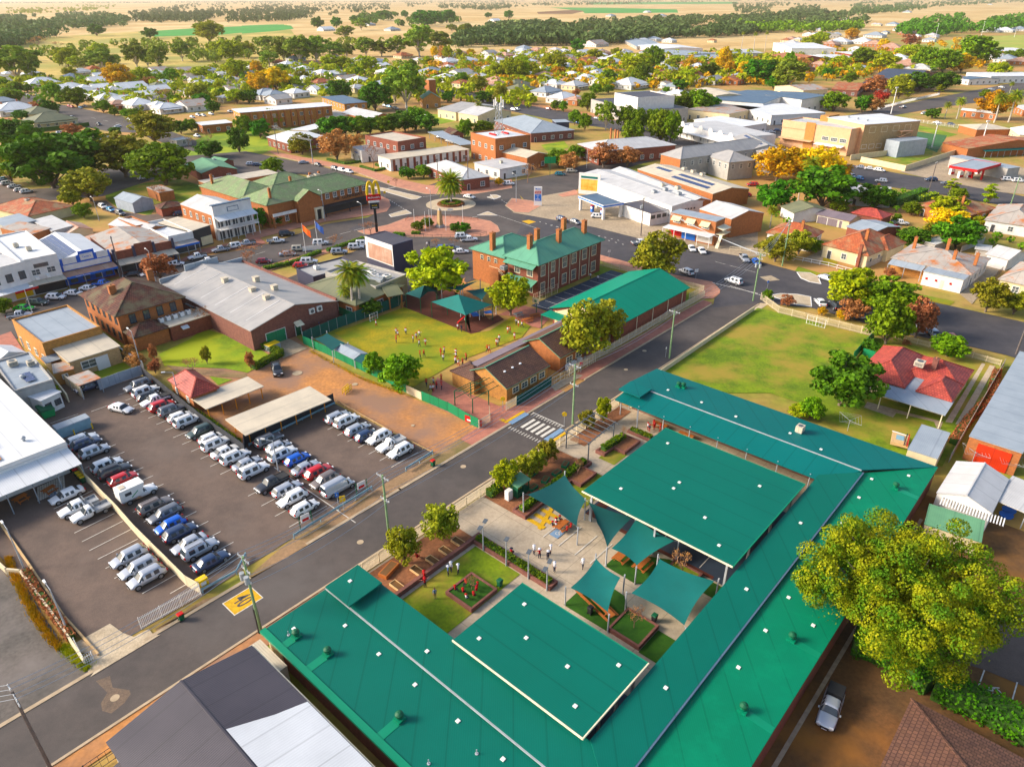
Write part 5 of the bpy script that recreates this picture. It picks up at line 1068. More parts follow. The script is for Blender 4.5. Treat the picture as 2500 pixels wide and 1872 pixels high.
for (u, v, a, kd, top, bot, hat, lb) in ((41.8,47.6,0,'stand','cloth_blue','cloth_navy','cloth_white','adult in pale blue shirt talking on the lawn, left of three'),(42.5,47.8,4,'stand','cloth_white','cloth_navy','cloth_white','adult in white shirt talking on the lawn, middle of three'),(42.8,46.9,3,'stand','cloth_white','cloth_navy','cloth_white','adult in white shirt on the lawn, right of three'),
 (39.4,49.1,1,'walk','cloth_red','cloth_red','cloth_red','child in red standing on the low brick wall'),(38.7,48.2,2,'out','cloth_red','cloth_navy','cloth_red','child in red hat and jumper on the lawn beside the brick wall'),(38.3,46.1,5,'stand','cloth_blue','cloth_khaki',None,'adult in blue shirt and khaki trousers on the lawn near the planter'),
 (51.2,42.3,1,'stand','cloth_white','cloth_navy','cloth_white','pupil in white hat leaning at the long planter hedge'),(51.2,41.4,2,'out','cloth_red','cloth_navy','cloth_white','pupil in red jumper leaning on the long planter'),(52.6,40.8,3,'stand','cloth_white','cloth_navy','cloth_white','tall pupil in white shirt beside the double yard lamp'),(51.6,40.4,2,'stand','cloth_navy','cloth_navy','cloth_white','pupil in dark jumper with white hat near the yard lamp'),
 (50.6,38.6,4,'stand','cloth_white','cloth_navy','cloth_white','pupil in white at near end of the long planter'),(53.2,36.4,1,'walk','cloth_white','cloth_navy','cloth_white','pupil in white walking alone across the concrete'),(49.4,44.4,1,'sit','cloth_red','cloth_navy','cloth_navy','child in red sitting on the edge of the long planter'),
 (43.2,19.9,3,'run','cloth_red','cloth_red',None,'person in dark red running beside the walkway roof'),(39.6,20.8,2,'walk','cloth_navy','cloth_navy',None,'person in black walking below the walkway roof'),(64.9,33.6,1,'stand','cloth_blue','cloth_navy',None,'person in blue standing under the big court roof'),(41.2,52.5,1,'sit','cloth_red','cloth_red',None,'person in red crouching in the mulch garden')):
 kid(GU(u,v), a, kd, top, bot, hat, lb, None, 1.12, .07 if 'planter,' not in lb else .1)
for i, (u, v, a, top) in enumerate(((56.8,43.9,-1,'cloth_navy'),(57.6,44.0,-1,'cloth_white'),(58.3,43.9,-1.2,'cloth_navy'),(58.9,43.1,3,'cloth_white'),(58.0,41.8,2,'cloth_red'),(57.2,41.8,2,'cloth_red'),(57.0,43.5,0,'cloth_white'))): kid(GU(u,v), a+HU, 'sit', top, 'cloth_navy', 'cloth_red', f"pupil in a {top[6:].replace('navy','dark')} top sitting at the sail shaded table, {ORD(i+1)} around it", 'pupils around the shaded table', 1, .07)
for i, (u, v, top) in enumerate(((84.9,47.3,'cloth_white'),(84.6,46.8,'cloth_navy'),(85.6,46.5,'cloth_red'),(85.8,45.6,'cloth_red'),(86.2,47.0,'cloth_red'))): kid(GU(u,v), i, 'stand', top, 'cloth_red', 'cloth_red', f'pupil in {top[6:].replace("navy","dark")} top by the verandah table, {ORD(i+1)} from the left', 'pupils by the verandah table', 1, .07)
# ================================================================ NEARBY BUILDINGS
B = Bld
b = B('shed', (5.8, 4, 19.0, 50.9), 5.0, 'large shed with charcoal metal roof partly painted white, beside the street', 'shed', 'wall_grey', 'gabley', 'charcoal_roof', 1.3, .2)
mb = MB(); L, W = b.L, b.W; zz = lambda x: 5.0+1.3*(L+.2-x)/(L/2+.2)+.02
mb.hexa([(L/2+.25,-.1,zz(L/2+.25)-.01),(L+.15,-.1,zz(L+.15)-.01),(L+.15,W-9.2,zz(L+.15)-.01),(L*.8,W-8.6,zz(L*.8)-.01),(L/2+.25,W-7.3,zz(L/2+.25)-.01)], [(L/2+.25,-.1,zz(L/2+.25)),(L+.15,-.1,zz(L+.15)),(L+.15,W-9.2,zz(L+.15)),(L*.8,W-8.6,zz(L*.8)),(L/2+.25,W-7.3,zz(L/2+.25))], 'white_roof'); b.part('painted_roof_area', mb)
mb = MB(); mb.box(L-.1,0,4.8,L+.3,W,4.95,'yellow'); b.part('gutter', MB().box(L+.2,-.2,4.75,L+.34,W+.2,4.9,'frame_cream'))
b.wing(-5.2, 30, -.1, W-2, 3.6, 'wall_grey', 'skillion', 'charcoal_roof', .8, .1, 'x1')
fence('fence', [GU(-6,53.2), GU(20.6,53.6)], 1.7, 'dark steel rail fence along the street before the charcoal shed', 'black_fence', 'mesh')
b = B('gate_screen', (19.6, 48.5, 21.0, 53.4), 2.6, 'narrow cream gate enclosure wedged between shed and green roofed school', 'enclosure', 'cream_fence', 'flat', 'cream_roof', 0, .02)
b = B('house', (30, -24, 57.1, 1.7), 3.0, 'house with brown tiled hip roof at the lower right corner', 'house', 'brick_red', 'hip', 'brown_tile', 3.2, .0)
b = B('commercial_building', (-10, 103.6, 20.9, 150), 4.4, 'long white roofed commercial building with verandah at left edge beside the car park', 'shop', 'wall_white', 'skillion', 'white_roof', .6, -.1, parapet=.55)
b.awning(0, 0, 1, 4.6, 3.3, 'white_roof', .6, True, 'blue_roof'); b.ac(.72, .18, 4.5, 2.0); b.ac(.68, .34, 4.6, 1.6); b.ac(.82,.55,4.6,1.3); b.vent(.88, .12, 4.5); b.vent(.75,.55,4.6)
b.wins(0, 5, 2.2, 1.4, .9, 'frame_dark');
mb = MB(); mb.box(0,0,0,9,.9,.03,'orange_m'); mb.box(8.1,-5,0,9,-.002,.03,'orange_m'); b.part('painted_logo_band', mb, (14.5, 7.5, 4.63))
for i, (x, y) in enumerate(((-1,-2.6),(5.2,-2.2),(8.5,-3))):
 p = b.A+Matrix.Rotation(b.rot,3,'Z')@Vector((18+x,y,0)); picnic_table(Vector((p.x,p.y,0)), b.rot+.3, f'brown bench table under the white verandah, {ORD(i+1)} from the left', 1.6, 'timber')
b = B('shop', 'C1 270,780 480,1030 150,1160', 4.2, 'grey flat roofed building behind the white commercial building', 'shop', 'wall_grey', 'flat', 'blue_roof', 0, .1, parapet=.3); b.ac(.6,.2,4.2); b.ac(.75,.6,4.2,1.4); b.vent(.3,.6,4.2,.4); b.solar([(2,2,4.4),(6,2,4.4),(6,3.5,4.4),(2,3.5,4.4)],4,1)
b = B('shop', 'C1 100,715 225,775 -60,860', 4.0, 'white gabled roof at left edge behind the grey flat building', 'shop', 'wall_white', 'gablex', 'white_roof', 1.2, .2)
b = B('hut', 'C1 212,1150 380,1075 455,1165', 2.9, 'small white pavilion with potted plants by the green skip', 'hut', 'wall_white', 'flat', 'white_roof', 0, .2); b.wins('R', 2, .8, .8, 1, 'frame_dark')
b = B('bank_building', (30.2, 141.1, 40.3, 157.6), 5.0, 'yellow brick building with flat grey roof beside the tiled two storey house', 'building', 'brick_yellow', 'flat', 'blue_roof', 0, -.1, parapet=.35); b.autowin(1, 4)
b.wing(1.5, -7.0, 10.1, -.05, 3.4, 'brick_cream', 'skillion', 'cream_roof', .4, .25, 'y1'); b.part('metal_awning', MB().hexa([(-1,-2.3,2.3),(1.6,-2.3,2.3),(1.6,0,2.7),(-1,0,2.7)], [(-1,-2.3,2.4),(1.6,-2.3,2.4),(1.6,0,2.8),(-1,0,2.8)], 'blue_roof'))
for x in (4.5,): o = bpy.data.objects.new('window', win_mesh(2.4, 1.3, 'frame_white', 1)); link(o); o.parent = b.root; o.location = (x, -7.02, 1.2)
b = B('shed', 'C1 470,880 640,843 690,915', 2.5, 'little brick outhouse with dark flat roof behind the yellow building', 'shed', 'brick_yellow', 'flat', 'rust_roof', 0, .1); b.wins('L', 1, .7, .7, 1.1)
b = B('shipping_container', 'C1 780,782 890,745 962,790', 2.6, 'white corrugated container on the dry back lawn', 'container', 'white_roof', 'flat', 'white_roof', 0, 0)
b = B('carport', 'C1 600,1000 790,935 905,1012', 2.6, 'rusty carport roof with dark car beneath', 'carport', roof='skillion', rk='rust_roof', rise=.2, ov=.1, walls=False)
for x in (.1, b.L-.1):
 for y in (.1, b.W-.1): b.part('post', MB().box(x-.06,y-.06,0,x+.06,y+.06,2.55,'steel'))
fence('fence', 'C1 900,1115 1085,1045 1290,978', 2.0, 'corrugated pale metal fence around the dry back lawn', 'shed_metal', 'solid'); fence('fence', 'C1 400,870 520,990 750,1180', 1.8, 'pale wall beside the narrow lane left of the rusty carport', 'cream_fence', 'wall', posts=False); fence('fence','C1 450,1000 620,1220',1.6,'pale fence on the left side of the narrow lane','cream_fence','wall',posts=False); fence('fence','C1 1090,800 1290,925',1.7,'white fence between dry lawn and the creeper bushes','wall_white','wall',posts=False)
b = B('two_storey_house', (43.7, 141.2, 56.4, 158), 6.5, 'two storey orange brick house with mossy tiled hip roof and fire stairs', 'house', 'brick_orange', 'hip', 'dark_tile', 3.4, .7)
b.chimney(.22, .45, 8.2, 9.8, 'brick_orange', 1.3, .9); b.chimney(.98, .75, 4, 9.4, 'brick_orange', 1.2, .9)
b.wins('L', 6, .8, 1.5, 1, 'frame_dark'); b.wins('L', 6, .8, 1.5, 4.3, 'frame_dark'); b.wins('R', 4, 1.0, 1.7, 4.1, 'frame_dark', .1, .95)
b.wing(.5, -4.6, 7, -.05, 3, 'brick_orange', 'hip', 'dark_tile', 1.6, .4); b.wing(7.2, -5.2, 15.5, -.06, 3.2, 'brick_red', 'skillion', 'cream_roof', .25, .15, 'y1')
for i in range(5): b.ac(.55+i*.11, -.13, 3.25, .8, 'white')
b.part('awning', MB().hexa([(9.2,-6.1,2.1),(10.6,-6.1,2.1),(10.6,-5.2,2.5),(9.2,-5.2,2.5)], [(9.2,-6.1,2.2),(10.6,-6.1,2.2),(10.6,-5.2,2.6),(9.2,-5.2,2.6)], 'white_roof'))
mb = MB();
for i in range(14): mb.box(13.4+i*.38, -.9-i*.0, 4.6-i*.33, 13.8+i*.38, .6, 4.66-i*.33, 'black')
for y in (-.9,.6): mb.bar((13.2,y,5.6), (18.8,y,1.0), .06, .06, 'black'); mb.bar((13.2,y,4.7), (18.8,y,.1), .1, .25, 'black')
b.part('fire_stairs', mb)
b = B('hall', (59.2, 119.8, 79.2, 157.5), 4.4, 'long brick hall with pale grey gable roof and roof cowls', 'hall', 'brick_purple', 'gabley', 'grey_roof', 2.3, .25)
b.door(0, .25, 4.2, 2.6, 'green_fence', name='roller_door'); b.door(0, .5, 1.2, 2.2, 'dark_bin')
b.part('awning', MB().hexa([(9.2,-1.1,2.3),(11,-1.1,2.3),(11,0,2.9),(9.2,0,2.9)], [(9.4,-.8,2.7),(10.8,-.8,2.7),(10.8,0,3.1),(9.4,0,3.1)], 'frame_cream'))
for x in (13.6, 15.4): b.part('air_conditioner', MB().box(-.6,-.35,0,.6,0,1.1,'white').tube((0,-.36,.55),(0,-.33,.55),.4,.4,'steel_dark',14), (x, 0, 3.6))
for x, y in ((.42,.2),(.44,.36),(.63,.30),(.64,.5),(.40,.62)): b.part('roof_cowl', MB().box(-.55,-.55,0,.55,.55,1.5,'cream_roof').box(-.65,-.65,1.5,.65,.65,1.62,'cream_roof'), (x*b.L, y*b.W, 5.6))
b.part('parapet', MB().box(b.L-.3,0,0,b.L+.05,b.W,5.0,'brick_purple')); b.part('front_parapet', MB().box(0,b.W-.2,4.2,b.L,b.W+.12,5.6,'blue_roof').box(b.L*.3,b.W-.2,5.6,b.L*.7,b.W+.12,7.2,'blue_roof'));
for i in range(6): b.part('skylight', MB().hexa([(1+.0,4+i*6,4.62),(9.3,4+i*6,6.55),(9.3,4.25+i*6,6.55),(1,4.25+i*6,4.62)], [(1+.0,4+i*6,4.68),(9.3,4+i*6,6.62),(9.3,4.25+i*6,6.62),(1,4.25+i*6,4.68)], 'pale_roof'))
for (u0,v0,u1,v1), lb in (((47.7,87.5,53.3,103),'pale carport roof over the dirt yard, farther of two'),((46,76,51.3,97.5),'x')): pass
b = B('carport', 'C1 1720,1185 1855,1280 C2 325,1070', 2.4, 'pale ribbed carport roof over the dirt yard, smaller and farther of two', 'carport', roof='flat', rk='cream_roof', walls=False, ov=.1)
for x in (.3, b.L-.3):
 for y in np.linspace(.3, b.W-.3, 5): b.part('post', MB().box(x-.06,y-.06,0,x+.06,y+.06,2.3,'orange_m'))
b = B('carport', 'C2 5,1375 185,1515 900,1170', 2.4, 'long pale ribbed carport roof beside the black fence', 'carport', roof='flat', rk='cream_roof', walls=False, ov=.1)
for x in (.8, b.L-.8):
 for y in np.linspace(.8, b.W-.8, 6): b.part('post', MB().box(x-.06,y-.06,0,x+.06,y+.06,2.3,'orange_m'))
fence('fence', 'C1 1290,985 1800,1400 2208,1690 D2 180,503 978,128', 1.9, 'long black fence wrapping the carports at the car park edge', 'black_fence', 'solid')
b = B('cottage', 'C1 1530,1020 1725,1170 1930,1080', 3.0, 'small brick cottage with red tiled hip roof behind the black fence', 'cottage', 'brick_orange', 'hip', 'red_tile', 1.9, .35); b.wins('L', 2, .7, .9, 1.2)
b = B('classroom', (76.6, 69.7, 87.5, 79), 2.9, 'brown tiled classroom with orange brick gable beside the green wire pergola', 'classroom', 'brick_yellow', 'gablex', 'brown_tile', 2.4, .3, fas='school_green'); b.wins('R',4,1.4,1,1.2,'frame_cream',.1,.95);
for i in range(3): b.part('skylight', MB().tube((0,0,0),(0,0,.15),.25,.2,'lamp',10), (2.2+i*2.0, 2.4, 4.25))
b.wing(-1.5, 6.2, 3.0, 11.5, 2.8, 'brick_yellow', 'hip', 'brown_tile', 1.1, .3)
b = B('classroom', (91.2, 69.9, 104.5, 79.5), 3.1, 'brown tiled classroom behind the pepper tree beside the street', 'classroom', 'brick_orange', 'gablex', 'brown_tile', 2.4, .3, fas='school_green'); b.wins('R',4,1.6,1,1.2,'frame_cream',.1,.95);
for i in range(3): b.part('air_conditioner', MB().box(0,-.9,0,.9,-.3,1.1,'white'), (1.2+i*1.8,0,.1))
b = B('classroom', 'C3 160,885 1010,480 1110,500', 3.2, 'long low classroom wing with purple metal roof facing the playing grass', 'classroom', 'brick_yellow', 'skillion', 'purple_roof', .7, .2)
b = B('gym', (107, 69.3, 135.4, 84.2), 3.9, 'school hall with bright green gable roof and cream gable', 'hall', 'brick_red', 'gablex', 'green_gym', 2.6, .5, fas='green_gym')
b.part('gable_panel', MB().hexa([(-.08,1,3.4),(-.02,1,3.4),(-.02,b.W-1,3.4),(-.08,b.W-1,3.4)], [(-.08,b.W/2-.4,6.1),(-.02,b.W/2-.4,6.1),(-.02,b.W/2+.4,6.1),(-.08,b.W/2+.4,6.1)], 'wall_cream')); b.part('gable_wall', MB().box(-.09,.5,0,-.025,b.W-.5,3.4,'wall_cream'))
b.part('entry_porch', MB().box(-3.0,b.W-4,3.0,0,b.W+.8,3.15,'green_gym').box(-2.9,b.W+.6,0,-2.75,b.W+.72,3,'dark_bin').box(-2.9,b.W-3.9,0,-2.75,b.W-3.75,3,'dark_bin')); b.solar([(.6,b.W-2.2,4.5),(7,b.W-2.2,4.5),(7,b.W-5,5.35),(.6,b.W-5,5.35)],5,1)
for i in range(5): b.part('downpipe', MB().tube((2+i*6,-.35,0),(2+i*6,-.35,3.8),.07,.07,'frame_cream',6))
b = B('historic_school', (116.6, 96.3, 140.6, 105.8), 8.0, 'two storey red brick school with green roof, white sash windows and tall chimneys', 'school', 'brick_red', 'hip', 'school_green', 3.2, .7)
sd = b.side('R');
for i, (t, w) in enumerate(((.07,1.3),(.22,1.2),(.40,1.5),(.55,1.6),(.72,1.6),(.88,1.6))):
 for z in (.9, 4.9): b.wins(sd, 1, w, 2.3, z, 'frame_cream', t-.02, t+.02, 2)
for t in (.15, .31, .48, .64, .80): p_, r_ = b.place(sd, t, 0, .1); b.part('downpipe', MB().tube((0,0,.2),(0,0,7.6),.07,.07,'frame_cream',6), p_)
sl_ = b.side('L'); b.wins(sl_, 2, 1.5, 2.0, .9, 'frame_cream', .15, .95, 2); b.wins(sl_, 2, 1.5, 2.0, 4.7, 'frame_cream', .15, .95, 2); b.awning(sl_, .05, .98, 1.8, 7.0, 'school_green', .9, False); b.awning(sl_, .05, .98, 2.2, 3.1, 'school_green', .9, False)
for x, y in ((.12,.52),(.45,.3),(.86,.3),(.32,.72),(.78,.8)): b.chimney(x, y, 8.5, 12.9, 'brick_orange', 1.1, .9)
b.wing(-.5, 9.6, 13, 20, 7.6, 'brick_orange', 'hip', 'school_green', 2.8, .6); b.chimney(.02, 1.5, 8, 12.2, 'brick_orange', 1.2, .9)
for i in range(3): b.part('window', MB().box(0,0,0,.06,.8,1.0,'pane').box(-.05,-.08,-.08,.05,0,1.08,'frame_cream').box(-.05,.8,-.08,.05,.88,1.08,'frame_cream').box(-.05,-.08,1,.05,.88,1.08,'frame_cream').box(-.06,0,.48,.0,.8,.53,'frame_cream'), (-.56, 12+i*2.2, 5.6))
mb = MB()
for i in range(12): mb.box(-2.1,4.2+i*.5,.3+i*.33,-.6,4.7+i*.5,.36+i*.33,'brick_orange')
mb.box(-2.1,10.2,0,-.6,13,4.2,'brick_orange'); mb.bar((-2.1,4.2,1.4),(-2.1,10.2,5.2),.07,.07,'frame_cream'); mb.bar((-2.1,4.2,.9),(-2.1,10.2,4.7),.07,.07,'frame_cream'); mb.bar((-2.1,10.2,5.2),(-2.1,13,5.2),.07,.07,'frame_cream'); b.part('stairs', mb)
b.ac(-.06, .95, 5, 1.3, 'steel'); fence('cage', [GU(113.5,94.9), GU(122,94.9)], 2.2, 'cream mesh cage along the foot of the historic school', 'cream_fence', 'mesh')
sheet('netball_court', [GU(112,87), GU(143,86.5), GU(143,94.5), GU(112,94.5)], L1+.02, 'court')
for i in range(9): sheet('court_marking', rectuv(113+i*3.4, 87.4, 113.12+i*3.4, 94), L1+.03, 'line')
sheet('court_marking', rectuv(113, 90.6, 142, 90.72), L1+.031, 'line')
r = empty('basketball_hoop', GU(109.2,90.5,0), HU+pi); tag(r, 'cream basketball backboard at the end of the dark court', 'basketball hoop'); MB().tube((0,0,0),(0,0,3.2),.08,.08,'dark_bin',8).build('pole', r); MB().box(.3,-.9,2.7,.36,.9,3.8,'frame_cream').box(.36,-.35,2.9,.38,.35,3.4,'school_green').build('backboard', r)
pg = [K('C3 0,235',3.6)[0], None]
def hiproof_sail(s, z, zt, label, k='sail'):
 P_ = K(s, z); o0 = P_[0].copy(); o0.z = 0; root = empty('shade_canopy', o0); tag(root, label, 'shade canopy'); Q = [p-o0 for p in P_]; c_ = sum(Q, Vector())/len(Q); c_.z = zt; mb = MB()
 for i in range(len(Q)): mb.face([Q[i], Q[(i+1) % len(Q)], c_], k)
 mb.build('canopy', root);
 for q in Q: MB().tube((q.x,q.y,0),(q.x,q.y,z),.08,.08,'dark_bin',8).build('post', root)
 return root
hiproof_sail('C2 1850,320 1990,300 C3 375,345 135,440', 3.6, 6.0, 'large teal pyramid shade canopy over the playground'); hiproof_sail('C2 1620,245 1900,225 1890,170 1750,290', 3.4, 5.0, 'dark green pyramid shade canopy beside the gum tree at the playground', 'sail_dark')
sail(K('C3 -60,200 250,130 90,220', 4.0), 'teal triangular sail behind the playground canopy', 'sail', .4); sail(K('C3 130,220 375,185 280,305', 3.6), 'dark teal triangular sail between playground and round green tree', 'sail_dark', .4)
r = empty('playground_set', K('C3 250,470')[0], .3); tag(r, 'playground set with white posts, blue climbing wall and green rails', 'playground')
for x, y in ((-3,0),(-1.5,1.2),(0,-1),(1.5,.8),(3,-.6),(4.2,.9),(0,1.6),(-3.4,1.8)): MB().tube((x,y,0),(x,y,2.3),.08,.08,'white',8).build('post', r)
MB().box(-1.4,-.9,1.0,0,1.1,1.1,'blue').box(1.4,-.6,1.1,3,.8,1.2,'blue').build('deck', r); MB().hexa([(-.2,1.1,.1),(1.6,1.3,.1),(1.6,1.5,.1),(-.2,1.3,.1)],[(-.2,.6,2.2),(1.6,.8,2.2),(1.6,.95,2.2),(-.2,.75,2.2)],'blue_roof').build('climbing_wall', r); MB().bar((-3,0,2.2),(-1.5,1.2,2.2),.09,.09,'sign_green').bar((0,-1,2.2),(3,-.6,2.2),.09,.09,'lime').bar((3,-.6,2.2),(4.2,.9,2.2),.09,.09,'lime').build('rail', r) if False else MB().bar((-3,0,2.2),(-1.5,1.2,2.2),.09,.09,'sign_green').bar((0,-1,2.2),(3,-.6,2.2),.09,.09,'yellow').build('rail', r); MB().hexa([(-4.8,-1.3,.1),(-4.8,-.8,.1),(-3,-.3,1.2),(-3,-.8,1.2)][::-1],[(-4.8,-1.3,.2),(-4.8,-.8,.2),(-3,-.3,1.3),(-3,-.8,1.3)][::-1],'red').build('slide', r)
picnic_table(K('C3 690,500')[0], .5, 'orange timber picnic table by the hall porch, nearer of two', 2.2); picnic_table(K('C3 760,460')[0], .5, 'orange timber picnic table by the hall porch, farther of two', 2.2); picnic_table(K('C3 610,450')[0], .5, 'grey picnic table beside the round green tree', 2.0, 'steel')
r = empty('pergola', K('C3 40,1250')[0], HU); tag(r, 'open dark green wire pergola frame on red paving', 'pergola');
P0 = K('C3 40,1250')[0];
for x in (0,3.8,7.6):
 for y in (0,-4.2): MB().tube((x,y,0),(x,y,2.8),.09,.09,'dark_bin',6).build('post', r)
 MB().bar((x,0,2.8),(x,-2.1,3.5),.06,.06,'dark_bin').bar((x,-2.1,3.5),(x,-4.2,2.8),.06,.06,'dark_bin').build('rafter', r)
for y, z in ((0,2.8),(-1,3.15),(-2.1,3.5),(-3.1,3.15),(-4.2,2.8),(0,1.4)): MB().bar((0,y,z),(7.6,y,z),.09,.09,'dark_bin').build('rail', r)
fence('fence', 'C2 705,700 1000,830 1230,940 1470,1050 1630,1140', 1.8, 'long bright green panel fence between dirt lot and playing grass', 'green_fence', 'solid', pk='dark_bin'); fence('fence', 'C2 1630,1140 1765,1205', 1.6, 'beige gate panel in the green fence line', 'cream_fence', 'solid'); fence('fence', 'C2 1765,1205 2000,1305 2200,1420 C3 250,1455', 1.8, 'green panel fence along the dirt lot near the wire pergola', 'green_fence', 'solid', pk='dark_bin')
fence('fence', 'C2 705,690 1010,560 1560,360 1600,290', 2.4, 'dark green shade cloth fence behind the goal', 'shade_cloth', 'solid', pk='steel'); fence('fence', 'C2 950,400 1160,480', 1.7, 'short green fence beside the palms', 'green_fence', 'solid')
fence('fence', [GU(91.5,68), GU(142,68.2)], 1.6, 'cream picket fence along the street beside the green roofed school hall', 'cream_fence', 'picket'); fence('fence', 'C3 500,1300 590,1250', 1.7, 'short cream picket panel at the crossing', 'cream_fence', 'picket'); fence('fence', 'C3 595,1255 905,1075', 1.8, 'dark green cloth fence in front of the brown tiled classroom', 'shade_cloth', 'solid'); fence('fence', 'C3 255,1460 355,1400 350,1330', 1.6, 'cream picket gate at end of green fence', 'cream_fence', 'picket', cat='gate')
fence('fence', 'C3 905,1075 1070,1000 1300,860', 1.6, 'cream gate fence by the air conditioned classroom', 'cream_fence', 'mesh'); fence('fence', 'B3 860,1180 1130,1240 1500,1330 1760,1400 1640,1463', 1.4, 'cream fence around the lawn corner of the school at the junction', 'cream_fence', 'picket')
fence('fence', 'C4 -160,300 0,420 240,480 640,580 845,630', 1.6, 'cream picket fence between playing field and main road', 'cream_fence', 'picket'); fence('fence', 'C4 855,645 665,850', 1.9, 'dark green fence between field and red tiled house', 'green_fence', 'solid'); fence('fence', 'C4 1040,650 1350,730 1620,790 1990,895', 1.2, 'low cream fence in front of the red tiled house', 'cream_fence', 'picket'); fence('fence', 'C4 750,810 855,840', 1.7, 'short green fence beside the red tiled house', 'green_fence', 'solid')
fence('fence', 'C4 2020,900 1740,1390 1600,1640 D4 1530,290', 1.5, 'grey fence along the driveway of the red tiled house', 'wall_grey', 'solid')
fence('goal_fence', 'C4 250,515 415,560', 1.9, 'white goal frame on the playing field', 'white', 'mesh', cat='goal'); fence('goal', 'C2 1303,500 1370,470', 1.6, 'white goal frame on the worn grass', 'white', 'mesh', cat='goal', posts=True)
sail(K('C2 800,650 915,600 1080,690 960,760', 2.4), 'grey green shade cloth over the sandpit by the green fence', 'sail_dark', .2)
b = B('shade_shelter', 'C2 975,745 1155,835 1260,775', 1.9, 'pale curved shelter beside the green fence', 'shelter', roof='gablex', rk='blue_roof', rise=.5, walls=False, ov=.05); b.part('frame', MB().box(0,0,0,.08,.08,1.9,'steel').box(b.L-.08,b.W-.08,0,b.L,b.W,1.9,'steel').box(0,b.W-.08,0,.08,b.W,1.9,'steel').box(b.L-.08,0,0,b.L,.08,1.9,'steel'))
b = B('shade_shelter', 'C2 1160,840 1270,890 1330,800', 1.9, 'dark teal shelter beside the olive bushes', 'shelter', roof='gablex', rk='sail_dark', rise=.4, walls=False, ov=.05); b.part('frame', MB().box(0,0,0,.08,.08,1.9,'steel').box(b.L-.08,b.W-.08,0,b.L,b.W,1.9,'steel'))
b = B('restaurant', 'C2 690,190 1170,345 1640,190', 3.5, 'restaurant with olive metal hip roof behind the palms', 'restaurant', 'brick_orange', 'hip', 'olive_roof', 2.4, .5)
b.wing(-1, b.W*.55, b.L*.9, b.W*1.25, 4.4, 'wall_grey', 'flat', 'grey_roof', 0, 0, parapet=.4); b.autowin(1, 4, 1.6, 1.4)
for i in range(4): b.ac(.35+i*.14, .86+.1*(i % 2), 4.4, 1.5, 'wall_white');
b.part('duct', MB().bar((b.L*.5,b.W*.7,5),(b.L*.85,b.W*.75,5),.9,.6,'steel')); b.part('duct', MB().bar((b.L*.45,b.W*.8,5),(b.L*.8,b.W*.86,5),.9,.6,'steel'))
b2 = B('drive_porch', 'C2 1370,185 1470,270 1570,235', 3.3, 'small olive gable porch over the driveway with silver car', 'porch', roof='gabley', rk='olive_roof', rise=1, walls=False);
for x, y in ((.1,.1),(b2.L-.1,.1),(.1,b2.W-.1),(b2.L-.1,b2.W-.1)): b2.part('post', MB().box(x-.12,y-.12,0,x+.12,y+.12,3.25,'brick_orange'))
b = B('restaurant_annex', 'B2 420,1220 560,1290 860,1150', 3.6, 'low flat grey roof with dark fascia beside the restaurant', 'shop', 'wall_navy', 'flat', 'grey_roof', 0, 0, parapet=.3); b.ac(.4,.3,3.6,1.2,'wall_white')
b = B('big_screen', 'B2 990,945 1218,1022 1378,972', 7.0, 'white and navy boxed outdoor screen standing above the parking lot', 'screen', 'wall_navy', 'flat', 'charcoal_roof', 0, 0, parapet=.15); s_ = b.side('L'); b.panel(s_, 0, 1, 1.6, 7.1, 'wall_white', .02); b.panel(s_, .1, .96, 1.9, 5.8, 'rust_pink', .1, 'screen_mesh')
p_ = K('B2 1090,910')[0]; r = empty('restaurant_sign', p_, .35); tag(r, 'tall pole sign with yellow arches over a red box and a black box', 'sign')
MB().box(-.35,-.3,0,.35,.3,8.2,'black').build('pole', r); MB().box(-2.0,-.35,9.4,2.0,.35,11.0,'red').build('red_box', r); MB().box(-1.3,-.3,6.9,1.3,.3,8.6,'black').build('black_box', r); MB().box(-1.5,-.3,8.75,1.5,.3,9.2,'white').build('slim_box', r)
mb = MB()
for s_ in (-1, 1):
 pts = [Vector((s_*(.88-.85*cos(t)), 0, 10.9+3.7*sin(t))) for t in np.linspace(0, pi, 15)]
 for a_, c_ in zip(pts[:-1], pts[1:]): mb.bar(a_, c_, .6, .62, 'yellow')
mb.build('arches', r)
for body, z, s_, k in (("McDonald's", 10.2, .72, 'white'), ('McCafé', 7.9, .5, 'yellow'), ('24 HOUR', 7.3, .38, 'white')): t_ = text_obj(body, s_, k, 'sign_lettering', .02); t_.parent = r; t_.location = (0, -.38 if z > 9 else -.33, z); t_.rotation_euler = (R(90), 0, 0)
for s__, lab, fk in (('B2 500,1085', 'white flag pole with orange flag beside the beige wagon', 'flag_orange'), ('B2 605,1055', 'white flag pole with blue flag near the white banner', 'flag_blue')):
 p_ = K(s__)[0]; r = empty('flag_pole', p_, -.5); tag(r, lab, 'flag pole'); MB().tube((0,0,0),(0,0,8.2),.08,.05,'white',8).build('pole', r); mb = MB()
 for i in range(6): x0, x1 = .06+i*.42, .06+(i+1)*.42; y0, y1 = .12*sin(i*1.3), .12*sin((i+1)*1.3); mb.face([(x0,y0,6.2-i*.28),(x1,y1,6.2-(i+1)*.28),(x1,y1,7.9-(i+1)*.25),(x0,y0,7.9-i*.25)], fk)
 mb.build('flag', r)
thing('banner', MB().box(-2.6,-.03,.3,2.6,.03,1.5,'white').box(-2.6,-.05,0,-2.5,.05,1.6,'steel').box(2.5,-.05,0,2.6,.05,1.6,'steel'), 'white street banner between the two flag poles', 'banner', K('B2 555,1065')[0], .4)
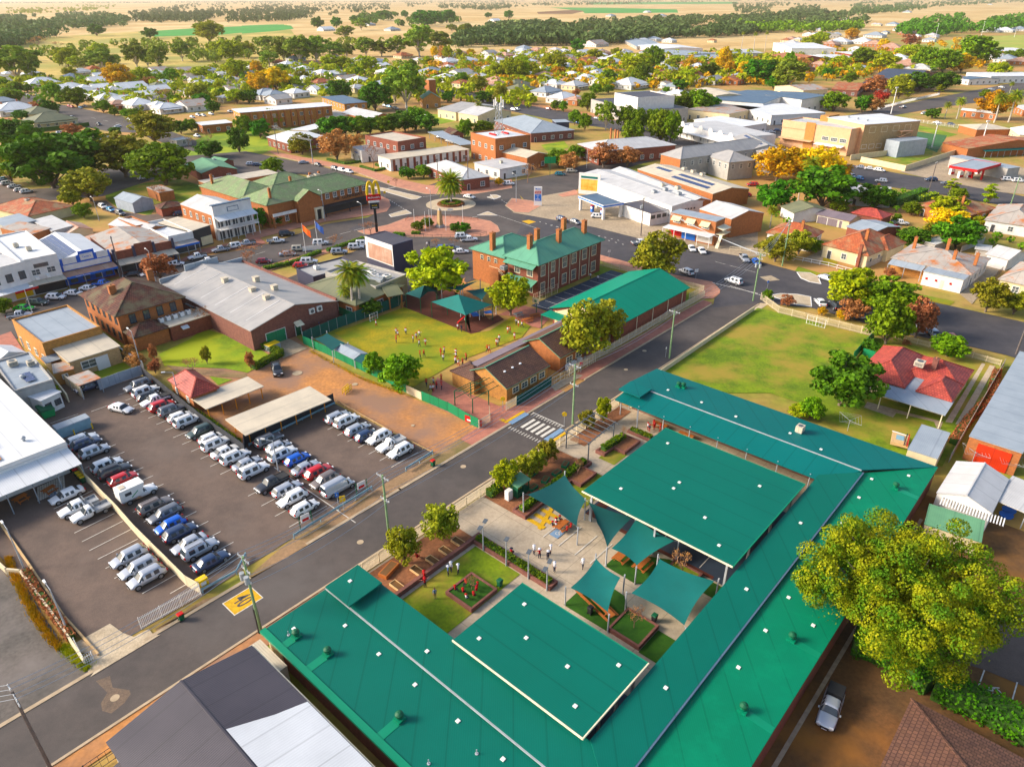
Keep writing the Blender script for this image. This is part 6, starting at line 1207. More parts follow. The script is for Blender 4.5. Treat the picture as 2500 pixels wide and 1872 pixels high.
r = empty('monument', K('B2 1615,870')[0], HU); tag(r, 'tapering grey stone monument on the paved island', 'monument'); MB().hexa([(-1.1,-1.1,0),(1.1,-1.1,0),(1.1,1.1,0),(-1.1,1.1,0)],[(-.9,-.9,.9),(.9,-.9,.9),(.9,.9,.9),(-.9,.9,.9)],'wall_grey').build('base', r); MB().hexa([(-.7,-.7,.9),(.7,-.7,.9),(.7,.7,.9),(-.7,.7,.9)],[(-.4,-.4,5.2),(.4,-.4,5.2),(.4,.4,5.2),(-.4,.4,5.2)],'brick_cream').hexa([(-.4,-.4,5.2),(.4,-.4,5.2),(.4,.4,5.2),(-.4,.4,5.2)],[(-.05,-.05,5.8),(.05,-.05,5.8),(.05,.05,5.8),(-.05,.05,5.8)],'wall_grey').build('shaft', r)
for i, s_ in enumerate(('B2 1405,885','B2 1495,905','B2 1665,900','B2 1805,850','B2 1530,890')): thing('flag_pole', MB().tube((0,0,0),(0,0,5.8),.07,.05,'white',8).tube((0,0,5.8),(0,0,5.95),.1,.1,'white',8), f'bare white flag pole on the monument island, {ORD(i+1)} counted around the shaft', 'flag pole', K(s_)[0], group='flag poles around the monument')
fence('low_fence', 'B2 1330,955 1700,962 1950,950 2000,930', .9, 'low dark rail fence along near side of the monument island', 'trunk', 'rail', z=.15); fence('low_wall', 'B2 1330,820 1350,800 1500,790 1700,790 1930,815', .8, 'low brick wall along far side of the monument island', 'brick_red', 'rail', z=.15)
hedge('hedge', K('B2 1230,935 1320,945'), 1.2, .9, 'clipped hedge at left end of the monument island', 'mid'); hedge('hedge', K('B2 1380,925 1450,930'), 1.2, .8, 'small clipped hedge in front of the flag poles', 'mid'); hedge('hedge', K('B2 1750,920 1820,925'), 1.2, .8, 'small clipped hedge right of the monument', 'mid')
hedge('hedge', K('B2 150,1225 400,1170 620,1080'), 1.3, .9, 'long clipped hedge along the restaurant parking near the flags', 'mid', dens=40); hedge('hedge', K('B2 680,1075 980,970'), 1.2, .9, 'clipped hedge between the street and the big screen', 'mid', dens=40)
hedge('hedge', K('B2 530,780 760,720 1000,650'), 1.3, .9, 'clipped hedge under the hotel windows', 'mid', dens=30)
hedge('hedge', K('B2 680,310 830,345 970,325'), 1.2, .8, 'clipped hedge round the orange tree bed', 'mid', dens=25); hedge('hedge', K('B2 955,370 1080,405 1175,380 1080,355'), 1.2, .8, 'clipped hedge square before the bank', 'mid', dens=25)
b = B('hotel', (107.0, 191.5, 143.5, 205), 7.0, 'brick hotel with mossy green tiled hip roof facing the roundabout', 'hotel', 'brick_orange', 'hip', 'hotel_tile', 3.6, .6); sd = 0
b.wins(0, 9, 1.2, 1.5, 5.0, 'frame_white', .3, 1); b.wins(0, 3, 1.0, 1.8, 1.2, 'frame_white', .02, .3); b.wing(9, -2.2, 17, 0, 6.8, 'brick_orange', 'gabley', 'hotel_tile', 2.6, .4); b.wins(0, 2, 1.3, 2.2, 4.1, 'frame_white', .26, .45)
b.part('verandah', MB().box(18,-2.6,3.0,b.L,0,3.2,'wall_black').box(18,-2.5,0,18.2,-2.3,3,'wall_black').box(27,-2.5,0,27.2,-2.3,3,'wall_black').box(b.L-.3,-2.5,0,b.L-.1,-2.3,3,'wall_black')); b.panel(0, .52, .98, .4, 2.9, 'wall_black', .1, 'shopfront'); b.text(0, .78, 4.3, 'THE  GUNNEBAH', 1.45, 'black', .1)
o_ = b; b.part('balcony', MB().box(.5,-1.6,3.3,8.5,0,3.5,'brick_orange').box(.5,-1.6,3.5,8.5,-1.45,4.4,'frame_white').box(.5,-1.5,0,1,-1,3.4,'brick_orange').box(8,-1.5,0,8.5,-1,3.4,'brick_orange')); b.part('entrance', MB().box(14.2,-2.9,0,14.7,-2.2,3.2,'frame_cream').box(16.4,-2.9,0,16.9,-2.2,3.2,'frame_cream').box(14.1,-3,3.2,17,-2.2,3.7,'frame_cream').box(14.7,-2.3,0,16.4,-2.21,3.2,'black'))
for x, y in ((.07,.15),(.42,.8),(.62,.8),(.7,.75)): b.chimney(x, y, 7.6, 11, 'brick_orange')
b.ac(.6,.7,9.6,1.6); b.ac(.66,.68,9.8,1.6); b.wing(0, 13.6, 13.5, 40, 6.6, 'brick_orange', 'hip', 'hotel_tile', 3.2, .5); b.chimney(.05, 2.6, 7.6, 10.4)
b.wing(14, 20, 30, 33, 6.2, 'brick_orange', 'hip', 'hotel_tile', 3.0, .5)
b = B('pub', (90.9, 193.2, 102.2, 212), 7.0, 'white fronted two storey pub with iron balcony and orange brick sides', 'pub', 'brick_orange', 'gabley', 'pale_roof', 1.8, .1)
b.part('facade', MB().box(-.2,-1.2,0,b.L+.2,-.02,9.6,'wall_white').box(-.3,-1.3,9.6,b.L+.3,0,9.85,'deep_blue_roof')); b.part('balcony_roof', MB().hexa([(-.3,-4,5.8),(b.L+.3,-4,5.8),(b.L+.3,-1.2,6.7),(-.3,-1.2,6.7)],[(-.3,-4,5.95),(b.L+.3,-4,5.95),(b.L+.3,-1.2,6.85),(-.3,-1.2,6.85)],'white_roof'))
b.part('balcony', MB().box(-.2,-4,3.2,b.L+.2,-1.2,3.4,'frame_white').box(-.2,-4,4.2,b.L+.2,-3.92,4.3,'frame_white')); mb = MB();
for i in range(60): mb.box(-.15+i*.19,-3.98,3.4,-.1+i*.19,-3.93,4.2,'frame_white')
b.part('balustrade', mb)
for i in range(6): b.part('post', MB().tube((-.1+i*2.28,-3.9,0),(-.1+i*2.28,-3.9,5.9),.07,.07,'frame_white',8))
for i in range(5):
 for z in (.2, 3.6): o = bpy.data.objects.new('window', win_mesh(1.1, 1.9, 'frame_dark')); link(o); o.parent = b.root; o.location = (1.3+i*2.2, -1.22, z+.1)
b.part('panel_frame', MB().box(4,-1.3,7.4,7.4,-1.2,8.7,'deep_blue_roof').box(4.2,-1.35,7.55,7.2,-1.3,8.55,'wall_white')); b.wins('L', 5, 1, 1.5, 4.2, 'frame_white')
b = B('bar', 'B1 1315,660 1585,730 1760,690', 5.0, 'black painted shopfront with cream roof beside the white pub', 'bar', 'wall_black', 'skillion', 'cream_roof', .3, .1); b.panel('R', .4, .98, .3, 2.6, 'wall_cream', .1)
b = B('shop', 'B1 1165,690 1400,800 1575,742', 4.4, 'small white shop with blue awning between black bar and arched brick shop', 'shop', 'wall_white', 'flat', 'white_roof', 0, 0, parapet=.8); b.awning('R', 0, 1, 3, 3.0, 'rust_roof', .3); b.panel('R', 0, 1, 2.5, 3.0, 'blue', 3.05); b.panel('R', .05, .95, .2, 2.3, 'pane', .1, 'shop_window')
b = B('shop', 'B1 745,775 945,930 1390,805', 4.8, 'brown brick shop with arched parapet and rusty roof', 'shop', 'brick_red', 'gablex', 'rust_roof', 1.4, 0); sd = b.side('R'); b.awning(sd, 0, 1, 3.6, 3.0, 'cream_roof', .5); b.panel(sd, .35, .65, 4.8, 6.6, 'brick_red', .1, 'arch'); b.panel(sd, .0, 1, 4.6, 5.6, 'brick_red', .06, 'parapet'); b.panel(sd, .05, .95, .2, 2.4, 'pane', .05, 'shop_window')
for t in (0, .33, .67, 1): p_, r_ = b.place(sd, t, 0, .1); b.part('pier', MB().box(-.3,-.3,0,.3,.3,6.2,'wall_navy'), p_)
b = B('shop', 'B1 900,675 1200,745 1250,660', 4.4, 'shop with long pale grey roof behind arched parapet', 'shop', 'brick_orange', 'gablex', 'pale_roof', 1.2, .1); b = B('shop', 'B1 980,640 1130,700 1200,655', 5.0, 'orange brick box building with grey flat roof behind the shops', 'shop', 'brick_orange', 'flat', 'pale_roof', 0, 0, parapet=.4)
b = B('pharmacy', 'B1 275,825 498,1000 895,905', 5.6, 'bright blue shopfront with stepped parapet, white name boards and solar roof', 'shop', 'wall_blue', 'gablex', 'white_roof', 1.6, 0); sd = b.side('R')
Ls = b.L if sd in (0,2) else b.W; b.panel(sd, 0, 1, 3.6, 6.6, 'wall_blue', .25, 'parapet'); b.panel(sd, .38, .70, 6.6, 7.6, 'wall_blue', .25, 'parapet');
for t0, t1, z0 in ((.05,.32,5.2),(.4,.66,5.4),(.73,.96,5.2)): b.panel(sd, t0, t1, z0, z0+1.5, 'wall_white', .34, 'name_board')
b.text(sd, .53, 6.15, "Carter's", .6, 'blue', .42); b.panel(sd, .03, .97, 3.75, 5.0, 'wall_white', .33, 'band'); b.awning(sd, -.02, 1.02, 3.2, 3.0, 'rust_pink', .45); b.panel(sd, -.02, 1.02, 2.5, 3.0, 'blue', 3.25, 'awning_fascia'); b.text(sd, .3, 2.78, "Carter's Pharmacy", .42, 'white', 3.34);
for t in (.1,.35,.6,.82): b.panel(sd, t, t+.14, .5, 2.3, 'pane', .08, 'shop_window')
z0_, z1_ = 5.75, 6.95
if b.L >= b.W: b.solar([(1,.8,z0_),(b.L-2,.8,z0_),(b.L-2,b.W/2-1,z1_),(1,b.W/2-1,z1_)], 12, 4)
else: b.solar([(b.L-.9,1,5.8),(b.L-.9,b.W-2,5.8),(b.L/2+.6,b.W-2,6.9),(b.L/2+.6,1,6.9)][::1], 12, 3)
b = B('building', 'B1 10,1120 170,995 462,925'.replace('10,1120','-60,790'), 8.0, 'tall white shop building with split air conditioners and dark ground floor', 'building', 'wall_white', 'skillion', 'white_roof', .3, -.1, parapet=.5); sd = b.side('R'); b.wins(sd, 2, 1.6, 1.2, 4.6, 'frame_white', .1, .95, 1); b.panel(sd, .3, .7, 6.2, 7.1, 'pane', .08); b.awning(sd, 0, 1, 2.8, 3.1, 'cream_roof', .3, False); b.panel(sd, .0, 1, .2, 2.8, 'wall_black', .06, 'shopfront'); b.text(sd, .5, 2.5, 'REAL ESTATE', .4, 'white', .16)
for t in (.3,.6): p_, r_ = b.place(sd, t, 3.6, .4); b.part('air_conditioner', MB().box(-.4,-.4,0,.4,.3,.7,'white'), p_)
b.ac(.5,.3,8.2); b.ac(.7,.5,8.2)
b = B('building', 'B1 -300,1000 -120,1080 155,975', 7.8, 'white rendered shop building with red awning at left edge', 'building', 'wall_white', 'skillion', 'pale_roof', .3, -.1, parapet=.5); sd = b.side('R'); b.wins(sd, 3, 1.1, 1.6, 4.6, 'frame_dark'); b.awning(sd, 0, 1, 2.8, 3.0, 'white_roof', .3, False); b.panel(sd, .4, 1, 2.5, 3.0, 'red', 2.85, 'awning_fascia'); b.panel(sd, .5, .95, .4, 2.4, 'yellow', .06, 'shop_poster')
b = B('house', 'B1 235,605 600,520 430,425', 3.0, 'house with brown tiled hip roof and striped verandah behind the shops', 'house', 'wall_cream', 'hip', 'terracotta', 2.4, .5); b.ac(.45,.5,4.6,1.2)
b = B('shed', 'B1 950,455 1100,500 1258,462', 3.2, 'blue grey metal shed with gable roof in the vacant lot', 'shed', 'shed_metal', 'gablex', 'blue_roof', 1.4, .2); b = B('hut', 'B1 1285,515 1310,545 1500,500'.replace('1310,545','1340,545'), 2.6, 'small brick hut with mossy tiled roof beside the lane', 'hut', 'brick_red', 'hip', 'dark_tile', 1.2, .3)
b = B('shed', 'B1 465,700 560,755 770,715', 2.6, 'shed with bright rusty red roof behind the blue shop', 'shed', 'wall_cream', 'gablex', 'rust_pink', 1.3, .2); b = B('outbuilding', 'B1 1218,365 1320,410 1430,385', 3.2, 'orange brick outbuilding in the vacant lot', 'outbuilding', 'brick_orange', 'flat', 'rust_roof', 0, .1)
b = B('hall', 'B1 1548,175 1675,250 1935,197', 3.4, 'red brick hall with bright green gable roof beside the park', 'hall', 'brick_red', 'gablex', 'soft_green_roof', 1.8, .3); b.wins('R', 2, 1.4, 1.0, 1.0); b.ac(.1,.8,3.6,1.2,'steel'); b = B('annex', 'B1 1740,140 1850,160 1950,145', 3.0, 'green roofed annex behind the red brick hall', 'annex', 'brick_red', 'gablex', 'soft_green_roof', 1.0, .3)
b = B('annex', 'B1 1645,310 1735,345 2212,215', 3.4, 'long orange brick annex with pale roof behind the hotel', 'annex', 'brick_orange', 'flat', 'cream_roof', 0, .1)
for s_, k, rk, lb in (('B1 0,700 250,760 440,720','brick_orange','rust_roof','wide rusty patchwork roof at left behind the blue shop'),('B1 260,640 430,730 515,650','wall_grey','pale_roof','grey iron roof beside the rusty red shed'),('B1 -80,640 60,700 300,650','wall_grey','blue_roof','ribbed dark roof with skylight strips at left edge'),('B1 650,790 760,830 900,700','wall_grey','rust_pink','low rusty lean-to behind the arched brick shop')): B('shed', s_, 3.6, lb, 'shed', k, 'skillion', rk, .4, .1)
b = B('service_station', 'B3 1500,695 735,425 985,380', 5.2, 'long white roofed service station building with desert mural', 'service station', 'wall_white', 'gablex', 'pale_roof', .9, .05); sd = b.side('L')
for t in (.35,.42,.5,.58): b.panel(b.side('R') if len(b.seen()) > 1 else sd, t, t+.04, 3.4, 3.9, 'pane', .03, 'window')
b.ac(.85,.6,5.9,1.3,'steel'); b.ac(.72,.3,5.6,1.3,'steel'); b.ac(.72,.6,5.9,1.3,'steel')
P_ = K('B3 735,575 880,590', .6); d_ = (P_[1]-P_[0]); r = empty('mural_wall', (P_[0].x, P_[0].y, 0), math.atan2(d_.y, d_.x)); tag(r, 'tall white wall panel with orange desert mural facing the roundabout', 'mural'); Lm = d_.length+.8
MB().box(-.6,0,0,Lm,.4,7.2,'wall_white').build('wall', r); MB().box(.2,-.05,1.4,Lm-.2,0,5.2,'poster').build('mural', r); MB().box(.2,-.06,5.5,Lm-1,0,6.2,'teal_roof').build('strip', r)
b = B('shop_row', 'B3 1650,662 985,395 1115,372', 5.4, 'long pale gabled roof parallel behind the service station', 'shop', 'brick_orange', 'gablex', 'pale_roof', 1.0, .05); b.ac(.75,.5,6.4,1.5); b.ac(.62,.3,6,1.2)
b = B('fuel_canopy', 'B3 725,612 930,692 1090,665', 4.4, 'fuel canopy with blue and white fascia and grey roof', 'fuel canopy', roof='flat', rk='deep_blue_roof', walls=False, ov=0)
for i in range(4):
 L_, W_ = b.L, b.W
mb = MB(); e = .12; mb.box(-e,-e,3.7,L_+e,-.002,4.6,'wall_white'); mb.box(-e,W_+.002,3.7,L_+e,W_+e,4.6,'wall_white'); mb.box(-e,0,3.7,-.002,W_,4.6,'wall_white'); mb.box(L_+.002,0,3.7,L_+e,W_,4.6,'wall_white'); b.part('fascia', mb)
mb = MB(); mb.box(-e-.03,-e-.03,3.95,L_+e,-e,4.35,'blue'); mb.box(-e-.03,-e,3.95,-e,W_+e,4.35,'blue'); mb.box(L_+e,-e,3.95,L_+e+.03,W_+e,4.35,'blue'); b.part('stripe', mb)
for x, y in ((.5,.5),(L_-.5,.5),(.5,W_-.5),(L_-.5,W_-.5)): b.part('column', MB().box(x-.35,y-.35,0,x+.35,y+.35,3.7,'wall_white'));
for x, y in ((L_*.3,W_*.35),(L_*.7,W_*.35)): pp = b.A+Matrix.Rotation(b.rot,3,'Z')@Vector((x,y,0)); r = empty('fuel_pump', (pp.x,pp.y,.05), b.rot); tag(r, f"{'left' if x < L_/2 else 'right'} red and blue fuel pump under the blue canopy", 'fuel pump'); MB().box(-.5,-.35,0,.5,.35,1.9,'blue').build('body', r); MB().box(-.45,-.38,1.1,.45,-.35,1.7,'white').build('display', r); MB().box(-.5,-.36,1.9,.5,.36,2.2,'red').build('top', r)
b = B('garage', 'B3 1085,672 1322,752 1492,712', 3.9, 'white garage with grey roof attached to the service station', 'garage', 'wall_white', 'flat', 'charcoal_roof', 0, .05); s_ = b.side('L'); b.door(s_, .28, 4.2, 2.9, 'frame_white', name='roller_door'); b.door(s_, .72, 4.2, 2.9, 'frame_white', name='roller_door'); b.wins(b.side('R'), 4, 1.3, .8, 2.2, 'frame_dark');
p_ = K('B3 385,690')[0]; r = empty('price_sign', p_, -.1); tag(r, 'white fuel price pylon with red and blue panels', 'sign'); MB().box(-1.3,-.25,0,1.3,.25,6.2,'white').build('pylon', r); MB().box(-1.05,-.3,4.0,1.05,-.25,4.9,'cloth_red').build('panel', r); MB().box(-1.05,-.3,1.7,1.05,-.25,3.8,'blue').build('panel', r)
for z, s_, k, t in ((5.5,.75,'blue','Mobil'),(4.45,.6,'white','FOOD'),(3.4,.5,'white','E10'),(2.8,.5,'white','91'),(2.2,.5,'white','DIESEL')): q = text_obj(t, s_, k, 'sign_lettering', .02); q.parent = r; q.location = (0,-.34,z); q.rotation_euler = (R(90),0,0)
b = B('workshop', 'B3 1840,590 1215,385 1315,300', 5.0, 'brick workshop with pale roof carrying blue solar panels', 'workshop', 'brick_orange', 'gablex', 'cream_roof', 1.2, .1); L_, W_ = b.L, b.W
b.solar([(L_*.42,W_*.10,5.3),(L_*.88,W_*.10,5.3),(L_*.88,W_*.22,5.6),(L_*.42,W_*.22,5.6)], 14, 1) ; b.solar([(L_*.42,W_*.3,5.75),(L_*.85,W_*.3,5.75),(L_*.85,W_*.42,6.0),(L_*.42,W_*.42,6.0)], 14, 1); b.solar([(L_*.1,W_*.3,5.75),(L_*.3,W_*.3,5.75),(L_*.3,W_*.42,6.0),(L_*.1,W_*.42,6.0)], 6, 1)
for i in range(3): b.ac(.3+i*.12,.75,5.9,1.4)
b = B('shop', 'B3 1490,742 1868,820 1980,797', 6.8, 'two storey orange brick shop with cream window hoods and blue shopfront', 'shop', 'brick_orange', 'flat', 'blue_roof', 0, .05, parapet=.0); s_ = b.side('L'); b.wins(s_, 3, 2.0, 1.3, 4.3, 'frame_white', 0, .95, 2)
for i in range(3): p_, r_ = b.place(s_, .95*(i+.5)/3, 0); b.part('window_hood', MB().hexa([(-1.4,-1.3,5.0),(1.4,-1.3,5.0),(1.4,0,6.0),(-1.4,0,6.0)],[(-1.4,-1.3,5.1),(1.4,-1.3,5.1),(1.4,0,6.15),(-1.4,0,6.15)],'wall_cream'), p_, r_)
b.awning(s_, -.02, 1.02, 3.2, 3.1, 'white_roof', .2, True, 'frame_white'); b.panel(s_, .3, .6, .2, 2.9, 'blue', .06, 'shopfront'); b.panel(s_, .05, .28, .6, 2.4, 'cloth_red', .08, 'shopfront'); b.panel(s_, .63, .97, .4, 2.7, 'wall_white', .08, 'shopfront')
b.part('rear_awning', MB().hexa([(b.L*.1,b.W*.1,4.4),(b.L*.2,b.W*.1,4.4),(b.L*.2,b.W*.3,4.4),(b.L*.1,b.W*.3,4.4)],[(b.L*.1,b.W*.1,4.5),(b.L*.2,b.W*.1,4.5),(b.L*.2,b.W*.3,4.5),(b.L*.1,b.W*.3,4.5)],'frame_cream'))
rr_ = b.side('R'); b.awning(rr_, .1, 1, 2.2, 4.6, 'frame_cream', .5, False); p_, q_ = b.place(rr_, .5, 0); mb = MB(); Wd = (b.W if rr_ in (1,3) else b.L); mb.box(-Wd*.45,-2.2,3.2,Wd*.5,0,3.3,'frame_cream');
for zz_ in (3.75,4.2): mb.box(-Wd*.45,-2.2,zz_,Wd*.5,-2.14,zz_+.05,'frame_cream')
for i in range(9): mb.box(-Wd*.45,-.9-.0,0,-Wd*.45+.01,-.8,.1,'frame_cream')
mb.bar((-Wd*.45,-1.8,3.2),(-Wd*.8,-1.8,0),.9,.12,'frame_cream'); b.part('rear_balcony', mb, p_, q_)
b = B('warehouse', 'B3 1730,715 1995,800 2250,745', 5.4, 'orange brick warehouse with two pale gable roofs behind the shop', 'warehouse', 'brick_orange', 'gablex', 'pale_roof', 1.6, .1)
b = B('long_hotel', 'B3 1410,262 1572,302 2085,150', 7.0, 'long two storey grey hotel with pale hip roofs and an orange brick end', 'hotel', 'wall_grey', 'hip', 'grey_roof', 3.0, .3); b.wins(b.side('R'), 12, 1.0, 1.6, 4.2, 'frame_white'); b.panel(b.side('L'), 0, 1, .0, 6.9, 'brick_orange', .05, 'brick_end', .03)
b = B('hotel_wing', 'B3 1785,272 1975,330 2122,293', 6.5, 'grey hotel wing with pyramid roof and verandah facing the workshop', 'hotel', 'wall_grey', 'hip', 'grey_roof', 2.6, .3); b.wins(b.side('L'), 4, 1.0, 1.6, 4, 'frame_white'); b.wins(b.side('R'), 3, 1.0, 1.6, 4, 'frame_white')
b = B('hotel_wing', 'A4 150,1165 265,1217 430,1180', 6.5, 'grey hotel wing with pyramid roof nearest the yellow trees', 'hotel', 'wall_grey', 'hip', 'grey_roof', 2.4, .3); b.wins(b.side('R'), 3, 1.0, 1.6, 4, 'frame_white'); b.wins(b.side('L'), 2, 1, 1.6, 4, 'frame_white')
b = B('hotel_wing', 'A4 -30,1060 130,1150 260,1110', 7.0, 'grey hotel wing carrying a big dark solar array', 'hotel', 'wall_grey', 'gablex', 'grey_roof', 1.6, .3); L_, W_ = b.L, b.W; b.solar([(L_*.1,W_*.08,7.2),(L_*.9,W_*.08,7.2),(L_*.9,W_*.42,8.3),(L_*.1,W_*.42,8.3)], 9, 3)
b = B('theatre', 'A4 697,905 985,962 1262,906', 12.5, 'big cream theatre with white flat roof and brick side wall', 'theatre', 'wall_pink', 'flat', 'white_roof', 0, .3); s_ = b.side('R'); b.panel(s_, 0, 1, 0, 12.2, 'brick_cream', .04, 'brick_side', .03); b.wins(s_, 4, 3, 2.2, 9, 'frame_cream', .05, .9, 1); b.wins(s_, 3, 2.6, 1.6, 2.5, 'frame_white', 0, .4, 2)
for x in (.2,.45,.7): b.vent(x,.25,12.5,.5)
mb = MB()
for k_ in range(4):
 for x in (0, 6): mb.bar((x,-2.4 if x else -2.4,0),(x,-2.4,9.5),.18,.18,'wall_pink')
 mb.box(-.2,-2.6,2+k_*2.3,6.4,-.2,2.15+k_*2.3,'wall_pink'); mb.bar((0 if k_ % 2 else 6,-2.4,k_*2.3),(6 if k_ % 2 else 0,-2.4,2+k_*2.3),.5,.15,'wall_pink')
p_, q_ = b.place(s_, .62, 0); b.part('fire_stairs', mb, p_, q_)
b = B('theatre_building', 'A4 355,938 880,1008 985,975', 10.5, 'cream rendered theatre front with orange centre bay and white awning', 'theatre', 'wall_pink', 'flat', 'pale_roof', 0, 0, parapet=.5); s_ = b.side('L'); b.panel(s_, .36, .5, 1, 11.6, 'brick_yellow', .2, 'bay'); b.panel(s_, 0, .36, 8.2, 11.3, 'wall_pink', .3, 'parapet'); b.awning(s_, 0, .5, 2.5, 3.9, 'wall_pink', .3, False); b.awning(s_, .55, .95, 2.5, 3.4, 'white_roof', .5, False); b.wins(s_, 3, 2.8, 1.4, 5.2, 'frame_white', .6, .98, 3)
b.part('tower', MB().box(b.L*.3,b.W*.9,0,b.L*.42,b.W*1.5,13,'brick_yellow'))
b = B('plant_room', 'A4 1150,1075 1255,1095 1322,1045', 6.5, 'grey boxy plant room on posts beside the theatre stairs', 'plant room', 'shed_metal', 'flat', 'blue_roof', 0, 0)
fence('fence', 'B4 870,290 1180,250', 2.2, 'cream block wall at the foot of the theatre', 'wall_cream', 'wall', posts=False); fence('fence', 'B4 950,305 1290,375 1690,245', 2.2, 'pale cream wall around the lawn beside the road and fuel station', 'wall_cream', 'wall', posts=False); fence('fence', 'B4 1240,130 1480,200 1700,230', 1.0, 'low fence around the bowling green', 'wall_grey', 'rail')
b = B('fuel_canopy', 'B4 1640,332 1850,366 2025,315', 5.0, 'red edged fuel canopy with grey roof', 'fuel canopy', roof='flat', rk='blue_roof', walls=False, ov=0); L_, W_ = b.L, b.W; mb = MB(); mb.box(-.15,-.15,4.2,L_+.15,0,5.1,'red').box(-.15,W_,4.2,L_+.15,W_+.15,5.1,'red').box(-.15,0,4.2,0,W_,5.1,'red').box(L_,0,4.2,L_+.15,W_,5.1,'red'); b.part('fascia', mb)
for x in (.15,.5,.85): b.part('column', MB().box(x*L_-.3,W_*.5-.3,0,x*L_+.3,W_*.5+.3,4.8,'red'))
for i, s_ in enumerate(('B4 1650,400','B4 1715,425','B4 1780,425','B4 1855,395')): r = empty('fuel_pump', K(s_)[0], .3); tag(r, f'white and red fuel pump below the red canopy, {ORD(i+1)} from the left', 'fuel pump', 'pumps below the red canopy'); MB().box(-.9,-.5,0,.9,.5,2.4,'white').build('body', r); MB().box(-.8,-.55,.3,.8,-.5,1.1,'red').build('panel', r)
b = B('service_shop', 'B4 1645,258 1870,300 2150,335'.replace('1870,300','2090,352'), 4.2, 'low grey roofed shop behind the red canopy', 'shop', 'wall_grey', 'flat', 'blue_roof', 0, .2)
b = B('bowling_club', 'B4 1590,155 1782,200 2165,95', 3.8, 'bowling club with red tiled gable roof and orange brick end', 'club', 'brick_orange', 'gablex', 'terracotta', 2.6, .4); b.awning(b.side('R'), .15, .9, 2.2, 2.7, 'teal_roof', .3); b = B('club_house', 'A4 1715,965 1850,1000 1960,960', 3.4, 'small pavilion with pale hip roof beside the bowling green', 'pavilion', 'brick_orange', 'hip', 'cream_roof', 1.4, .5)
H_ = [('B4 858,560 1190,582 1360,517','wall_white','gablex','pale_roof',1.9,'white weatherboard house with grey gables behind the round hedge tree',3.2),('B4 1398,632 1772,716 1952,650','brick_orange','hip','terracotta',2.8,'orange brick house with solar panels on terracotta hip roof',3.2),('B4 342,645 440,695 605,628','wall_white','gablex','olive_roof',1.6,'pale green roofed gable shed below the tall dark tree',3.0),
 ('B4 528,665 605,690 700,665','shed_red','flat','rust_pink',0,'small red shed beside the brown garage doors',2.6),('B4 620,705 868,757 940,722','wall_cream','gablex','purple_roof',1.0,'cream garage with purple roof and brown roller doors',2.6),('B4 890,692 1115,737 1190,706','brick_red','hip','red_tile',1.5,'small brick flat with red tiled hip roof behind the carport',2.8),
 ('B4 850,800 1032,852 1175,780','brick_red','gablex','blue_roof',1.0,'open grey carport shed with brick walls',2.8),('B4 235,845 560,905 690,845','wall_white','hip','terracotta',2.6,'white house with worn red tiled hip roof behind the street poles',3.2),('B4 668,938 1007,1023 1272,925','wall_cream','hip','terracotta',3.4,'cream house with red and mossy hip roof behind a low white fence',3.4),
 ('B4 1200,1040 1800,1167 1935,1045','wall_white','hip','rust_roof',2.0,'old iron roofed cottage with white shopfront and orange verandah wall',3.6),('B4 1932,1012 2092,1052 2170,985','wall_white','gablex','pale_roof',1.4,'white gabled garage at end of the long driveway',3.0),('B4 2030,1205 2300,1265 2420,1130','wall_cream','hip','rust_roof',2.2,'cream cottage with rusty white hip roof at the right edge',3.2),
 ('B4 1920,748 2330,810 2420,690','wall_white','hip','rust_roof',2.6,'white house with rust streaked roof and carport at right edge',3.2),('B4 1445,912 1530,935 1612,900','wall_grey','skillion','pale_roof',.3,'little grey iron roofed shed among bushes',2.4),('B4 1700,825 1790,865 1850,845','wall_grey','gablex','rust_roof',.8,'small weathered garden shed with iron roof',2.2),('B4 1845,970 1945,985 1995,955','wall_grey','flat','pale_roof',0,'grey flat carport roof beside the white garage',2.5)]
HB = []
for s_, wk, rf, rk, ri, lb, h in H_:
 b = B('house' if 'house' in lb or 'cottage' in lb or 'flat ' in lb else 'shed', s_, h, lb, 'house' if 'house' in lb or 'cottage' in lb or 'flat with' in lb else 'shed', wk, rf, rk, ri, .4); HB.append(b)
 if 'house' in lb or 'cottage' in lb: b.autowin(1, 3.6); b.chimney(.7, .3, h+.5, h+ri+1.2)
b = HB[1]; L_, W_ = b.L, b.W; b.solar([(L_*.12,W_*.05,3.45),(L_*.8,W_*.05,3.45),(L_*.8,W_*.17,4.05),(L_*.12,W_*.17,4.05)], 12, 1); b.solar([(L_*.3,W_*.25,4.45),(L_*.5,W_*.25,4.45),(L_*.5,W_*.38,5.1),(L_*.3,W_*.38,5.1)], 4, 1)
b = HB[4]; s_ = b.side('L'); b.door(s_, .18, 3.0, 2.1, 'purple_roof', name='roller_door'); b.door(s_, .5, 3.0, 2.1, 'purple_roof', name='roller_door'); b.door(s_, .75, .9, 2.0, 'purple_roof')
b = HB[8]; b.wing(b.L*.55, b.W*.5, b.L*1.08, b.W*1.05, 3.3, 'wall_cream', 'hip', 'terracotta', 2.2, .35); b.chimney(.85, -.03, 0, 5.6, 'brick_red'); b = HB[9]; b.awning(b.side('L'), .0, .45, 2.8, 2.7, 'blue_roof', .8); b.panel(b.side('L'), 0, .44, 0, 2.6, 'brick_yellow', .08, 'verandah_wall'); s_ = b.side('L'); Ls = b.L
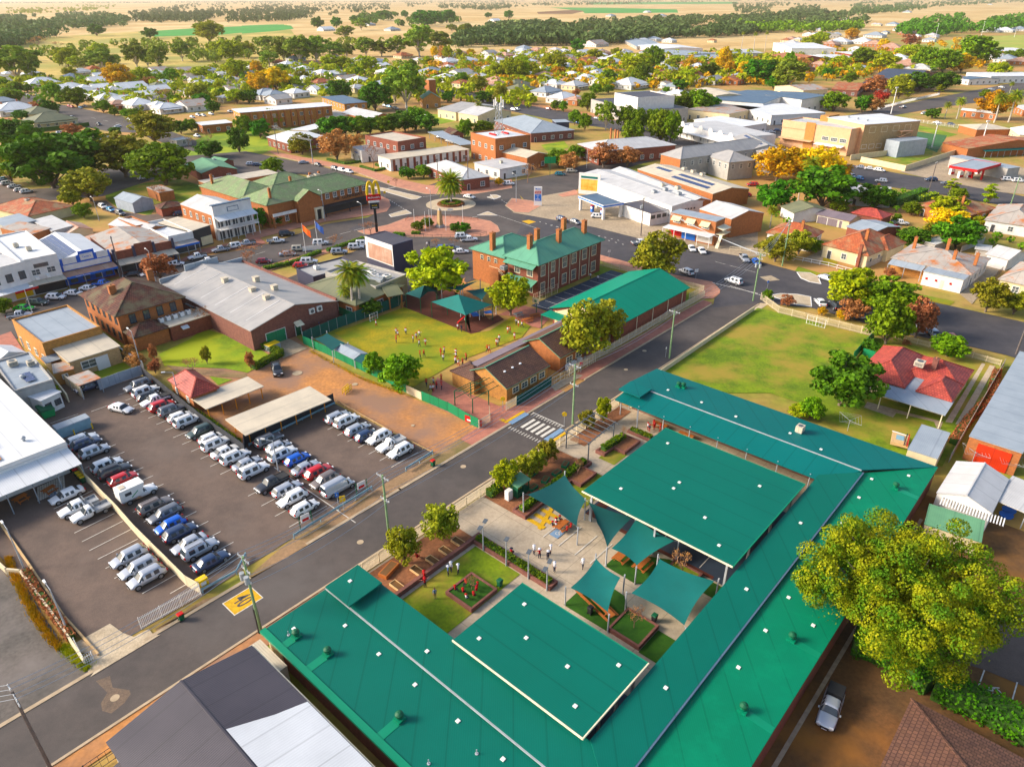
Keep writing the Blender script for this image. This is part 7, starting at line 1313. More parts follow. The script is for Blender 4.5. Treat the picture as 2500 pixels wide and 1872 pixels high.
p_, q_ = b.place(s_, .74, 0); b.part('shopfront', MB().box(-Ls*.24,-4.4,0,Ls*.25,0,3.3,'wall_white').box(-Ls*.25,-4.6,3.3,Ls*.26,0,3.45,'blue_roof').box(-Ls*.2,-4.45,1.5,-Ls*.17,-4.39,2,'cloth_red').box(-Ls*.08,-4.45,1.5,-Ls*.05,-4.39,2,'cloth_red').box(Ls*.1,-4.45,1.5,Ls*.13,-4.39,2,'cloth_red').box(-Ls*.01,-4.45,0,Ls*.03,-4.39,2.1,'frame_cream'), p_, q_); b.chimney(.1,.6,4,7); b.chimney(.5,.75,4.5,7.4); b.chimney(.95,.4,4,6.8)
fence('fence', 'B4 440,1060 700,1110 900,1165', 1.1, 'low white rail fence before the cream house with red roof', 'white', 'rail'); fence('fence', 'B4 -60,985 180,1010 430,1070', 1.1, 'low cream fence before the white house with red hip roof', 'cream_fence', 'rail'); fence('fence', 'B4 985,1130 1250,1000', 1.5, 'grey side fence beside the cream house', 'wall_grey', 'solid'); fence('fence', 'B4 1720,1000 1900,930', 1.7, 'grey panel fence behind old iron roofed cottage', 'wall_grey', 'solid'); fence('fence', 'B4 1850,1330 2040,1150', 1.2, 'thin wire fence beside the long driveway', 'pole_brown', 'mesh')
sheet('driveway', 'B4 1700,1310 1830,1130 1930,1060 2040,1110 1950,1230 1810,1400', L1+.02, 'apron'); sheet('driveway', 'B4 490,1060 700,960 640,1100', L1+.02, 'apron')
b = B('house', (120.3, 20.5, 134.1, 27.4), 3.1, 'cream house with vivid red tiled hip roof beside the playing field', 'house', 'wall_cream', 'hip', 'red_tile', 2.3, .5)
b.root['label'] = 'cream house with vivid red tiled hip roof beside the playing field'
b.autowin(1, 3.4, 1.2, 1.2, 'frame_white')
L_, W_ = b.L, b.W
def uvwing(b, u0, v0, u1, v1, *a, **k):
 P_ = [GU(u0,v0)-b.A, GU(u1,v1)-b.A]; Rm = Matrix.Rotation(-b.rot, 3, 'Z'); Q = [Rm@p for p in P_]; return b.wing(min(q.x for q in Q), min(q.y for q in Q), max(q.x for q in Q), max(q.y for q in Q), *a, **k)
uvwing(b, 125.8, 13.4, 134.0, 21.5, 3.11, 'wall_cream', 'hip', 'red_tile', 2.2, .45); uvwing(b, 120.3, 13.4, 127, 18.0, 3.12, 'wall_cream', 'hip', 'red_tile', 1.8, .4)
uvwing(b, 115.8, 12.6, 120.4, 22.4, 2.75, 'wall_white', 'flat', 'blue_roof', 0, .1, z0=2.6) if False else None
mb = MB(); slab_uv(mb, [(115.4,12.8,2.7),(120.5,12.8,2.95),(125.6,18.2,2.95),(125.6,22.2,2.95),(120.5,22.4,2.95),(115.4,22.6,2.7)], 'blue_roof', .12); o = mb.build('verandah_roof', b.root); o.matrix_parent_inverse = Matrix.Translation((b.A.x,b.A.y,.03)).inverted() if False else o.matrix_parent_inverse
o.location = Matrix.Rotation(-b.rot,3,'Z')@(-Vector((b.A.x,b.A.y,0))); o.rotation_euler = (0,0,-b.rot)
for u, v in ((115.7,13.2),(115.7,17.8),(115.7,22.3)): q = Matrix.Rotation(-b.rot,3,'Z')@(GU(u,v)-b.A); b.part('post', MB().box(-.07,-.07,0,.07,.07,2.7,'frame_cream'), q)
q = Matrix.Rotation(-b.rot,3,'Z')@(GU(126.5,20)-b.A); b.ac(q.x/b.L, q.y/b.W, 4.6, 1.5); q = Matrix.Rotation(-b.rot,3,'Z')@(GU(128,18)-b.A); b.chimney(q.x/b.L, q.y/b.W, 4, 6.0, 'brick_purple', 1.0, .8)
b = B('shed', 'D4 1165,170 1430,255 1562,30', 2.8, 'pale blue flat roofed shed with yellow wall behind the green school roof', 'shed', 'wall_cream', 'flat', 'blue_roof', 0, .05)
thing('junk_pile', MB().box(-1.6,-1.2,0,1.6,1.2,.5,'timber_pale').bar((-2,-1,.6),(1.5,-1.1,.8),.15,.1,'cloth_red').bar((-2,-.6,.65),(1.5,-.8,.8),.15,.1,'trim').box(-.5,-.5,.5,.9,.6,.58,'bluegrey').bar((1.2,-1.2,.6),(1.4,1.3,.7),.12,.1,'white'), 'pile of salvaged timber and metal sheets beside the pale blue shed', 'pile', K('D4 1090,100',.5)[0], HU+.2)
b = B('warehouse', (108.8, 1.8, 146, 8.3), 4.0, 'long pale roofed brick building with red roller wall at the right edge', 'warehouse', 'brick_orange', 'flat', 'blue_roof', 0, .1); b.panel(b.side('L'), .2, .85, .0, 3.3, 'shed_red', .05, 'red_wall')
b = B('shed', 'D4 1430,560 1915,742 2032,430', 3.0, 'gabled white and grey metal shed below the red walled building', 'shed', 'wall_white', 'gabley', 'pale_roof', 1.2, .1); b = B('shed', 'D4 1320,840 1820,1000 1880,855', 2.4, 'pale green skillion shed behind the great tree', 'shed', 'wall_cream', 'skillion', 'soft_green_roof', .5, .1)
mb = MB()
for i in range(22): mb.bar((0,i*.33,0),(1.9,i*.33,.0),.14,.06,'white')
P_ = K('D4 1440,670 1480,600 1905,745', 2.7); q = P_[2]-P_[1]; thing('slatted_pergola', mb, 'white slatted pergola roof between the metal sheds', 'pergola', P_[1], math.atan2(q.y,q.x)-pi/2)
b = B('carport', 'D4 1950,612 2250,740 2340,515', 2.8, 'flat pale carport at the right edge beside the white shed', 'carport', roof='flat', rk='pale_roof', walls=False);
for x in (.2,b.L-.2): b.part('post', MB().box(x-.06,.2,0,x+.06,.32,2.7,'steel')); b.part('post', MB().box(x-.06,b.W-.3,0,x+.06,b.W-.18,2.7,'steel'))
for i, s_ in enumerate(('D4 2045,770','D4 2070,725')): thing('wading_pool', MB().tube((0,0,0),(0,0,.25),.75,.85,'blue',20), f"round blue plastic pool, {'nearer' if i == 0 else 'farther'} of two by the carport", 'pool', K(s_)[0])
for s_, lb in (('C4 620,1480','rotary clothes line on the lawn of the red tiled house'),('D4 1735,300','rotary clothes line by the red wall'),('D4 2060,390','rotary clothes line at the carport corner')):
 r = empty('clothes_line', K(s_)[0], .4); tag(r, lb, 'clothes line'); MB().tube((0,0,0),(0,0,2.1),.04,.04,'steel',6).build('pole', r); mb = MB()
 for a_ in range(4): e_ = Vector((cos(a_*pi/2)*2.2, sin(a_*pi/2)*2.2, 2.3)); mb.tube((0,0,1.9), e_, .025, .02, 'steel', 4)
 for k_ in (.5,.75,1):
  for a_ in range(4): mb.tube(Vector((cos(a_*pi/2)*2.2*k_, sin(a_*pi/2)*2.2*k_, 1.9+.4*k_)), Vector((cos(a_*pi/2+pi/2)*2.2*k_, sin(a_*pi/2+pi/2)*2.2*k_, 1.9+.4*k_)), .012, .012, 'steel', 3)
 mb.build('arms', r)
# ================================================================ VEHICLES
G1, G2, G3 = 'cars parked in the big car park', 'cars parked along the shop street', 'cars parked along the main road'
row('S', '201,1073,w,w,U 211,1084,S,n,U 231,1103,S,s,U 261,1136,S,w,U 281,1152,4,k,U 301,1169,h,r,U', G1, 'from the far end beside the cream fence')
row('S', '380,1236,4,z,U 402,1255,w,g,u 416,1283,h,b,u 440,1301,S,n,U 462,1328,s,s,u 489,1342,4,s,U 516,1370,s,n,U', G1, 'in the near half of the row beside the cream fence')
row('S', '163,1209,s,w,u', G1, 'by the hatched bay left of the cream fence'); row('S', '192,1240,T,w,u 222,1252,1,w,u', G1, 'side by side left of the cream fence')
row('S', '315,1361,S,s,u 337,1386,w,s,u 359,1410,S,s,u', G1, 'of three near the street gate')
row('S', '337,944,4,g,u 356,957,4,w,U 363,968,h,k,U 380,979,t,w,u 396,992,S,r,U 421,1003,4,g,U 440,1018,h,w,U 459,1029,4,w,U', G1, 'in the upper half of the row along the black fence')
row('S', '489,1055,S,d,u 517,1070,h,w,U 528,1085,4,w,U 551,1102,s,w,U 575,1117,4,w,U 604,1132,s,s,U 620,1150,4,w,U', G1, 'in the lower half of the row along the black fence')
row('S', '657,1076,4,g,U 680,1091,h,s,U 690,1110,4,w,U 726,1121,h,b,U 747,1142,s,s,U 778,1153,S,r,U 793,1174,S,z,u 825,1192,v,s,U', G1, 'in the centre row beside the light pole')
row('S', '664,1182,t,k,u 702,1194,w,s,U 714,1218,S,w,u 744,1240,h,w,U', G1, 'in the short row near the street kerb')
row('S', '824,1018,w,s,U 846,1029,4,w,U 873,1048,w,s,U 895,1063,h,n,U 925,1069,S,w,u 954,1086,1,w,u 977,1102,S,w,u', G1, 'in the row against the dirt lot')
row('S', '296,997,s,w,v20', None, 'driving alone through the car park aisle'); row('C1', '790,1090,S,n,u', None, 'under the rusty carport'); row('C2', '465,930,t,k,v-25', None, 'on the dirt lot beside the hedge'); row('C2', '790,530,4,b,U', None, 'with roof rack beside the long brick hall'); row('C2', '1480,300,4,s,u', None, 'under the olive gable porch')
E7c = car(K('E7 720,1035', .7)[0], HU+pi+.12, 'ute canopy', 'silver', 'silver ute with black canopy parked on brown dirt by the green roof')
row('B1', '855,1170,t,b,U-50 740,1205,s,w,U-50 615,1245,s,w,U-50 465,1280,S,w,U-50 315,1325,4,d,U-50 200,1368,s,G,U-50 165,1432,t,s,U-30', G2, 'before the blue and white shopfronts, from the right'); row('B1', '1095,1090,s,k,u-20 1250,1085,v,w,u-10 1300,1035,h,w,U-10', G2, 'by the orange autumn tree'); row('B1', '1460,1005,S,w,v60 1640,945,t,w,u-8 1730,985,t,w,u-15 1835,885,t,s,u-15 1935,860,4,w,u-15 2050,835,t,s,u-15', G2, 'before the pub and arched shop')
row('B2', '340,925,4,k,U-28 250,985,T,w,U-30 620,1000,4,w,U-36 445,1050,4,e,U-36 345,1090,s,s,U-36 150,1150,h,m,U-36', G2, 'in the street near the flag poles'); row('B2', '455,1185,h,r,U-40 525,1155,4,w,U-40 775,1075,4,s,U-40 915,1035,4,w,U-40 975,1008,4,w,U-40', G2, 'behind the clipped hedge of the restaurant'); row('B2', '1800,945,4,w,U-40 1855,972,t,w,U-40 1640,1040,h,b,U-40 1710,1045,4,g,U-40 1785,1070,s,w,U-40 1790,1190,h,t,v', G2, 'in the parking lot below the monument')
row('B2', '480,330,s,s,U-28 600,350,h,k,v 745,385,4,g,v 803,397,4,w,v 860,408,S,w,v 45,345,S,s,U-40 95,350,h,n,U-40 310,410,h,s,v', None, 'in the street behind the tiled hotel'); row('B2', '1858,615,s,w,v10', None, 'circling the palm roundabout')
row('B3', '140,508,4,w,v40 570,428,S,t,v35 665,403,4,e,v40', None, 'on the street by the bare trees'); row('B3', '588,805,S,n,v-10 698,825,h,g,v-10 882,778,S,w,v30', None, 'by the blue fuel canopy'); row('B3', '1235,1000,T,w,v55', None, 'driving past the olive tree'); row('B3', '1580,1020,S,k,u40 1665,1045,s,w,u40 1748,1063,s,w,u40 2100,1130,t,s,u40 2200,1160,h,b,u40', G3, 'nose to kerb before the brick shop'); row('B3', '1620,1240,S,w,V-20', None, 'on the main road above the green gable roof'); row('B3', '2012,1318,4,w,V-10', None, 'crossing the junction'); row('B3', '1385,290,h,r,v', None, 'beside the orange brick hotel end'); row('B3', '2045,622,S,w,V40 2110,600,h,r,V40 2168,515,S,r,V40', None, 'behind the solar workshop')
row('B4', '690,1200,s,s,v-15', None, 'at the kerb beside the white pointed island'); row('B4', '640,1385,s,w,U40', None, 'beside the curved white island'); row('B4', '755,1415,4,k,U40', None, 'in the shade by the lime tree'); row('C4', '735,430,w,s,U38 1130,545,h,b,U38 1248,567,4,s,U38 1390,597,s,s,U38 1548,640,h,r,U38', G3, 'nose in beside the playing field fence')
row('B4', '960,343,s,s,v25 1025,353,s,w,v25 1097,367,S,w,v 870,410,S,w,U60 940,427,h,l,U60 1110,450,S,s,V10 1495,440,S,n,V40 1620,467,s,g,V20 2085,440,4,w,v30 2170,450,4,w,v30', None, 'along the road before the red fuel station'); row('B4', '1300,237,v,w,v30 1225,205,v,g,v30', None, 'on the lawn behind the theatre'); row('B4', '1255,775,T,w,v30', None, 'in the garden behind the terracotta roofs'); row('A4', '1280,830,T,s,U-20 1440,877,S,w,U-20 1545,948,s,w,v 1650,960,h,n,v 1480,680,S,w,v 1960,690,s,s,v 2040,675,s,w,v', None, 'near the church street')
row('A4', '82,1055,S,t,v30 132,1045,S,w,v30 172,1035,h,w,v30 215,1027,S,w,v30 262,1020,s,w,v30 310,1008,h,n,v30', None, 'nose in before the long shop verandah'); row('A3', '815,917,h,n,v 850,920,S,w,v 668,948,h,b,v 425,1080,T,w,U-30 440,842,h,m,v 90,830,h,n,v 180,850,t,k,v 200,845,S,s,v 1485,1040,h,b,v 110,632,s,s,v 870,545,h,b,v', None, 'in the streets behind the blue hip roof')
row('A1', '555,908,h,w,v 760,962,t,k,v 905,978,s,w,u 345,1050,S,k,U 412,1042,s,w,U 468,1030,4,w,U 535,820,h,r,v 558,826,h,r,v 622,830,s,l,v 655,820,s,w,v 1000,925,T,w,v 1032,932,h,r,v 1520,1052,t,w,v 175,733,h,w,v 215,736,h,w,v 285,738,h,s,v 1530,890,S,w,v 1570,892,h,w,v 1630,882,S,w,v 1485,905,h,w,v 1775,862,s,w,v', None, 'in the far left streets'); row('B1', '40,297,h,t,U 30,318,h,n,U 58,335,S,w,U 118,357,s,w,U 165,388,h,w,U 222,402,S,w,U', None, 'in the left edge parking bay'); row('B1', '855,527,S,w,v 920,552,h,l,v 1000,582,4,g,v 1460,562,S,w,U 1492,582,h,n,U 1192,292,S,w,U', None, 'in the lane behind the shops'); row('A2', '1075,820,4,g,v 1110,826,S,l,v 1155,838,4,w,v 700,1150,h,w,v 1570,1090,s,w,v 1600,1100,h,w,v 1500,1060,s,s,v 2070,850,4,s,v', None, 'around the church lawn and car shelter'); row('D1', '1340,705,1,w,U', G1, 'carrying a white camper body beside the cream fence') if False else None
cp = car(K('D1 1240,745', .8)[0], HU, 'ute tray single', 'white', 'white camper truck with tall boxy rear body beside the cream fence', G1); mb = MB(); mb.hexa([(-2.75,-1.05,.95),(.15,-1.05,.95),(.15,1.05,.95),(-2.75,1.05,.95)],[(-2.7,-1,2.75),(.9,-1,2.75),(.9,1,2.75),(-2.7,1,2.75)],'white'); mb.box(-2.0,-1.07,1.7,-1.1,-1.04,2.2,'glass'); mb.box(-2.3,-.5,2.75,-1.5,.5,2.85,'cream_roof'); mb.bar((-1.2,-1.06,1.2),(-.2,-1.06,1.9),.02,.12,'sign_green'); mb.build('camper_body', cp)
# ================================================================ STREET FURNITURE
P1 = utility_pole(K('E1 400,1520')[0], 10.5, 'grey timber double power pole at lower left corner', 'pole_brown', ((.3,2.4),(.9,2.4)), HV); P2 = utility_pole(K('S 638,1545')[0], 10.8, 'power pole with transformers and black cable guard beside the yellow speed patch', 'pole_green', ((.3,2.2),(1.8,1.6),(3.3,1.2)), HV, True); MB().tube((.15,0,0),(.15,0,3.6),.26,.24,'black',10).build('cable_guard', P2)
P3 = utility_pole(K('S 953,1336')[0], 11, 'green stained power pole beside small garden trees', 'pole_green', ((.3,2.2),(3.6,1.6)), HV); P4 = utility_pole(K('S 1398,1036')[0], 10.8, 'green stained power pole next to the pedestrian crossing', 'pole_green', ((.3,2.2),(3.6,1.6)), HV); P5 = utility_pole(K('S 1634,875')[0], 9.8, 'green stained power pole beside the playing field wall', 'pole_green', ((.3,2.2),), HV); P6 = utility_pole(K('S 1838,735')[0], 11, 'green stained power pole at the street junction', 'pole_green', ((.3,2.2),(1.2,1.2)), HV, True); P7 = utility_pole(K('B4 345,1105')[0], 12, 'green stained power pole before the white red roofed house', 'pole_green', ((.3,2.2),(1.5,1.8)), HU); P8 = utility_pole(K('B3 1240,940')[0], 11, 'grey timber power pole beside the white garage', 'pole_brown', ((.4,2.0),), HU, True); P9 = utility_pole(K('B2 560,340')[0], 9.5, 'grey pole at the kerb behind the hotel', 'pole_grey', ((.3,1.8),), HU); P10 = utility_pole(K('B2 270,260')[0], 12, 'dark timber power pole beside the park', 'pole_brown', ((.3,2.2),(1.3,2)), HU)
utility_pole(K('B1 1015,1120')[0], 10.5, 'dark slim pole in front of the arched brick shop', 'pole_brown', ((.4,.5),), HU); utility_pole(K('B2 1600,500')[0], 10, 'timber pole beside the white hipped pavilion', 'pole_brown', ((.3,1.8),), HU); utility_pole(K('B2 1850,560')[0], 12, 'brown power pole by the red sign wall', 'pole_brown', ((.3,1.6),), HU); P11 = utility_pole(K('B4 1470,555')[0], 11, 'dark leaning power pole beside the slim cypress', 'pole_brown', ((.3,2),), HU); P12 = utility_pole(K('B4 2100,660')[0], 10, 'green power pole at right before the fuel forecourt', 'pole_green', ((.3,2),), HU); utility_pole(K('A2 1255,1010')[0], 12, 'pale power pole in the dark row of trees', 'pole_grey', ((.3,1.4),(2,1)), HU); utility_pole(K('C4 2135,790')[0], 10, 'brown pole at the right edge of the main road', 'pole_brown', ((.3,2),), HU)
PL = [(P1,P2,10.5,10.8,'lower left'),(P2,P3,10.8,11,'car park'),(P3,P4,11,10.8,'garden'),(P4,P5,10.8,9.8,'crossing'),(P5,P6,9.8,11,'field'),(P6,P7,11,12,'junction'),(P10,P9,12,9.5,'park'),(P6,P8,11,11,'main road')]
for a_, c_, ha, hc, nm in PL:
 for i, t in enumerate((-.46,-.18,.18,.46)): wire(arm_tip(a_, .3, 2.2, t, ha), arm_tip(c_, .3, 2.2, t, hc), f'thin overhead wire on the {nm} span of power poles', 1.0)
for i, (a_, c_, ha, hc) in enumerate(((P2,P3,10.8,11),(P3,P4,11,10.8))):
 for t in (-.4,.4): wire(arm_tip(a_, 3.4, 1.6, t, ha), arm_tip(c_, 3.7, 1.6, t, hc), f'lower service wire along the {"car park" if i == 0 else "garden"} span', .8)
for i in range(4): wire(arm_tip(P1,.3,2.4,-.4+i*.27,10.5), GU(-14, 70+i*1.2, 8), 'service wire leaving the lower left corner pole', .3)
for s_, h, lb, az in (('D2 478,735',5.2,'blue grey car park light pole in the centre row',HU+2.2),('C1 1620,1215',5.6,'curved car park light pole by the black fence',HU+2.6),('C1 1275,920',7.5,'tall grey light pole beside the white fence corner',HV),('E1 520,440',6,'grey light pole above the narrow wall garden',HV),('D1 215,1420',6,'slim light pole at the left car park edge',HV),('C1 300,440',6,'curved white street lamp near the silver ute',HU),('B2 985,930',9,'white street lamp beside the big screen',HV),('B1 825,645',7,'green lamp pole in the back lane',HV),('B3 205,660',9,'tall lamp post on the paved corner island',HV),('B2 1545,800',9,'dark street lamp beside the monument island',HV),('A2 1405,1020',8,'slim lamp behind the dark row of trees',HV),('C3 1640,620' if False else 'B2 660,815',9,'dark lamp post on the hotel footpath',HV),('B3 790,380',8,'dark lamp post by the bare plane trees',HV),('B1 1300,1160',8,'slim lamp post beside the white van',HV)): lamp_post(K(s_)[0], h, lb, az)
for s_, h, lb in (('A4 1515,345',26,'tall leaning floodlight mast at the oval'),('A4 1870,320',26,'tall floodlight mast right of the oval pavilion'),('A4 2135,290',15,'shorter light mast at the far side of the oval'),('B4 1500,190',10,'cream light pole on the bowling green'),('A4 1185,880',14,'white light pole by the theatre road'),('B4 1870,210',12,'white light pole in front of the bowling club')): thing('light_mast', MB().tube((0,0,0),(0,0,h),.28,.16,'white',8).box(-1,-.2,h-.2,1,.2,h+.4,'white'), lb, 'mast', K(s_)[0], .4)
def sign(s_, h, lb, k='white', w=.6, hh=.6, az=HU, disc_=False, txt=None, pk='steel'):
 r = empty('street_sign', K(s_)[0], az); tag(r, lb, 'sign'); MB().tube((0,0,0),(0,0,h),.035,.035,pk,6).build('pole', r); mb = MB()
 if disc_: mb.tube((0,-.03,h-.1),(0,.03,h-.1),w/2,w/2,k,16)
 else: mb.box(-w/2,-.03,h-hh,w/2,.03,h,k)
 mb.build('sign_plate', r)
 if txt: t_ = text_obj(txt, w*.5, 'white' if k in ('blue','red') else 'black', 'sign_lettering', .01); t_.parent = r; t_.location = (0,-.05,h-hh/2); t_.rotation_euler = (R(90),0,0)
for a in (('C3 1020,1440',2.4,'round yellow crossing sign on the school side','yellow',.8,.6,0,True),('C3 470,1300',2.4,'round yellow crossing sign by the red paving','yellow',.8,.6,0,True),('B2 1190,545',2.4,'round yellow crossing sign beside the zebra','yellow',.9,.6,0,True),('B2 1158,635',2.4,'round yellow crossing sign on the hotel corner','yellow',.9,.6,0,True),('D2 1068,1100',2.6,'yellow warning sign on a post at the car park edge','yellow',.8,.9,.3),('D2 1020,1070',2.6,'blue parking sign near the yellow warning sign','blue',.5,.7,.3,False,'P'),('C3 1170,960',2.2,'red and white sign at the brick paved verge','red',.5,.5,.2),('B3 1695,1300',2.6,'white sign beside the junction footpath','white',1,.8,.4),('C3 1930,820',2.2,'slim sign post by the playing field wall','white',.2,.4,.4),('B2 1700,745',1.2,'white arrow board at the roundabout','white',1.8,.5,.1),('B4 230,1280',2,'small blue sign on the curved white island','blue',.4,.5,.2),('B3 975,1120',2,'white sign on the pink footpath','white',.6,.5,.2)): sign(*a)
for s_, t, lb in (('D2 680,1270','P','white parking notice board on two green posts at the near car park corner'),('D2 1185,970','P','white parking notice board on two green posts beside the silver van')):
 r = empty('notice_board', K(s_)[0], HU-.1); tag(r, lb, 'sign');
 for x in (0, 1.7): MB().tube((x,0,0),(x,0,2.3),.06,.06,'dark_bin',8).build('post', r)
 MB().box(.25,-.03,1.1,1.45,.03,2.2,'white').build('sign_plate', r); MB().box(.4,-.05,1.2,1.3,-.031,1.6,'red').build('panel', r)
r = empty('green_sign', K('B3 485,440')[0], .2); tag(r, 'green direction sign board on a post beside bare trees', 'sign'); MB().tube((0,0,0),(0,0,7),.09,.09,'dark_bin',8).build('pole', r); MB().box(-2.2,-.05,4.6,2.2,.05,7,'sign_green').build('sign_plate', r)
r = empty('red_sign', K('B2 1880,520')[0], .3); tag(r, 'dark red sign wall with white lettering at the pavilion corner', 'sign'); MB().box(-4,-.2,0,4,.2,4.4,'brick_red').build('wall', r); t_ = text_obj('Westpac', 1.0, 'white', 'sign_lettering', .05); t_.parent = r; t_.location = (0,-.25,3.4); t_.rotation_euler = (R(90),0,0); MB().box(-2,-.24,2.9,2,-.2,4,'red').build('panel', r)
fence('guard_rail', 'D2 620,1345 860,1190 1320,910', .75, 'pale blue guard rail along the car park and street', 'bluegrey', 'guard', cat='guard rail'); fence('guard_rail', 'D2 1625,740 1865,590', .75, 'short pale blue guard rail beside the red lidded bin', 'bluegrey', 'guard', cat='guard rail'); fence('guard_rail', 'D1 1820,1650 E1 1570,150 1830,10 D2 190,1510', .75, 'guard rail next to the yellow cabinet', 'bluegrey', 'guard', cat='guard rail'); fence('guard_rail', 'D2 215,515 985,138', .5, 'low pale rail below the black fence', 'bluegrey', 'guard', cat='guard rail'); fence('log_rail', 'D2 990,115 1250,260 1500,400 1870,590', .5, 'low timber rail between dirt lot and car park', 'timber_pale', 'rail', cat='rail')
fence('fence', 'D1 630,420 780,650 1060,935 1240,1140 1690,1590 1800,1650', 1.7, 'long cream panel fence dividing the car park rows', 'cream_fence', 'solid'); fence('fence', 'E1 1095,430 1555,165', 1.7, 'white picket gate across the left car park', 'white', 'picket', cat='gate'); fence('garden_wall', 'E1 -160,-200 60,0 170,10 440,370 660,700', .8, 'low cream wall beside golden grass at the left', 'cream_fence', 'wall', posts=False); fence('garden_edge', 'D1 -50,950 300,1450 E1 500,340 760,630', .35, 'low timber edge of the left car park', 'timber_pale', 'wall', posts=False); fence('fence', 'E1 590,560 665,705 725,665', 1.2, 'short white picket at the end of the cream wall', 'white', 'picket')
r = empty('skip_bin', K('C1 430,1340')[0], HV); tag(r, 'big green skip bin with dark lid near the white pavilion', 'skip'); MB().hexa([(-1.1,-.8,.1),(1.1,-.8,.1),(1.1,.8,.1),(-1.1,.8,.1)],[(-1.3,-1,1.4),(1.3,-1,1.4),(1.3,1,1.4),(-1.3,1,1.4)],'sign_green').build('body', r); MB().hexa([(-1.35,-1.05,1.4),(1.35,-1.05,1.4),(1.35,1.05,1.4),(-1.35,1.05,1.4)],[(-1.3,-1,1.55),(1.3,-1,1.55),(1.3,1,1.8),(-1.3,1,1.8)],'dark_bin').build('lid', r)
r = empty('electrical_cabinet', K('C1 670,1480')[0], HU); tag(r, 'long blue grey metal cabinet at the car park wall', 'cabinet'); MB().box(-2.4,-.9,0,2.4,.9,1.7,'bluegrey').build('body', r); MB().hexa([(-2.5,-1,1.7),(2.5,-1,1.7),(2.5,1,1.7),(-2.5,1,1.7)],[(-2.4,-.9,1.85),(2.4,-.9,1.85),(2.4,.9,1.85),(-2.4,.9,1.85)],'blue_roof').build('lid', r)
for i, s_ in enumerate(('C1 785,1430','C1 835,1460','C1 675,1520')): thing('bollard', MB().tube((0,0,0),(0,0,1.0),.1,.1,'yellow',10).tube((0,0,1.0),(0,0,1.08),.1,.03,'yellow',10), f'yellow steel bollard guarding the blue grey cabinet, {ORD(i+1)} of three', 'bollard', K(s_)[0], group='bollards at the cabinet')
r = empty('yellow_cabinet', K('D1 1830,1600')[0], HU); tag(r, 'orange yellow cabinet by the guard rail and fence end', 'cabinet'); MB().box(-.6,-.4,0,.6,.4,1.5,'yellow').build('body', r); MB().box(-.3,-.43,.7,.3,-.4,1.2,'white').build('door', r)
for s_, lid, lb in (('D1 650,560','red','wheelie bin with red lid, far one at the hatched bay'),('D1 690,590','red','wheelie bin with red lid, near one at the hatched bay'),('D1 715,615','yellow','wheelie bin with yellow lid, left of three at the hatched bay'),('D1 735,635','yellow','wheelie bin with yellow lid, middle of three at the hatched bay'),('D1 755,655','yellow','wheelie bin with yellow lid, right of three at the hatched bay'),('D2 1868,690','red','green wheelie bin with red lid standing at the kerb'),('E1 1405,360','red','green wheelie bin with open red lid before the white gate'),('C4 1915,1060','sign_green','green bin by the driveway of the red tiled house')): wheelie_bin(K(s_)[0], HU, lb, 'dark_bin', lid)
r = empty('skip_bin', K('C2 430,745')[0], HU+.1); tag(r, 'grey skip with yellow lid beside red chute at the hall door', 'skip'); MB().box(-1.3,-.8,0,1.3,.8,1.2,'blue_roof').build('body', r); MB().box(-1.3,-.8,1.2,1.3,.8,1.3,'yellow').build('lid', r); thing('red_chute', MB().hexa([(-2,-.4,.3),(1,-.4,.3),(1,.4,.3),(-2,.4,.3)],[(-2,-.4,.5),(1,-.4,2.2),(1,.4,2.2),(-2,.4,.5)],'red'), 'red sloping chute beside the yellow lidded skip', 'chute', K('C2 350,680')[0], .8)
r = empty('barrier', K('C2 1095,1130')[0], 1.2); tag(r, 'yellow barrier panels standing on the orange dirt lot', 'barrier'); mb = MB()
for y in (-.3,.3):
 for z in (.2,.6,1.0): mb.box(-1,y-.03,z,1,y+.03,z+.14,'yellow')
 for x in (-1,0,.95): mb.box(x,y-.03,0,x+.06,y+.03,1.15,'yellow')
mb.build('panel', r)
thing('banner', MB().box(-1.6,-.03,.3,1.6,.03,1.5,'red').box(-1.2,-.04,.6,1.2,-.031,.9,'white'), 'red and white banner on the green fence', 'banner', K('C3 205,1430')[0], -.55)
mb = MB()
for a_ in range(4): mb.bar((cos(a_*pi/2+.8)*2,sin(a_*pi/2+.8)*2,0),(cos(a_*pi/2+.8)*.9,sin(a_*pi/2+.8)*.9,12),.18,.18,'steel')
for i in range(6): z, q = i*2, 2-.18*i; [mb.bar((cos(a_*pi/2+.8)*q,sin(a_*pi/2+.8)*q,z),(cos(a_*pi/2+pi/2+.8)*(q-.18),sin(a_*pi/2+pi/2+.8)*(q-.18),z+2),.12,.12,'steel') for a_ in range(4)]
for a_ in range(8): mb.box(cos(a_)*1.9-.15,sin(a_)*1.9-.15,9.5+(a_ % 3),cos(a_)*1.9+.15,sin(a_)*1.9+.15,12.5+(a_ % 3),'white')
mast_mb = mb
ch = 'C2 1357,545;w C2 1538,620;w C2 1538,690;r C2 1552,640;w C2 1624,615;w C2 1690,685;w C2 1718,660;w C2 1745,640;w C2 1745,725;w C2 1800,715;w C2 1752,825;r C2 1788,820;r C2 1938,805;r C2 1967,790;w C2 1960,855;w C2 2073,835;w C2 2070,880;w C2 2165,850;r C2 2092,575;w C2 1808,1080;r C2 1872,1070;w C2 1942,1040;r C2 1900,1105;r C2 1845,1130;w C2 1870,1130;w C2 1945,1110;r C3 66,575;w C3 515,605;w C3 535,610;r C3 590,530;w C3 610,545;w C3 642,555;w C3 438,680;w C3 410,715;w C3 425,720;w C3 330,775;r C3 348,775;w C3 50,810;w C3 140,850;r C3 72,900;w C3 45,880;w C3 110,895;r C3 575,660;w'.split()
it = iter(ch); items = []
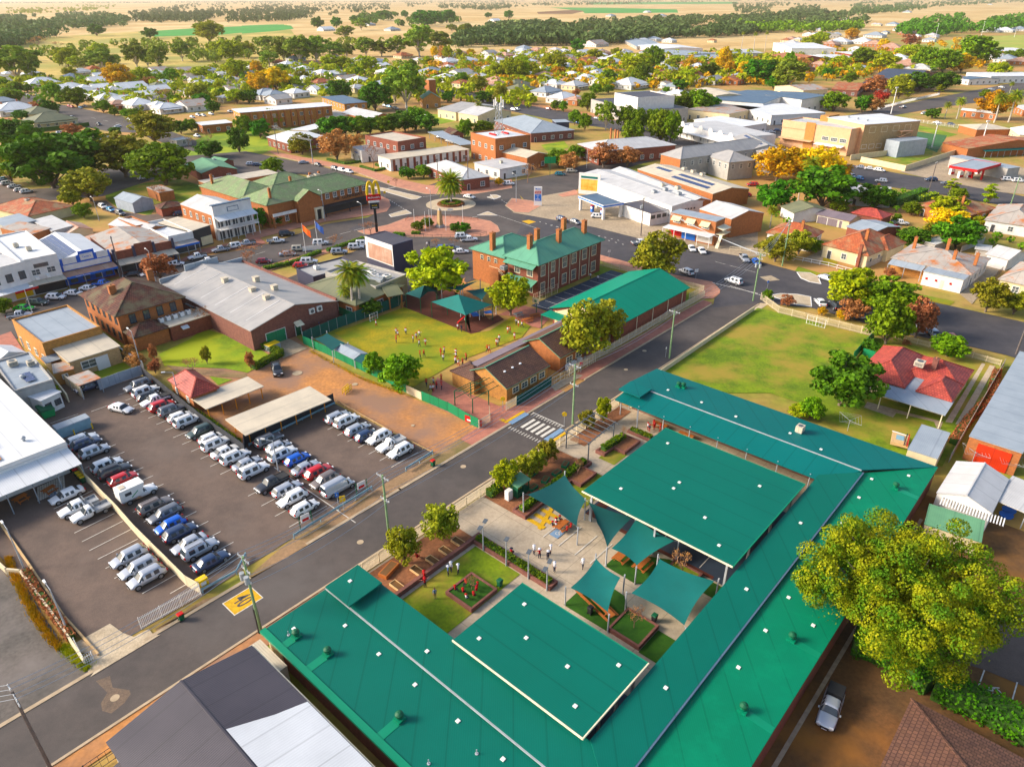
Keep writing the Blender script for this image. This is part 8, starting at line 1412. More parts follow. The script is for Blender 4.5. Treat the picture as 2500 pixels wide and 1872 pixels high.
for a_ in it: items.append((a_, next(it)))
ks = ('walk','run','stand','out')
for i, (cr_, v_) in enumerate(items):
 xy, c_ = v_.split(';'); kd = ks[(i*7) % 4]; p_ = K(f'{cr_} {xy}')[0]
 person(p_, i*1.9, kd, 'cloth_red' if c_ == 'r' else 'cloth_white', 'cloth_navy' if i % 3 else 'cloth_red', 'cloth_red', f"{'walking' if kd == 'walk' else 'running' if kd == 'run' else 'standing'} child in {'red jumper' if c_ == 'r' else 'white shirt'} and red hat, {ORD(i+1)} on the worn grass from the goal", 'children on the worn school grass', 1.08, .055)
for s_, lb in (('C2 2122,590','adult in black supervising on the worn grass'),('B2 1525,1030','person in dark clothes crossing the lot below the monument'),('B2 1508,1035','person in pale clothes crossing the lot below the monument'),('B3 820,1300','pupil in white shirt at foot of the historic school'),('B3 883,1320','pupil near the lawn edge of the historic school'),('B3 25,500','person on the footpath near the white four wheel drive')): person(K(s_)[0], 1, 'walk', 'cloth_navy' if 'black' in lb or 'dark' in lb else 'cloth_white', 'cloth_navy', None, lb, None, 1.2)
# ================================================================ TREES AND PLANTS
TP = {}
def tp(k):
 if k in TP: return TP[k]
 a = {'gum': lambda s: tree_proto('gum_tree', s, 'gum', 11, 4.2, 12, 3000, .32, 'trunk_pale', .16, .35, .9, lr=.85), 'dark': lambda s: tree_proto('shade_tree', s, 'dark', 8, 4.0, 12, 4200, .30, cb=.06), 'mid': lambda s: tree_proto('garden_tree', s, 'mid', 8, 4.0, 12, 4000, .29, cb=.06),
      'lime': lambda s: tree_proto('garden_tree', s, 'lime', 8, 3.8, 12, 3800, .28, cb=.10), 'yellow': lambda s: tree_proto('autumn_tree', s, 'yellow', 8, 4.4, 12, 3600, .28, cb=.12), 'olive': lambda s: tree_proto('garden_tree', s, 'olive', 8, 3.8, 13, 3800, .25, cb=.1, fill=.35),
      'rust': lambda s: tree_proto('autumn_tree', s, 'rust', 7, 3.4, 10, 3000, .22, cb=.1), 'red': lambda s: tree_proto('autumn_tree', s, 'red_leaf', 5, 2.8, 8, 1800, .2, cb=.1), 'cyp': lambda s: tree_proto('cypress_tree', s, 'lime', 9, 1.2, 9, 1800, .18, cb=.04),
      'bare': lambda s: bare_proto(s), 'palm': lambda s: palm_proto(8, s), 'pl2': lambda s: palm_proto(14, s, 30, 2.2), 'fat': lambda s: palm_proto(4.6, s, 110, 4.2, .8)}[k]
 TP[k] = [a(i*13+len(k)) for i in range(1 if k in ('palm','pl2','cyp','red','fat') else 2)]; return TP[k]
NM = {'gum':'grey green gum tree','dark':'dense dark green tree','mid':'mid green leafy tree','lime':'bright lime green tree','yellow':'golden yellow autumn tree','olive':'loose olive green tree','rust':'rusty brown autumn tree','red':'red leaved shrub','cyp':'slim upright cypress','bare':'bare twiggy tree','palm':'feathery palm tree','pl2':'tall thin palm', 'fat':'broad date palm'}
CD = {'g':'gum','d':'dark','m':'mid','l':'lime','y':'yellow','o':'olive','r':'rust','R':'red','c':'cyp','b':'bare','p':'palm','P':'pl2','f':'fat'}
rt = random.Random(3)
def htof(b, yt):
 lo, hi = .3, 60
 for _ in range(30):
  m = (lo+hi)/2
  if px_of(Vector((b.x, b.y, m)))[1] > yt: lo = m
  else: hi = m
 return lo
def trees(cr, data, where):
 o = CRP[cr]; L = []
 for s in data.split(): x, yb, yt, w, k = s.split(','); L.append((float(x), float(yb), float(yt), float(w), CD[k]))
 cnt = {}; tot = {}
 for t in L: tot[t[4]] = tot.get(t[4], 0)+1
 for x, yb, yt, w, k in sorted(L):
  b = G(o[0]+x*o[2], o[1]+yb*o[2]); h = htof(b, o[1]+yt*o[2]); wm = w*o[2]*(b-Vector((0,0,H_CAM))).length/FPX; PK = k in ('palm','pl2','fat'); wm *= 1.12; h = h if PK else max(h, wm*.62)
  pr = tp(k); pr = pr[rt.randrange(len(pr))]; c = copy_tree(pr, loc=(b.x, b.y, .02), rz=rt.random()*6.28, sc=(wm/pr['_W'], wm/pr['_W'], h/pr['_H']) if not PK else max(.3, h/pr['_H']))
  cnt[k] = cnt.get(k, 0)+1; tag(c, f"{NM[k]} {where}" if tot[k] == 1 else f"{NM[k]}, {ORD(cnt[k])} from the left {where}", 'palm' if PK else 'shrub' if k == 'red' else 'tree', 'trees '+where)
trees('C2', '1340,985,785,190,m 1580,1090,800,340,m 1160,455,20,250,p 1225,445,30,240,p 1100,430,190,160,p 1300,440,300,210,d 235,935,760,75,r', 'by the dirt lot fence')
trees('C3', '540,440,95,350,l 1200,830,360,440,o 1380,720,330,330,o', 'around the green school hall'); trees('B2', '1600,1465,1035,470,l', 'at the playground'); trees('B3', '1370,1300,940,400,o', 'at the main road bend')
trees('C1', '960,770,650,150,m 1040,830,720,110,m 1180,840,710,100,r 1240,910,780,140,r 1400,960,840,110,r 1740,970,800,200,b 1395,860,700,70,r 1865,880,720,80,o 1860,545,320,220,b 510,1210,1050,90,m', 'in the lawn garden of the tiled house')
trees('D3', '865,665,460,190,o 770,750,540,170,o 670,800,600,210,o 500,905,650,230,l 1220,355,200,155,o 1365,300,70,130,l 1140,790,590,130,b 1540,475,300,110,b', 'in the school entrance garden'); trees('D2', '1940,1345,1060,310,o 1610,1565,1255,270,o', 'in the mulch garden by the street'); trees('E6', '1275,880,590,200,b 1705,400,120,220,b', 'in the brick planters'); trees('E8', '1745,300,130,130,b', 'in the children planter')
trees('C4', '820,790,670,150,d 550,1250,800,500,d 280,1380,1190,200,m 180,1360,1250,170,l 640,380,10,380,l 960,440,130,440,m 960,700,290,330,m 660,480,300,200,r 1230,640,300,250,r 1510,810,660,250,m 80,360,260,110,r 390,440,370,80,y 560,480,400,90,y 1860,410,120,250,o 2110,430,240,210,o 1150,710,670,60,r', 'around the playing field and red tiled house')
trees('B1', '450,375,30,520,d 620,300,10,460,d 1050,280,-20,430,o 1380,350,5,410,m 760,480,250,300,o 100,330,50,260,o 280,320,30,260,m 610,520,400,150,l 700,620,500,120,m 1740,115,10,160,d 1310,480,320,130,b 1335,1140,905,220,r 1200,1020,880,210,b 2050,990,870,220,b 40,1410,1290,120,m', 'in the shop street and park')
trees('B2', '225,430,295,155,m 470,265,100,200,o 760,310,65,270,r 900,230,90,140,r 1065,375,130,120,b 1480,460,350,115,m 1350,465,395,130,d 1250,525,430,80,b 1705,665,480,190,f 1430,895,820,95,m 1510,870,790,95,m 1740,905,830,95,d 1815,905,830,100,d 730,1050,900,150,b 360,1180,1030,160,b 1040,930,800,180,b 1590,1040,940,120,b 1720,1030,950,80,b 50,1190,1040,150,b 250,860,790,110,d 140,870,700,110,d 355,835,790,60,m', 'around the roundabout')
trees('B3', '60,525,460,70,y 300,500,310,180,b 650,400,250,180,r 560,370,225,190,m 700,310,190,140,m 930,370,170,230,r 980,290,150,120,y 310,985,900,110,b 1125,370,200,200,r', 'in the plane tree street')
trees('A2', '660,1065,900,180,d 765,1055,895,180,d 870,1050,900,170,m 960,1035,905,160,d 1055,1035,900,160,m 1140,1025,880,175,d 1230,1015,860,175,d 1315,1005,830,185,m 1400,1025,880,155,d 1000,855,620,210,d 1240,835,490,300,g 1150,800,560,150,g 730,765,620,180,d 1110,810,760,60,d 940,565,425,135,l 870,605,520,85,m 650,535,415,125,l 750,535,440,120,l 1460,455,360,65,y 1520,465,350,65,r 1560,475,350,75,l 1665,645,560,95,m 1790,705,590,130,o 1930,610,485,115,l 2030,620,450,120,l 2125,610,430,120,l 1560,795,700,85,d 1660,735,680,60,m 1830,795,705,115,d 1965,775,670,100,o 1800,920,800,70,p 1690,1060,920,120,m 1830,1055,930,150,m 110,700,560,170,y 210,690,560,180,l 320,690,600,120,m 430,640,560,110,o 240,790,730,70,d 280,590,510,110,m 400,700,580,80,l 560,660,580,80,l 1480,655,600,80,l 1400,520,440,100,l 1280,560,460,80,m 1130,590,530,80,l 990,630,570,60,l 1740,440,380,70,y 90,580,470,90,y', 'in the streets north of the hotel')
trees('A2', '300,480,280,150,g 420,490,275,190,g 550,480,270,180,g 680,460,320,150,g 780,450,330,110,g 930,440,285,150,g 1050,440,310,130,g 1180,440,275,170,g 1340,440,180,210,g 1490,410,240,180,g 560,230,130,80,d 770,310,200,130,g 890,235,160,110,g 700,220,130,70,d 840,180,120,70,d 1060,160,100,90,d 1230,140,80,50,d 1310,130,90,40,d 1380,210,120,150,d 1460,190,80,110,d 1550,180,80,120,d 1590,250,185,70,g 1700,300,180,110,g 1870,140,100,50,d 2030,150,80,60,d', 'on the dry grass beyond the cottages')
trees('A1', '140,630,385,290,g 250,635,390,110,g 530,515,360,140,l 600,530,430,100,l 780,445,345,120,l 800,560,385,200,g 655,545,450,95,g 1060,525,325,170,g 1145,525,390,90,g 1240,555,335,140,g 1410,475,310,130,g 1670,450,325,110,l 1620,335,190,190,l 1790,480,300,150,l 1905,445,320,120,l 2050,400,320,140,g 2080,515,390,120,g 2190,480,310,120,g 545,598,525,85,l 750,280,205,95,d 1160,300,215,90,d 450,380,330,70,b 300,380,280,120,b', 'in the dry paddock')
trees('A1', '190,650,580,80,l 45,690,610,75,m 130,715,650,85,m 215,715,660,65,d 930,680,500,200,y 1110,650,520,125,l 1150,675,590,95,r 1240,665,580,105,m 1330,625,530,90,m 1385,600,540,75,l 1560,615,530,120,l 1660,645,570,90,l 1830,610,470,175,l 1990,590,500,90,y 2010,715,600,140,y 2130,700,560,200,y 1530,800,640,150,o 1700,765,690,90,d 1830,800,680,135,l 1925,800,690,115,d 1560,825,720,110,d 1650,875,770,85,d 105,805,725,115,m 420,765,640,100,m 400,895,770,100,d 600,825,740,165,m 470,800,755,60,m 800,870,805,105,m 885,895,830,60,m 990,910,840,80,m 1060,925,860,100,m 1200,1110,880,290,o 570,1055,990,115,r 890,1055,980,70,d 150,1160,1000,260,d 1400,1035,930,95,d 1480,1015,920,105,m 1610,1115,1000,95,b 1460,1135,1030,80,b 1850,1180,985,135,d 1890,1045,895,130,m 2010,1065,920,140,d 2110,980,875,160,o 1620,1215,1110,160,d 270,840,805,60,r 350,870,820,100,r 1300,790,720,150,b 1360,810,770,90,m 170,930,890,90,d', 'among the upper left cottages')
trees('A3', '40,625,485,95,l 170,625,445,165,l 235,510,420,90,l 440,545,415,115,l 520,550,415,115,l 660,412,300,95,d 650,465,410,75,l 790,475,390,115,l 1250,535,355,135,m 1110,565,410,190,l 1160,665,490,145,m 1040,655,550,85,l 1060,525,440,100,l 900,635,550,115,m 1410,515,420,85,l 1530,535,450,100,y 1620,505,440,85,l 1660,605,495,145,m 1780,565,370,120,y 1835,585,470,90,y 1930,585,430,135,l 2060,645,455,210,d 2170,685,600,110,d 1400,655,560,115,l 1500,625,535,105,l 1450,705,620,110,d 740,855,715,130,m 880,1005,775,150,g 640,965,850,85,m 720,1005,875,95,m 1030,1005,820,145,m 1125,1015,840,130,m 1080,1115,930,165,m 1230,1005,840,135,m 1300,1105,850,180,m 1380,1115,860,135,m 1300,875,750,155,m 1400,885,740,155,m 1500,875,700,175,m 1600,885,690,175,m 1700,870,745,115,d 490,855,775,65,m 555,865,780,60,m 810,730,690,100,m 900,720,680,80,m 370,600,530,90,l 290,590,480,100,l 510,600,560,100,y 300,650,600,80,y 1925,400,250,35,P 2015,425,255,35,P 2105,400,250,35,P 1260,600,540,60,l 650,745,685,65,r 560,790,750,50,m 960,440,370,80,l 1350,720,680,60,m', 'in the town centre gardens')
trees('A4', '390,570,405,95,m 390,690,450,220,g 170,645,455,205,d 560,385,320,125,l 960,515,405,155,m 800,535,445,120,l 1130,545,460,150,l 1320,455,340,115,l 1440,545,365,150,m 1580,565,380,180,m 1830,505,400,230,m 1720,565,470,150,y 1120,375,305,75,y 880,305,235,90,y 1330,355,290,95,r 640,345,280,110,l 700,600,545,85,d 810,605,550,85,d 860,645,580,95,m 1060,735,600,170,r 1240,765,585,170,o 1410,705,585,160,d 1580,705,560,160,d 1550,735,645,45,c 740,860,750,170,m 960,865,730,95,d 1040,865,780,125,r 1085,805,735,115,R 1600,915,800,160,p 1690,920,770,170,p 1500,915,835,90,d 1950,920,710,190,y 2090,945,720,140,p 1980,950,740,110,p 2100,720,640,80,p 2000,605,570,130,l 2100,465,400,75,m 2170,455,400,75,m 60,600,480,110,y 330,690,560,100,m 500,560,440,90,r 1900,760,690,60,m 1220,500,440,70,l', 'around the church and oval')
trees('B4', '300,450,270,320,y 620,450,255,310,y 460,420,250,260,y 790,470,320,140,y 650,660,340,400,d 270,675,455,250,d 530,560,290,140,p 470,600,420,160,p 250,810,660,230,p 1060,660,530,225,d 1640,558,415,80,c 1930,620,450,85,c 780,690,635,120,m 1610,745,660,220,l 1590,865,705,230,y 1340,710,640,120,m 1050,765,680,110,R 1340,955,830,190,d 1680,965,830,280,d 1200,870,800,100,R 1220,775,700,60,m 1470,890,780,95,o 1790,770,690,110,y 1860,800,720,90,l 470,1015,830,170,o 290,1070,870,260,o 560,1000,930,140,m 230,1375,1290,75,m 1170,1190,1120,90,r 880,700,610,100,b 1700,600,560,110,m', 'in the gardens right of the junction')
hedge('hedge', K('B4 1190,650 1430,560'), 3.2, 2.6, 'tall dense green hedge beside the grey gabled house', 'dark', dens=50); hedge('hedge', K('B4 1380,610 1530,575'), 2.4, 1.8, 'lime green hedge at the corner of the solar roofed house', 'lime', dens=40)
hedge('hedge', K('E7 880,560 1250,690 1500,900 1900,1080 2300,1300'), 3.2, 2.0, 'thick flowering hedge beside the brown dirt drive', 'dark', dens=130); hedge('hedge', K('C2 250,690 510,800 260,930'), 1.3, 1.1, 'clipped dark hedge around the bright lawn corner', 'mid', dens=90); hedge('hedge', K('C4 1960,960 1900,1200 1700,1400 1560,1600'), 1.2, 1.0, 'russet and golden creeper hedge along the driveway fence', 'rust', dens=60)
hedge('hedge', K('C1 1560,1150 1700,1290 1880,1400 2150,1600'), .9, .7, 'strip of weeds and creeper along the black fence', 'lime', dens=40); hedge('hedge', K('E1 210,0 300,170 430,330 560,520'), .9, .8, 'narrow strip of dark red twiggy shrubs in the wall garden', 'rust', dens=60)
hb = bpy.data.objects.new('hedge_row', None)
bpy.data.objects.remove(hb)
hero = tree_proto('spreading_tree', 42, 'hero', 12.5, 12.2, 34, 110000, .115, 'trunk', .22, .12, .8, .42, .62)
c_ = G(2209, 1440, 7.2); hero.location = (c_.x, c_.y, 0); tag(hero, 'huge spreading tree with yellow green crown overhanging the green school roof', 'tree')
for q_ in range(3):
 hedge('hedge', [RB[0]+Vector((cos(a_)*RB[1]*.34,sin(a_)*RB[1]*.34,.3)) for a_ in np.linspace(q_*2.1,q_*2.1+2,7)], 1.0, .7, f'clipped curved hedge on the palm roundabout, {ORD(q_+1)} of three arcs', 'mid', z=.35, dens=60)
hedge('flower_bed', [RB[0]+Vector((cos(a_)*RB[1]*.47,sin(a_)*RB[1]*.47,.3)) for a_ in np.linspace(0,6.28,20)], .8, .35, 'ring of reddish bedding plants round the palm roundabout', 'rust', 'flower bed', z=.35, dens=40)
def tufts(name, s_, n, k, h, lb):
 P_ = K(s_); rnd = random.Random(5); mb = MB(); mb.m('leaf_'+k)
 for i in range(n):
  j = rnd.randrange(len(P_)-1); p = P_[j].lerp(P_[j+1], rnd.random()); d = (P_[j+1]-P_[j]).normalized(); q = p+Vector((-d.y, d.x, 0))*rnd.gauss(0, .22); a = rnd.random()*6.28; hh = h*rnd.uniform(.5,1.2); ex = Vector((cos(a), sin(a), 0))*.05; i0 = len(mb.v)
  mb.v += [tuple(q-ex), tuple(q+ex), tuple(q+Vector((rnd.gauss(0,.15), rnd.gauss(0,.15), hh)))]; mb.f.append((i0, i0+1, i0+2)); mb.mi.append(0)
 o = mb.build(name, uv=False); o.location = (0,0,.03); tag(o, lb, 'grass', kind='stuff')
tufts('dry_grass', 'E1 60,-120 130,60 230,260 340,430 470,590', 2600, 'grass_gold', .6, 'golden dry grass growing along the low cream wall'); tufts('weeds', 'E1 480,560 560,640 690,740', 1500, 'lime', .4, 'green weeds at the end of the low cream wall'); tufts('weeds', 'C2 760,760 1200,1000 1600,1150', 1200, 'grass_gold', .25, 'dry weeds at the foot of the green fence')
# ================================================================ FAR AND MIDDLE DISTANCE BUILDINGS
def mid(s_, h, wk, rf, rk, ri, lb, st=1, cat='building', **kw):
 b = B(cat.replace(' ', '_'), s_, h, lb, cat, wk, rf, rk, ri, kw.pop('ov', .3), **kw); b.autowin(st, 4.5, 1.5, 1.5); return b
mid('B2 990,112 1262,168 1545,140', 8, 'brick_red', 'flat', 'cream_roof', 0, 'upper storey block of the red brick and white office', 2, 'office', parapet=.5); b = mid('B2 870,205 960,240 1160,195', 4.5, 'wall_white', 'flat', 'grey_roof', 0, 'white end block of the office with small blue lettering', 1, 'office', parapet=.3); b.text('L', .5, 3.4, 'centrelink', .8, 'blue', .1)
b = mid('B2 1098,268 1200,305 1812,208', 4.6, 'wall_white', 'flat', 'cream_roof', 0, 'long low white office front with brick piers', 1, 'office'); s_ = b.side('R')
for i in range(12): p_, q_ = b.place(s_, (i+.5)/12, 0); b.part('pier', MB().box(-.5,-.2,0,.5,0,4.3,'brick_red'), p_, q_)
mid('B2 1500,352 1790,475 2040,450', 4, 'brick_red', 'hip', 'pale_roof', 2.2, 'white hipped pavilion bank at the red sign corner', 1, 'bank'); mid('B2 1900,330 2110,385 2290,330', 4, 'wall_white', 'flat', 'pale_roof', 0, 'cluttered white flat roof behind the pavilion', 1, 'shop').ac(.5,.5,4)
b = mid('A2 1735,1032 1925,1082 2168,1042', 10, 'brick_orange', 'flat', 'white_roof', 0, 'tall orange brick exchange building with antenna mast on top', 2, 'exchange', parapet=.5); b.part('antenna_mast', mast_mb, (b.L*.45, b.W*.5, 10)); b.part('plinth', MB().box(b.L*.32,b.W*.3,10,b.L*.58,b.W*.34,10.6,'red').box(b.L*.32,b.W*.66,10,b.L*.58,b.W*.7,10.6,'red'))
mid('A3 62,1170 275,1218 445,1192', 5, 'brick_orange', 'gablex', 'cream_roof', 1.4, 'orange brick hall with blue door below the exchange', 1, 'hall'); mid('A3 25,930 305,1030 575,985', 4.2, 'brick_purple', 'hip', 'blue_roof', 3.4, 'wide grey blue hip roofed building behind the exchange', 1, 'civic building'); mid('A3 470,925 500,945 565,920', 5, 'wall_navy', 'flat', 'blue_roof', 0, 'small navy entry box beside the blue hip roof', 1, 'kiosk')
b = mid('A3 668,1112 830,1170 1225,1062', 5.5, 'brick_red', 'hip', 'pale_roof', 2.6, 'brick villa with pale hip roof and tall red chimneys', 1, 'villa')
for x in (.1,.3,.42): b.chimney(x,.4,6,11)
b = mid('A1 1795,842 1850,870 A2 590,792', 9, 'brick_yellow', 'flat', 'white_roof', 0, 'long two storey motel block with orange piers and white roof', 2, 'motel', ov=.6)
s_ = b.side('R')
for i in range(14): p_, q_ = b.place(s_, (i+.5)/14, 0); b.part('pier', MB().box(-.3,-1.2,0,.3,0,8.7,'brick_orange'), p_, q_)
mid('A2 585,748 760,802 885,775', 7.5, 'brick_yellow', 'flat', 'deep_blue_roof', 0, 'two storey block with steel blue flat roof', 2, 'motel', ov=.6); mid('A2 495,872 640,905 870,890', 4, 'wall_cream', 'flat', 'cream_roof', 0, 'low pale flat roofed motel dining hall', 1, 'hall'); mid('A2 740,870 960,920 1090,885', 4.5, 'brick_orange', 'gablex', 'pale_roof', 2.2, 'low brick hall with grey gable beside motel', 1, 'hall')
mid('A2 165,1058 340,1112 640,1060', 4, 'brick_red', 'gablex', 'white_roof', 1.6, 'long white roofed clinic at the park street', 1, 'clinic'); mid('A2 350,1000 480,1010 620,960', 4, 'wall_cream', 'flat', 'white_roof', 0, 'flat white annex in front of the blue court', 1, 'annex'); sheet('pool_court', 'A2 290,955 400,935 545,945 380,980', L2, 'line_blue')
mid('A2 1345,745 1365,765 1480,742', 5.5, 'brick_yellow', 'gablex', 'soft_green_roof', 3.5, 'brick church with green gable roof', 1, 'church'); mid('A2 1376,610 1412,618 1432,608', 14, 'brick_orange', 'flat', 'cream_roof', 0, 'square orange brick church bell tower', 1, 'tower'); mid('A2 1480,842 1620,868 1760,790', 4.5, 'wall_cream', 'gablex', 'grey_roof', 2.6, 'cream church hall with grey gable and brick porch', 1, 'hall'); mid('A2 1640,870 1790,895 1970,850', 4.5, 'wall_cream', 'gablex', 'pale_roof', 2.6, 'cream gabled chapel behind the small palm', 1, 'chapel'); mid('A2 1530,1010 1590,1040 1650,1020', 3.2, 'brick_red', 'gablex', 'dark_tile', 1.6, 'brown roofed brick cottage beside the car shelter', 1, 'cottage')
b = B('car_shelter', 'A2 1410,1020 1660,1120 1735,1095', 3.0, 'long low metal car shelter roof behind the office', 'carport', roof='flat', rk='blue_roof', walls=False); [b.part('post', MB().box(x*b.L-.1,0,0,x*b.L+.1,.2,2.9,'steel')) for x in (.02,.2,.4,.6,.8,.98)]
b = mid('A3 768,770 1115,862 1310,790', 7, 'wall_grey', 'flat', 'charcoal_roof', 0, 'wide civic theatre base with dark flat roof', 1, 'civic hall', parapet=.3); b = mid('A3 950,722 1130,760 1305,722', 13, 'wall_white', 'flat', 'charcoal_roof', 0, 'white box fly tower on the civic theatre', 1, 'tower', parapet=.4)
b = B('arcade', 'A3 1440,955 1885,1065 1960,985', 6, 'white arcade building with scalloped parapet and wide verandah', 'arcade', 'wall_white', 'flat', 'pale_roof', 0, 0); s_ = b.side('L');
for i in range(6): p_, q_ = b.place(s_, (i+.5)/6, 0); b.part('scallop', MB().tube((0,-.1,5.8),(0,.2,5.8),1.7,1.7,'wall_white',16), p_, q_)
b.awning(s_, 0, 1, 3, 3.4, 'white_roof', .3); b.autowin(1,5)
for s_, h, wk, rf, rk, ri, lb in (('A4 30,980 230,950 140,860',5,'wall_white','flat','white_roof',0,'white verandah shops in the main street'),('A4 265,890 680,870 560,790',5,'wall_white','flat','white_roof',0,'white shop with colourful sign band'),('A4 -60,880 180,830 60,760',5,'wall_cream','flat','rust_roof',0,'patchy rusty shop roofs in the main street'),('A3 1805,720 2110,770 2150,700',6,'wall_white','gablex','deep_blue_roof',1,'blue grey roofed two storey shop terrace'),('A4 215,730 500,770 710,740',7,'wall_white','gablex','deep_blue_roof',1,'white motel terrace with long blue solar roof'),('A3 1560,690 1730,740 1800,700',7,'wall_cream','gablex','cream_roof',1,'cream two storey hall beside the shops'),('A4 -300,760 200,800 230,720',6,'wall_white','gablex','deep_blue_roof',1,'long blue roofed shed behind the terrace'),
   ('A4 970,640 1290,660 1330,560',6,'brick_purple','gablex','slate_roof',6,'large dark slate roofed brick cathedral'),('A4 730,690 930,700 975,650',4,'brick_purple','gablex','terracotta',2.5,'presbytery with red gabled roof beside the cathedral'),('A4 510,700 700,690 810,640',5,'wall_cream','gablex','rust_roof',2,'cream hall with flat brown gable roof'),('A4 280,330 420,375 560,325',9,'wall_white','flat','white_roof',0,'white modern pool building with tall windows'),('A3 1500,440 1740,450 1830,400',5,'wall_white','flat','blue_roof',0,'long low grey school block'),('A4 0,410 205,410 205,380',4,'wall_grey','flat','pale_roof',0,'long grey roofed pool shed'),('A3 1130,350 1300,380 1400,340',5,'wall_white','gablex','white_roof',1.5,'white roofed school hall'),('A3 1180,400 1480,430 1500,390',5,'wall_grey','gablex','blue_roof',1.2,'long grey school wing'),
   ('A4 250,430 450,460 520,430',5,'brick_red','gablex','terracotta',3,'brick courthouse with red gables'),('A4 755,400 880,420 900,385',7,'brick_red','flat','white_roof',0,'red brick warehouse behind the white roofs'),('A4 480,430 620,450 750,420',5,'wall_white','hip','white_roof',2,'wide white hipped store'),('A4 1770,560 1960,590 2140,550',5,'wall_white','flat','white_roof',0,'long white two storey motel'),('A4 1740,385 1900,400 2020,370',5,'wall_white','hip','white_roof',2.5,'bright white oval grandstand pavilion'),('A4 1680,600 1790,615 1910,595',4,'wall_white','gablex','deep_blue_roof',1,'low building with blue solar roof'),('A4 1730,850 2000,880 2212,900',3.5,'brick_orange','gablex','pale_roof',1,'long orange motel wing behind the palms'),('A4 2140,820 2212,850 2300,830',3.5,'brick_orange','gablex','pale_roof',1,'right end of the orange motel'),('A4 2110,990 2180,1040 2300,1010',4,'wall_cream','hip','white_roof',2,'cream verandah clubhouse at right edge'),
   ('A4 580,255 640,265 695,250',6,'wall_white','gablex','blue_roof',1.2,'pale blue metal shed at the town edge'),('A3 1000,300 1120,360 1200,300',4,'wall_grey','gablex','blue_roof',1,'long dark depot shed') ,('A1 1510,945 1560,968 1790,945',4.2,'brick_orange','flat','white_roof',0,'white roofed tavern with dark awning'),('A1 330,1085 400,1130 560,1095',3.5,'wall_grey','flat','blue_roof',0,'dark grey shed behind the dark trees'),('A1 580,1060 640,1100 800,1030',4,'wall_white','gablex','olive_roof',2.4,'white house with olive gable behind the willow'),('A1 1300,1075 1360,1085 1430,1060',3,'wall_grey','flat','pale_roof',0,'small playground shelter roof in the park'),('A1 -30,1170 60,1190 100,1120',4,'wall_cream','hip','soft_green_roof',1.5,'green roofed building at left edge')):
 mid(s_, h, wk, rf, rk, ri, lb, 1, 'church' if 'cathedral' in lb else 'house' if 'house ' in lb else 'building')
fence('fence', 'A4 1080,850 1310,790 1560,735', 1.6, 'white pier fence along the church street', 'white', 'picket'); fence('fence', 'A4 1275,930 1500,960 1700,990', 1.5, 'white mesh fence above the bowling green', 'white', 'mesh'); fence('fence','A1 310,1020 500,1000 690,975',2,'tall dark hedge fence before the green roofed cottage','hedge_green','wall',posts=False)
HC = {'w':('wall_white','hip','white_roof'),'W':('wall_white','gablex','white_roof'),'p':('wall_cream','hip','pale_roof'),'g':('wall_white','gablex','grey_roof'),'b':('wall_white','hip','blue_roof'),'r':('wall_cream','hip','terracotta'),'o':('wall_cream','hip','olive_roof'),'k':('brick_orange','hip','rust_pink'),'n':('brick_orange','gablex','terracotta'),'u':('wall_white','gablex','rust_roof')}
HN = {'w':'white hip roofed cottage','W':'white gabled cottage','p':'pale roofed cream cottage','g':'grey gabled cottage','b':'blue grey roofed cottage','r':'red tiled cottage','o':'olive roofed cottage','k':'pinkish roofed brick house','n':'orange brick gabled house','u':'rusty roofed cottage'}
def houses(cr, data, where):
 o = CRP[cr]; L = []
 for s in data.split(): x, y, w, k = s.split(','); L.append((float(x), float(y), float(w), k))
 cnt = {}; tot = {}
 for t in L: tot[t[3]] = tot.get(t[3], 0)+1
 for i, (x, y, w, k) in enumerate(sorted(L)):
  p = G(o[0]+x*o[2], o[1]+y*o[2]); wm = min(30, w*o[2]*(p-Vector((0,0,H_CAM))).length/FPX/1.02); a, bb = (wm, wm*.8) if i % 2 else (wm*.85, wm); u, v = uvof(p); wk, rf, rk = HC[k]; cnt[k] = cnt.get(k, 0)+1
  b = B('house', (u-a/2, v-bb/2, u+a/2, v+bb/2), 3.3, f"{HN[k]} {where}" if tot[k] == 1 else f"{HN[k]}, {ORD(cnt[k])} from the left {where}", 'house', wk, rf, rk, wm*.17, .5, group='cottages '+where)
  for sd in b.seen():
   n = max(2, int((b.L if sd in (0,2) else b.W)/4)); b.wins(sd, n, 1.3, 1.4, 1, 'frame_white')
  if i % 3 == 0: b.chimney(.6,.5,3.5,3.3+wm*.17+1)
  if i % 2: b.awning(b.side('R'), .1, .9, 2.2, 2.5, rk, .5)
houses('A1', '330,670,170,w 470,720,130,W 380,650,90,b 780,655,140,W 1205,600,140,w 1620,570,110,b 1520,640,90,g 1720,600,80,W 560,705,140,w 660,720,130,w 680,745,140,p 780,710,120,W 880,730,120,p 1010,710,180,W 1090,700,120,w 1220,700,130,o 760,770,150,w 850,790,150,w 960,810,160,W 920,840,110,k 1080,840,200,w 1120,770,140,W 1300,870,160,w 1230,850,120,w 1220,800,100,u 1490,850,190,u 1745,790,90,p 2060,760,190,b 30,820,130,b 130,880,220,w 20,880,120,w 310,910,190,o 400,970,250,o 90,1010,200,r 2150,800,150,g', 'in the upper left streets')
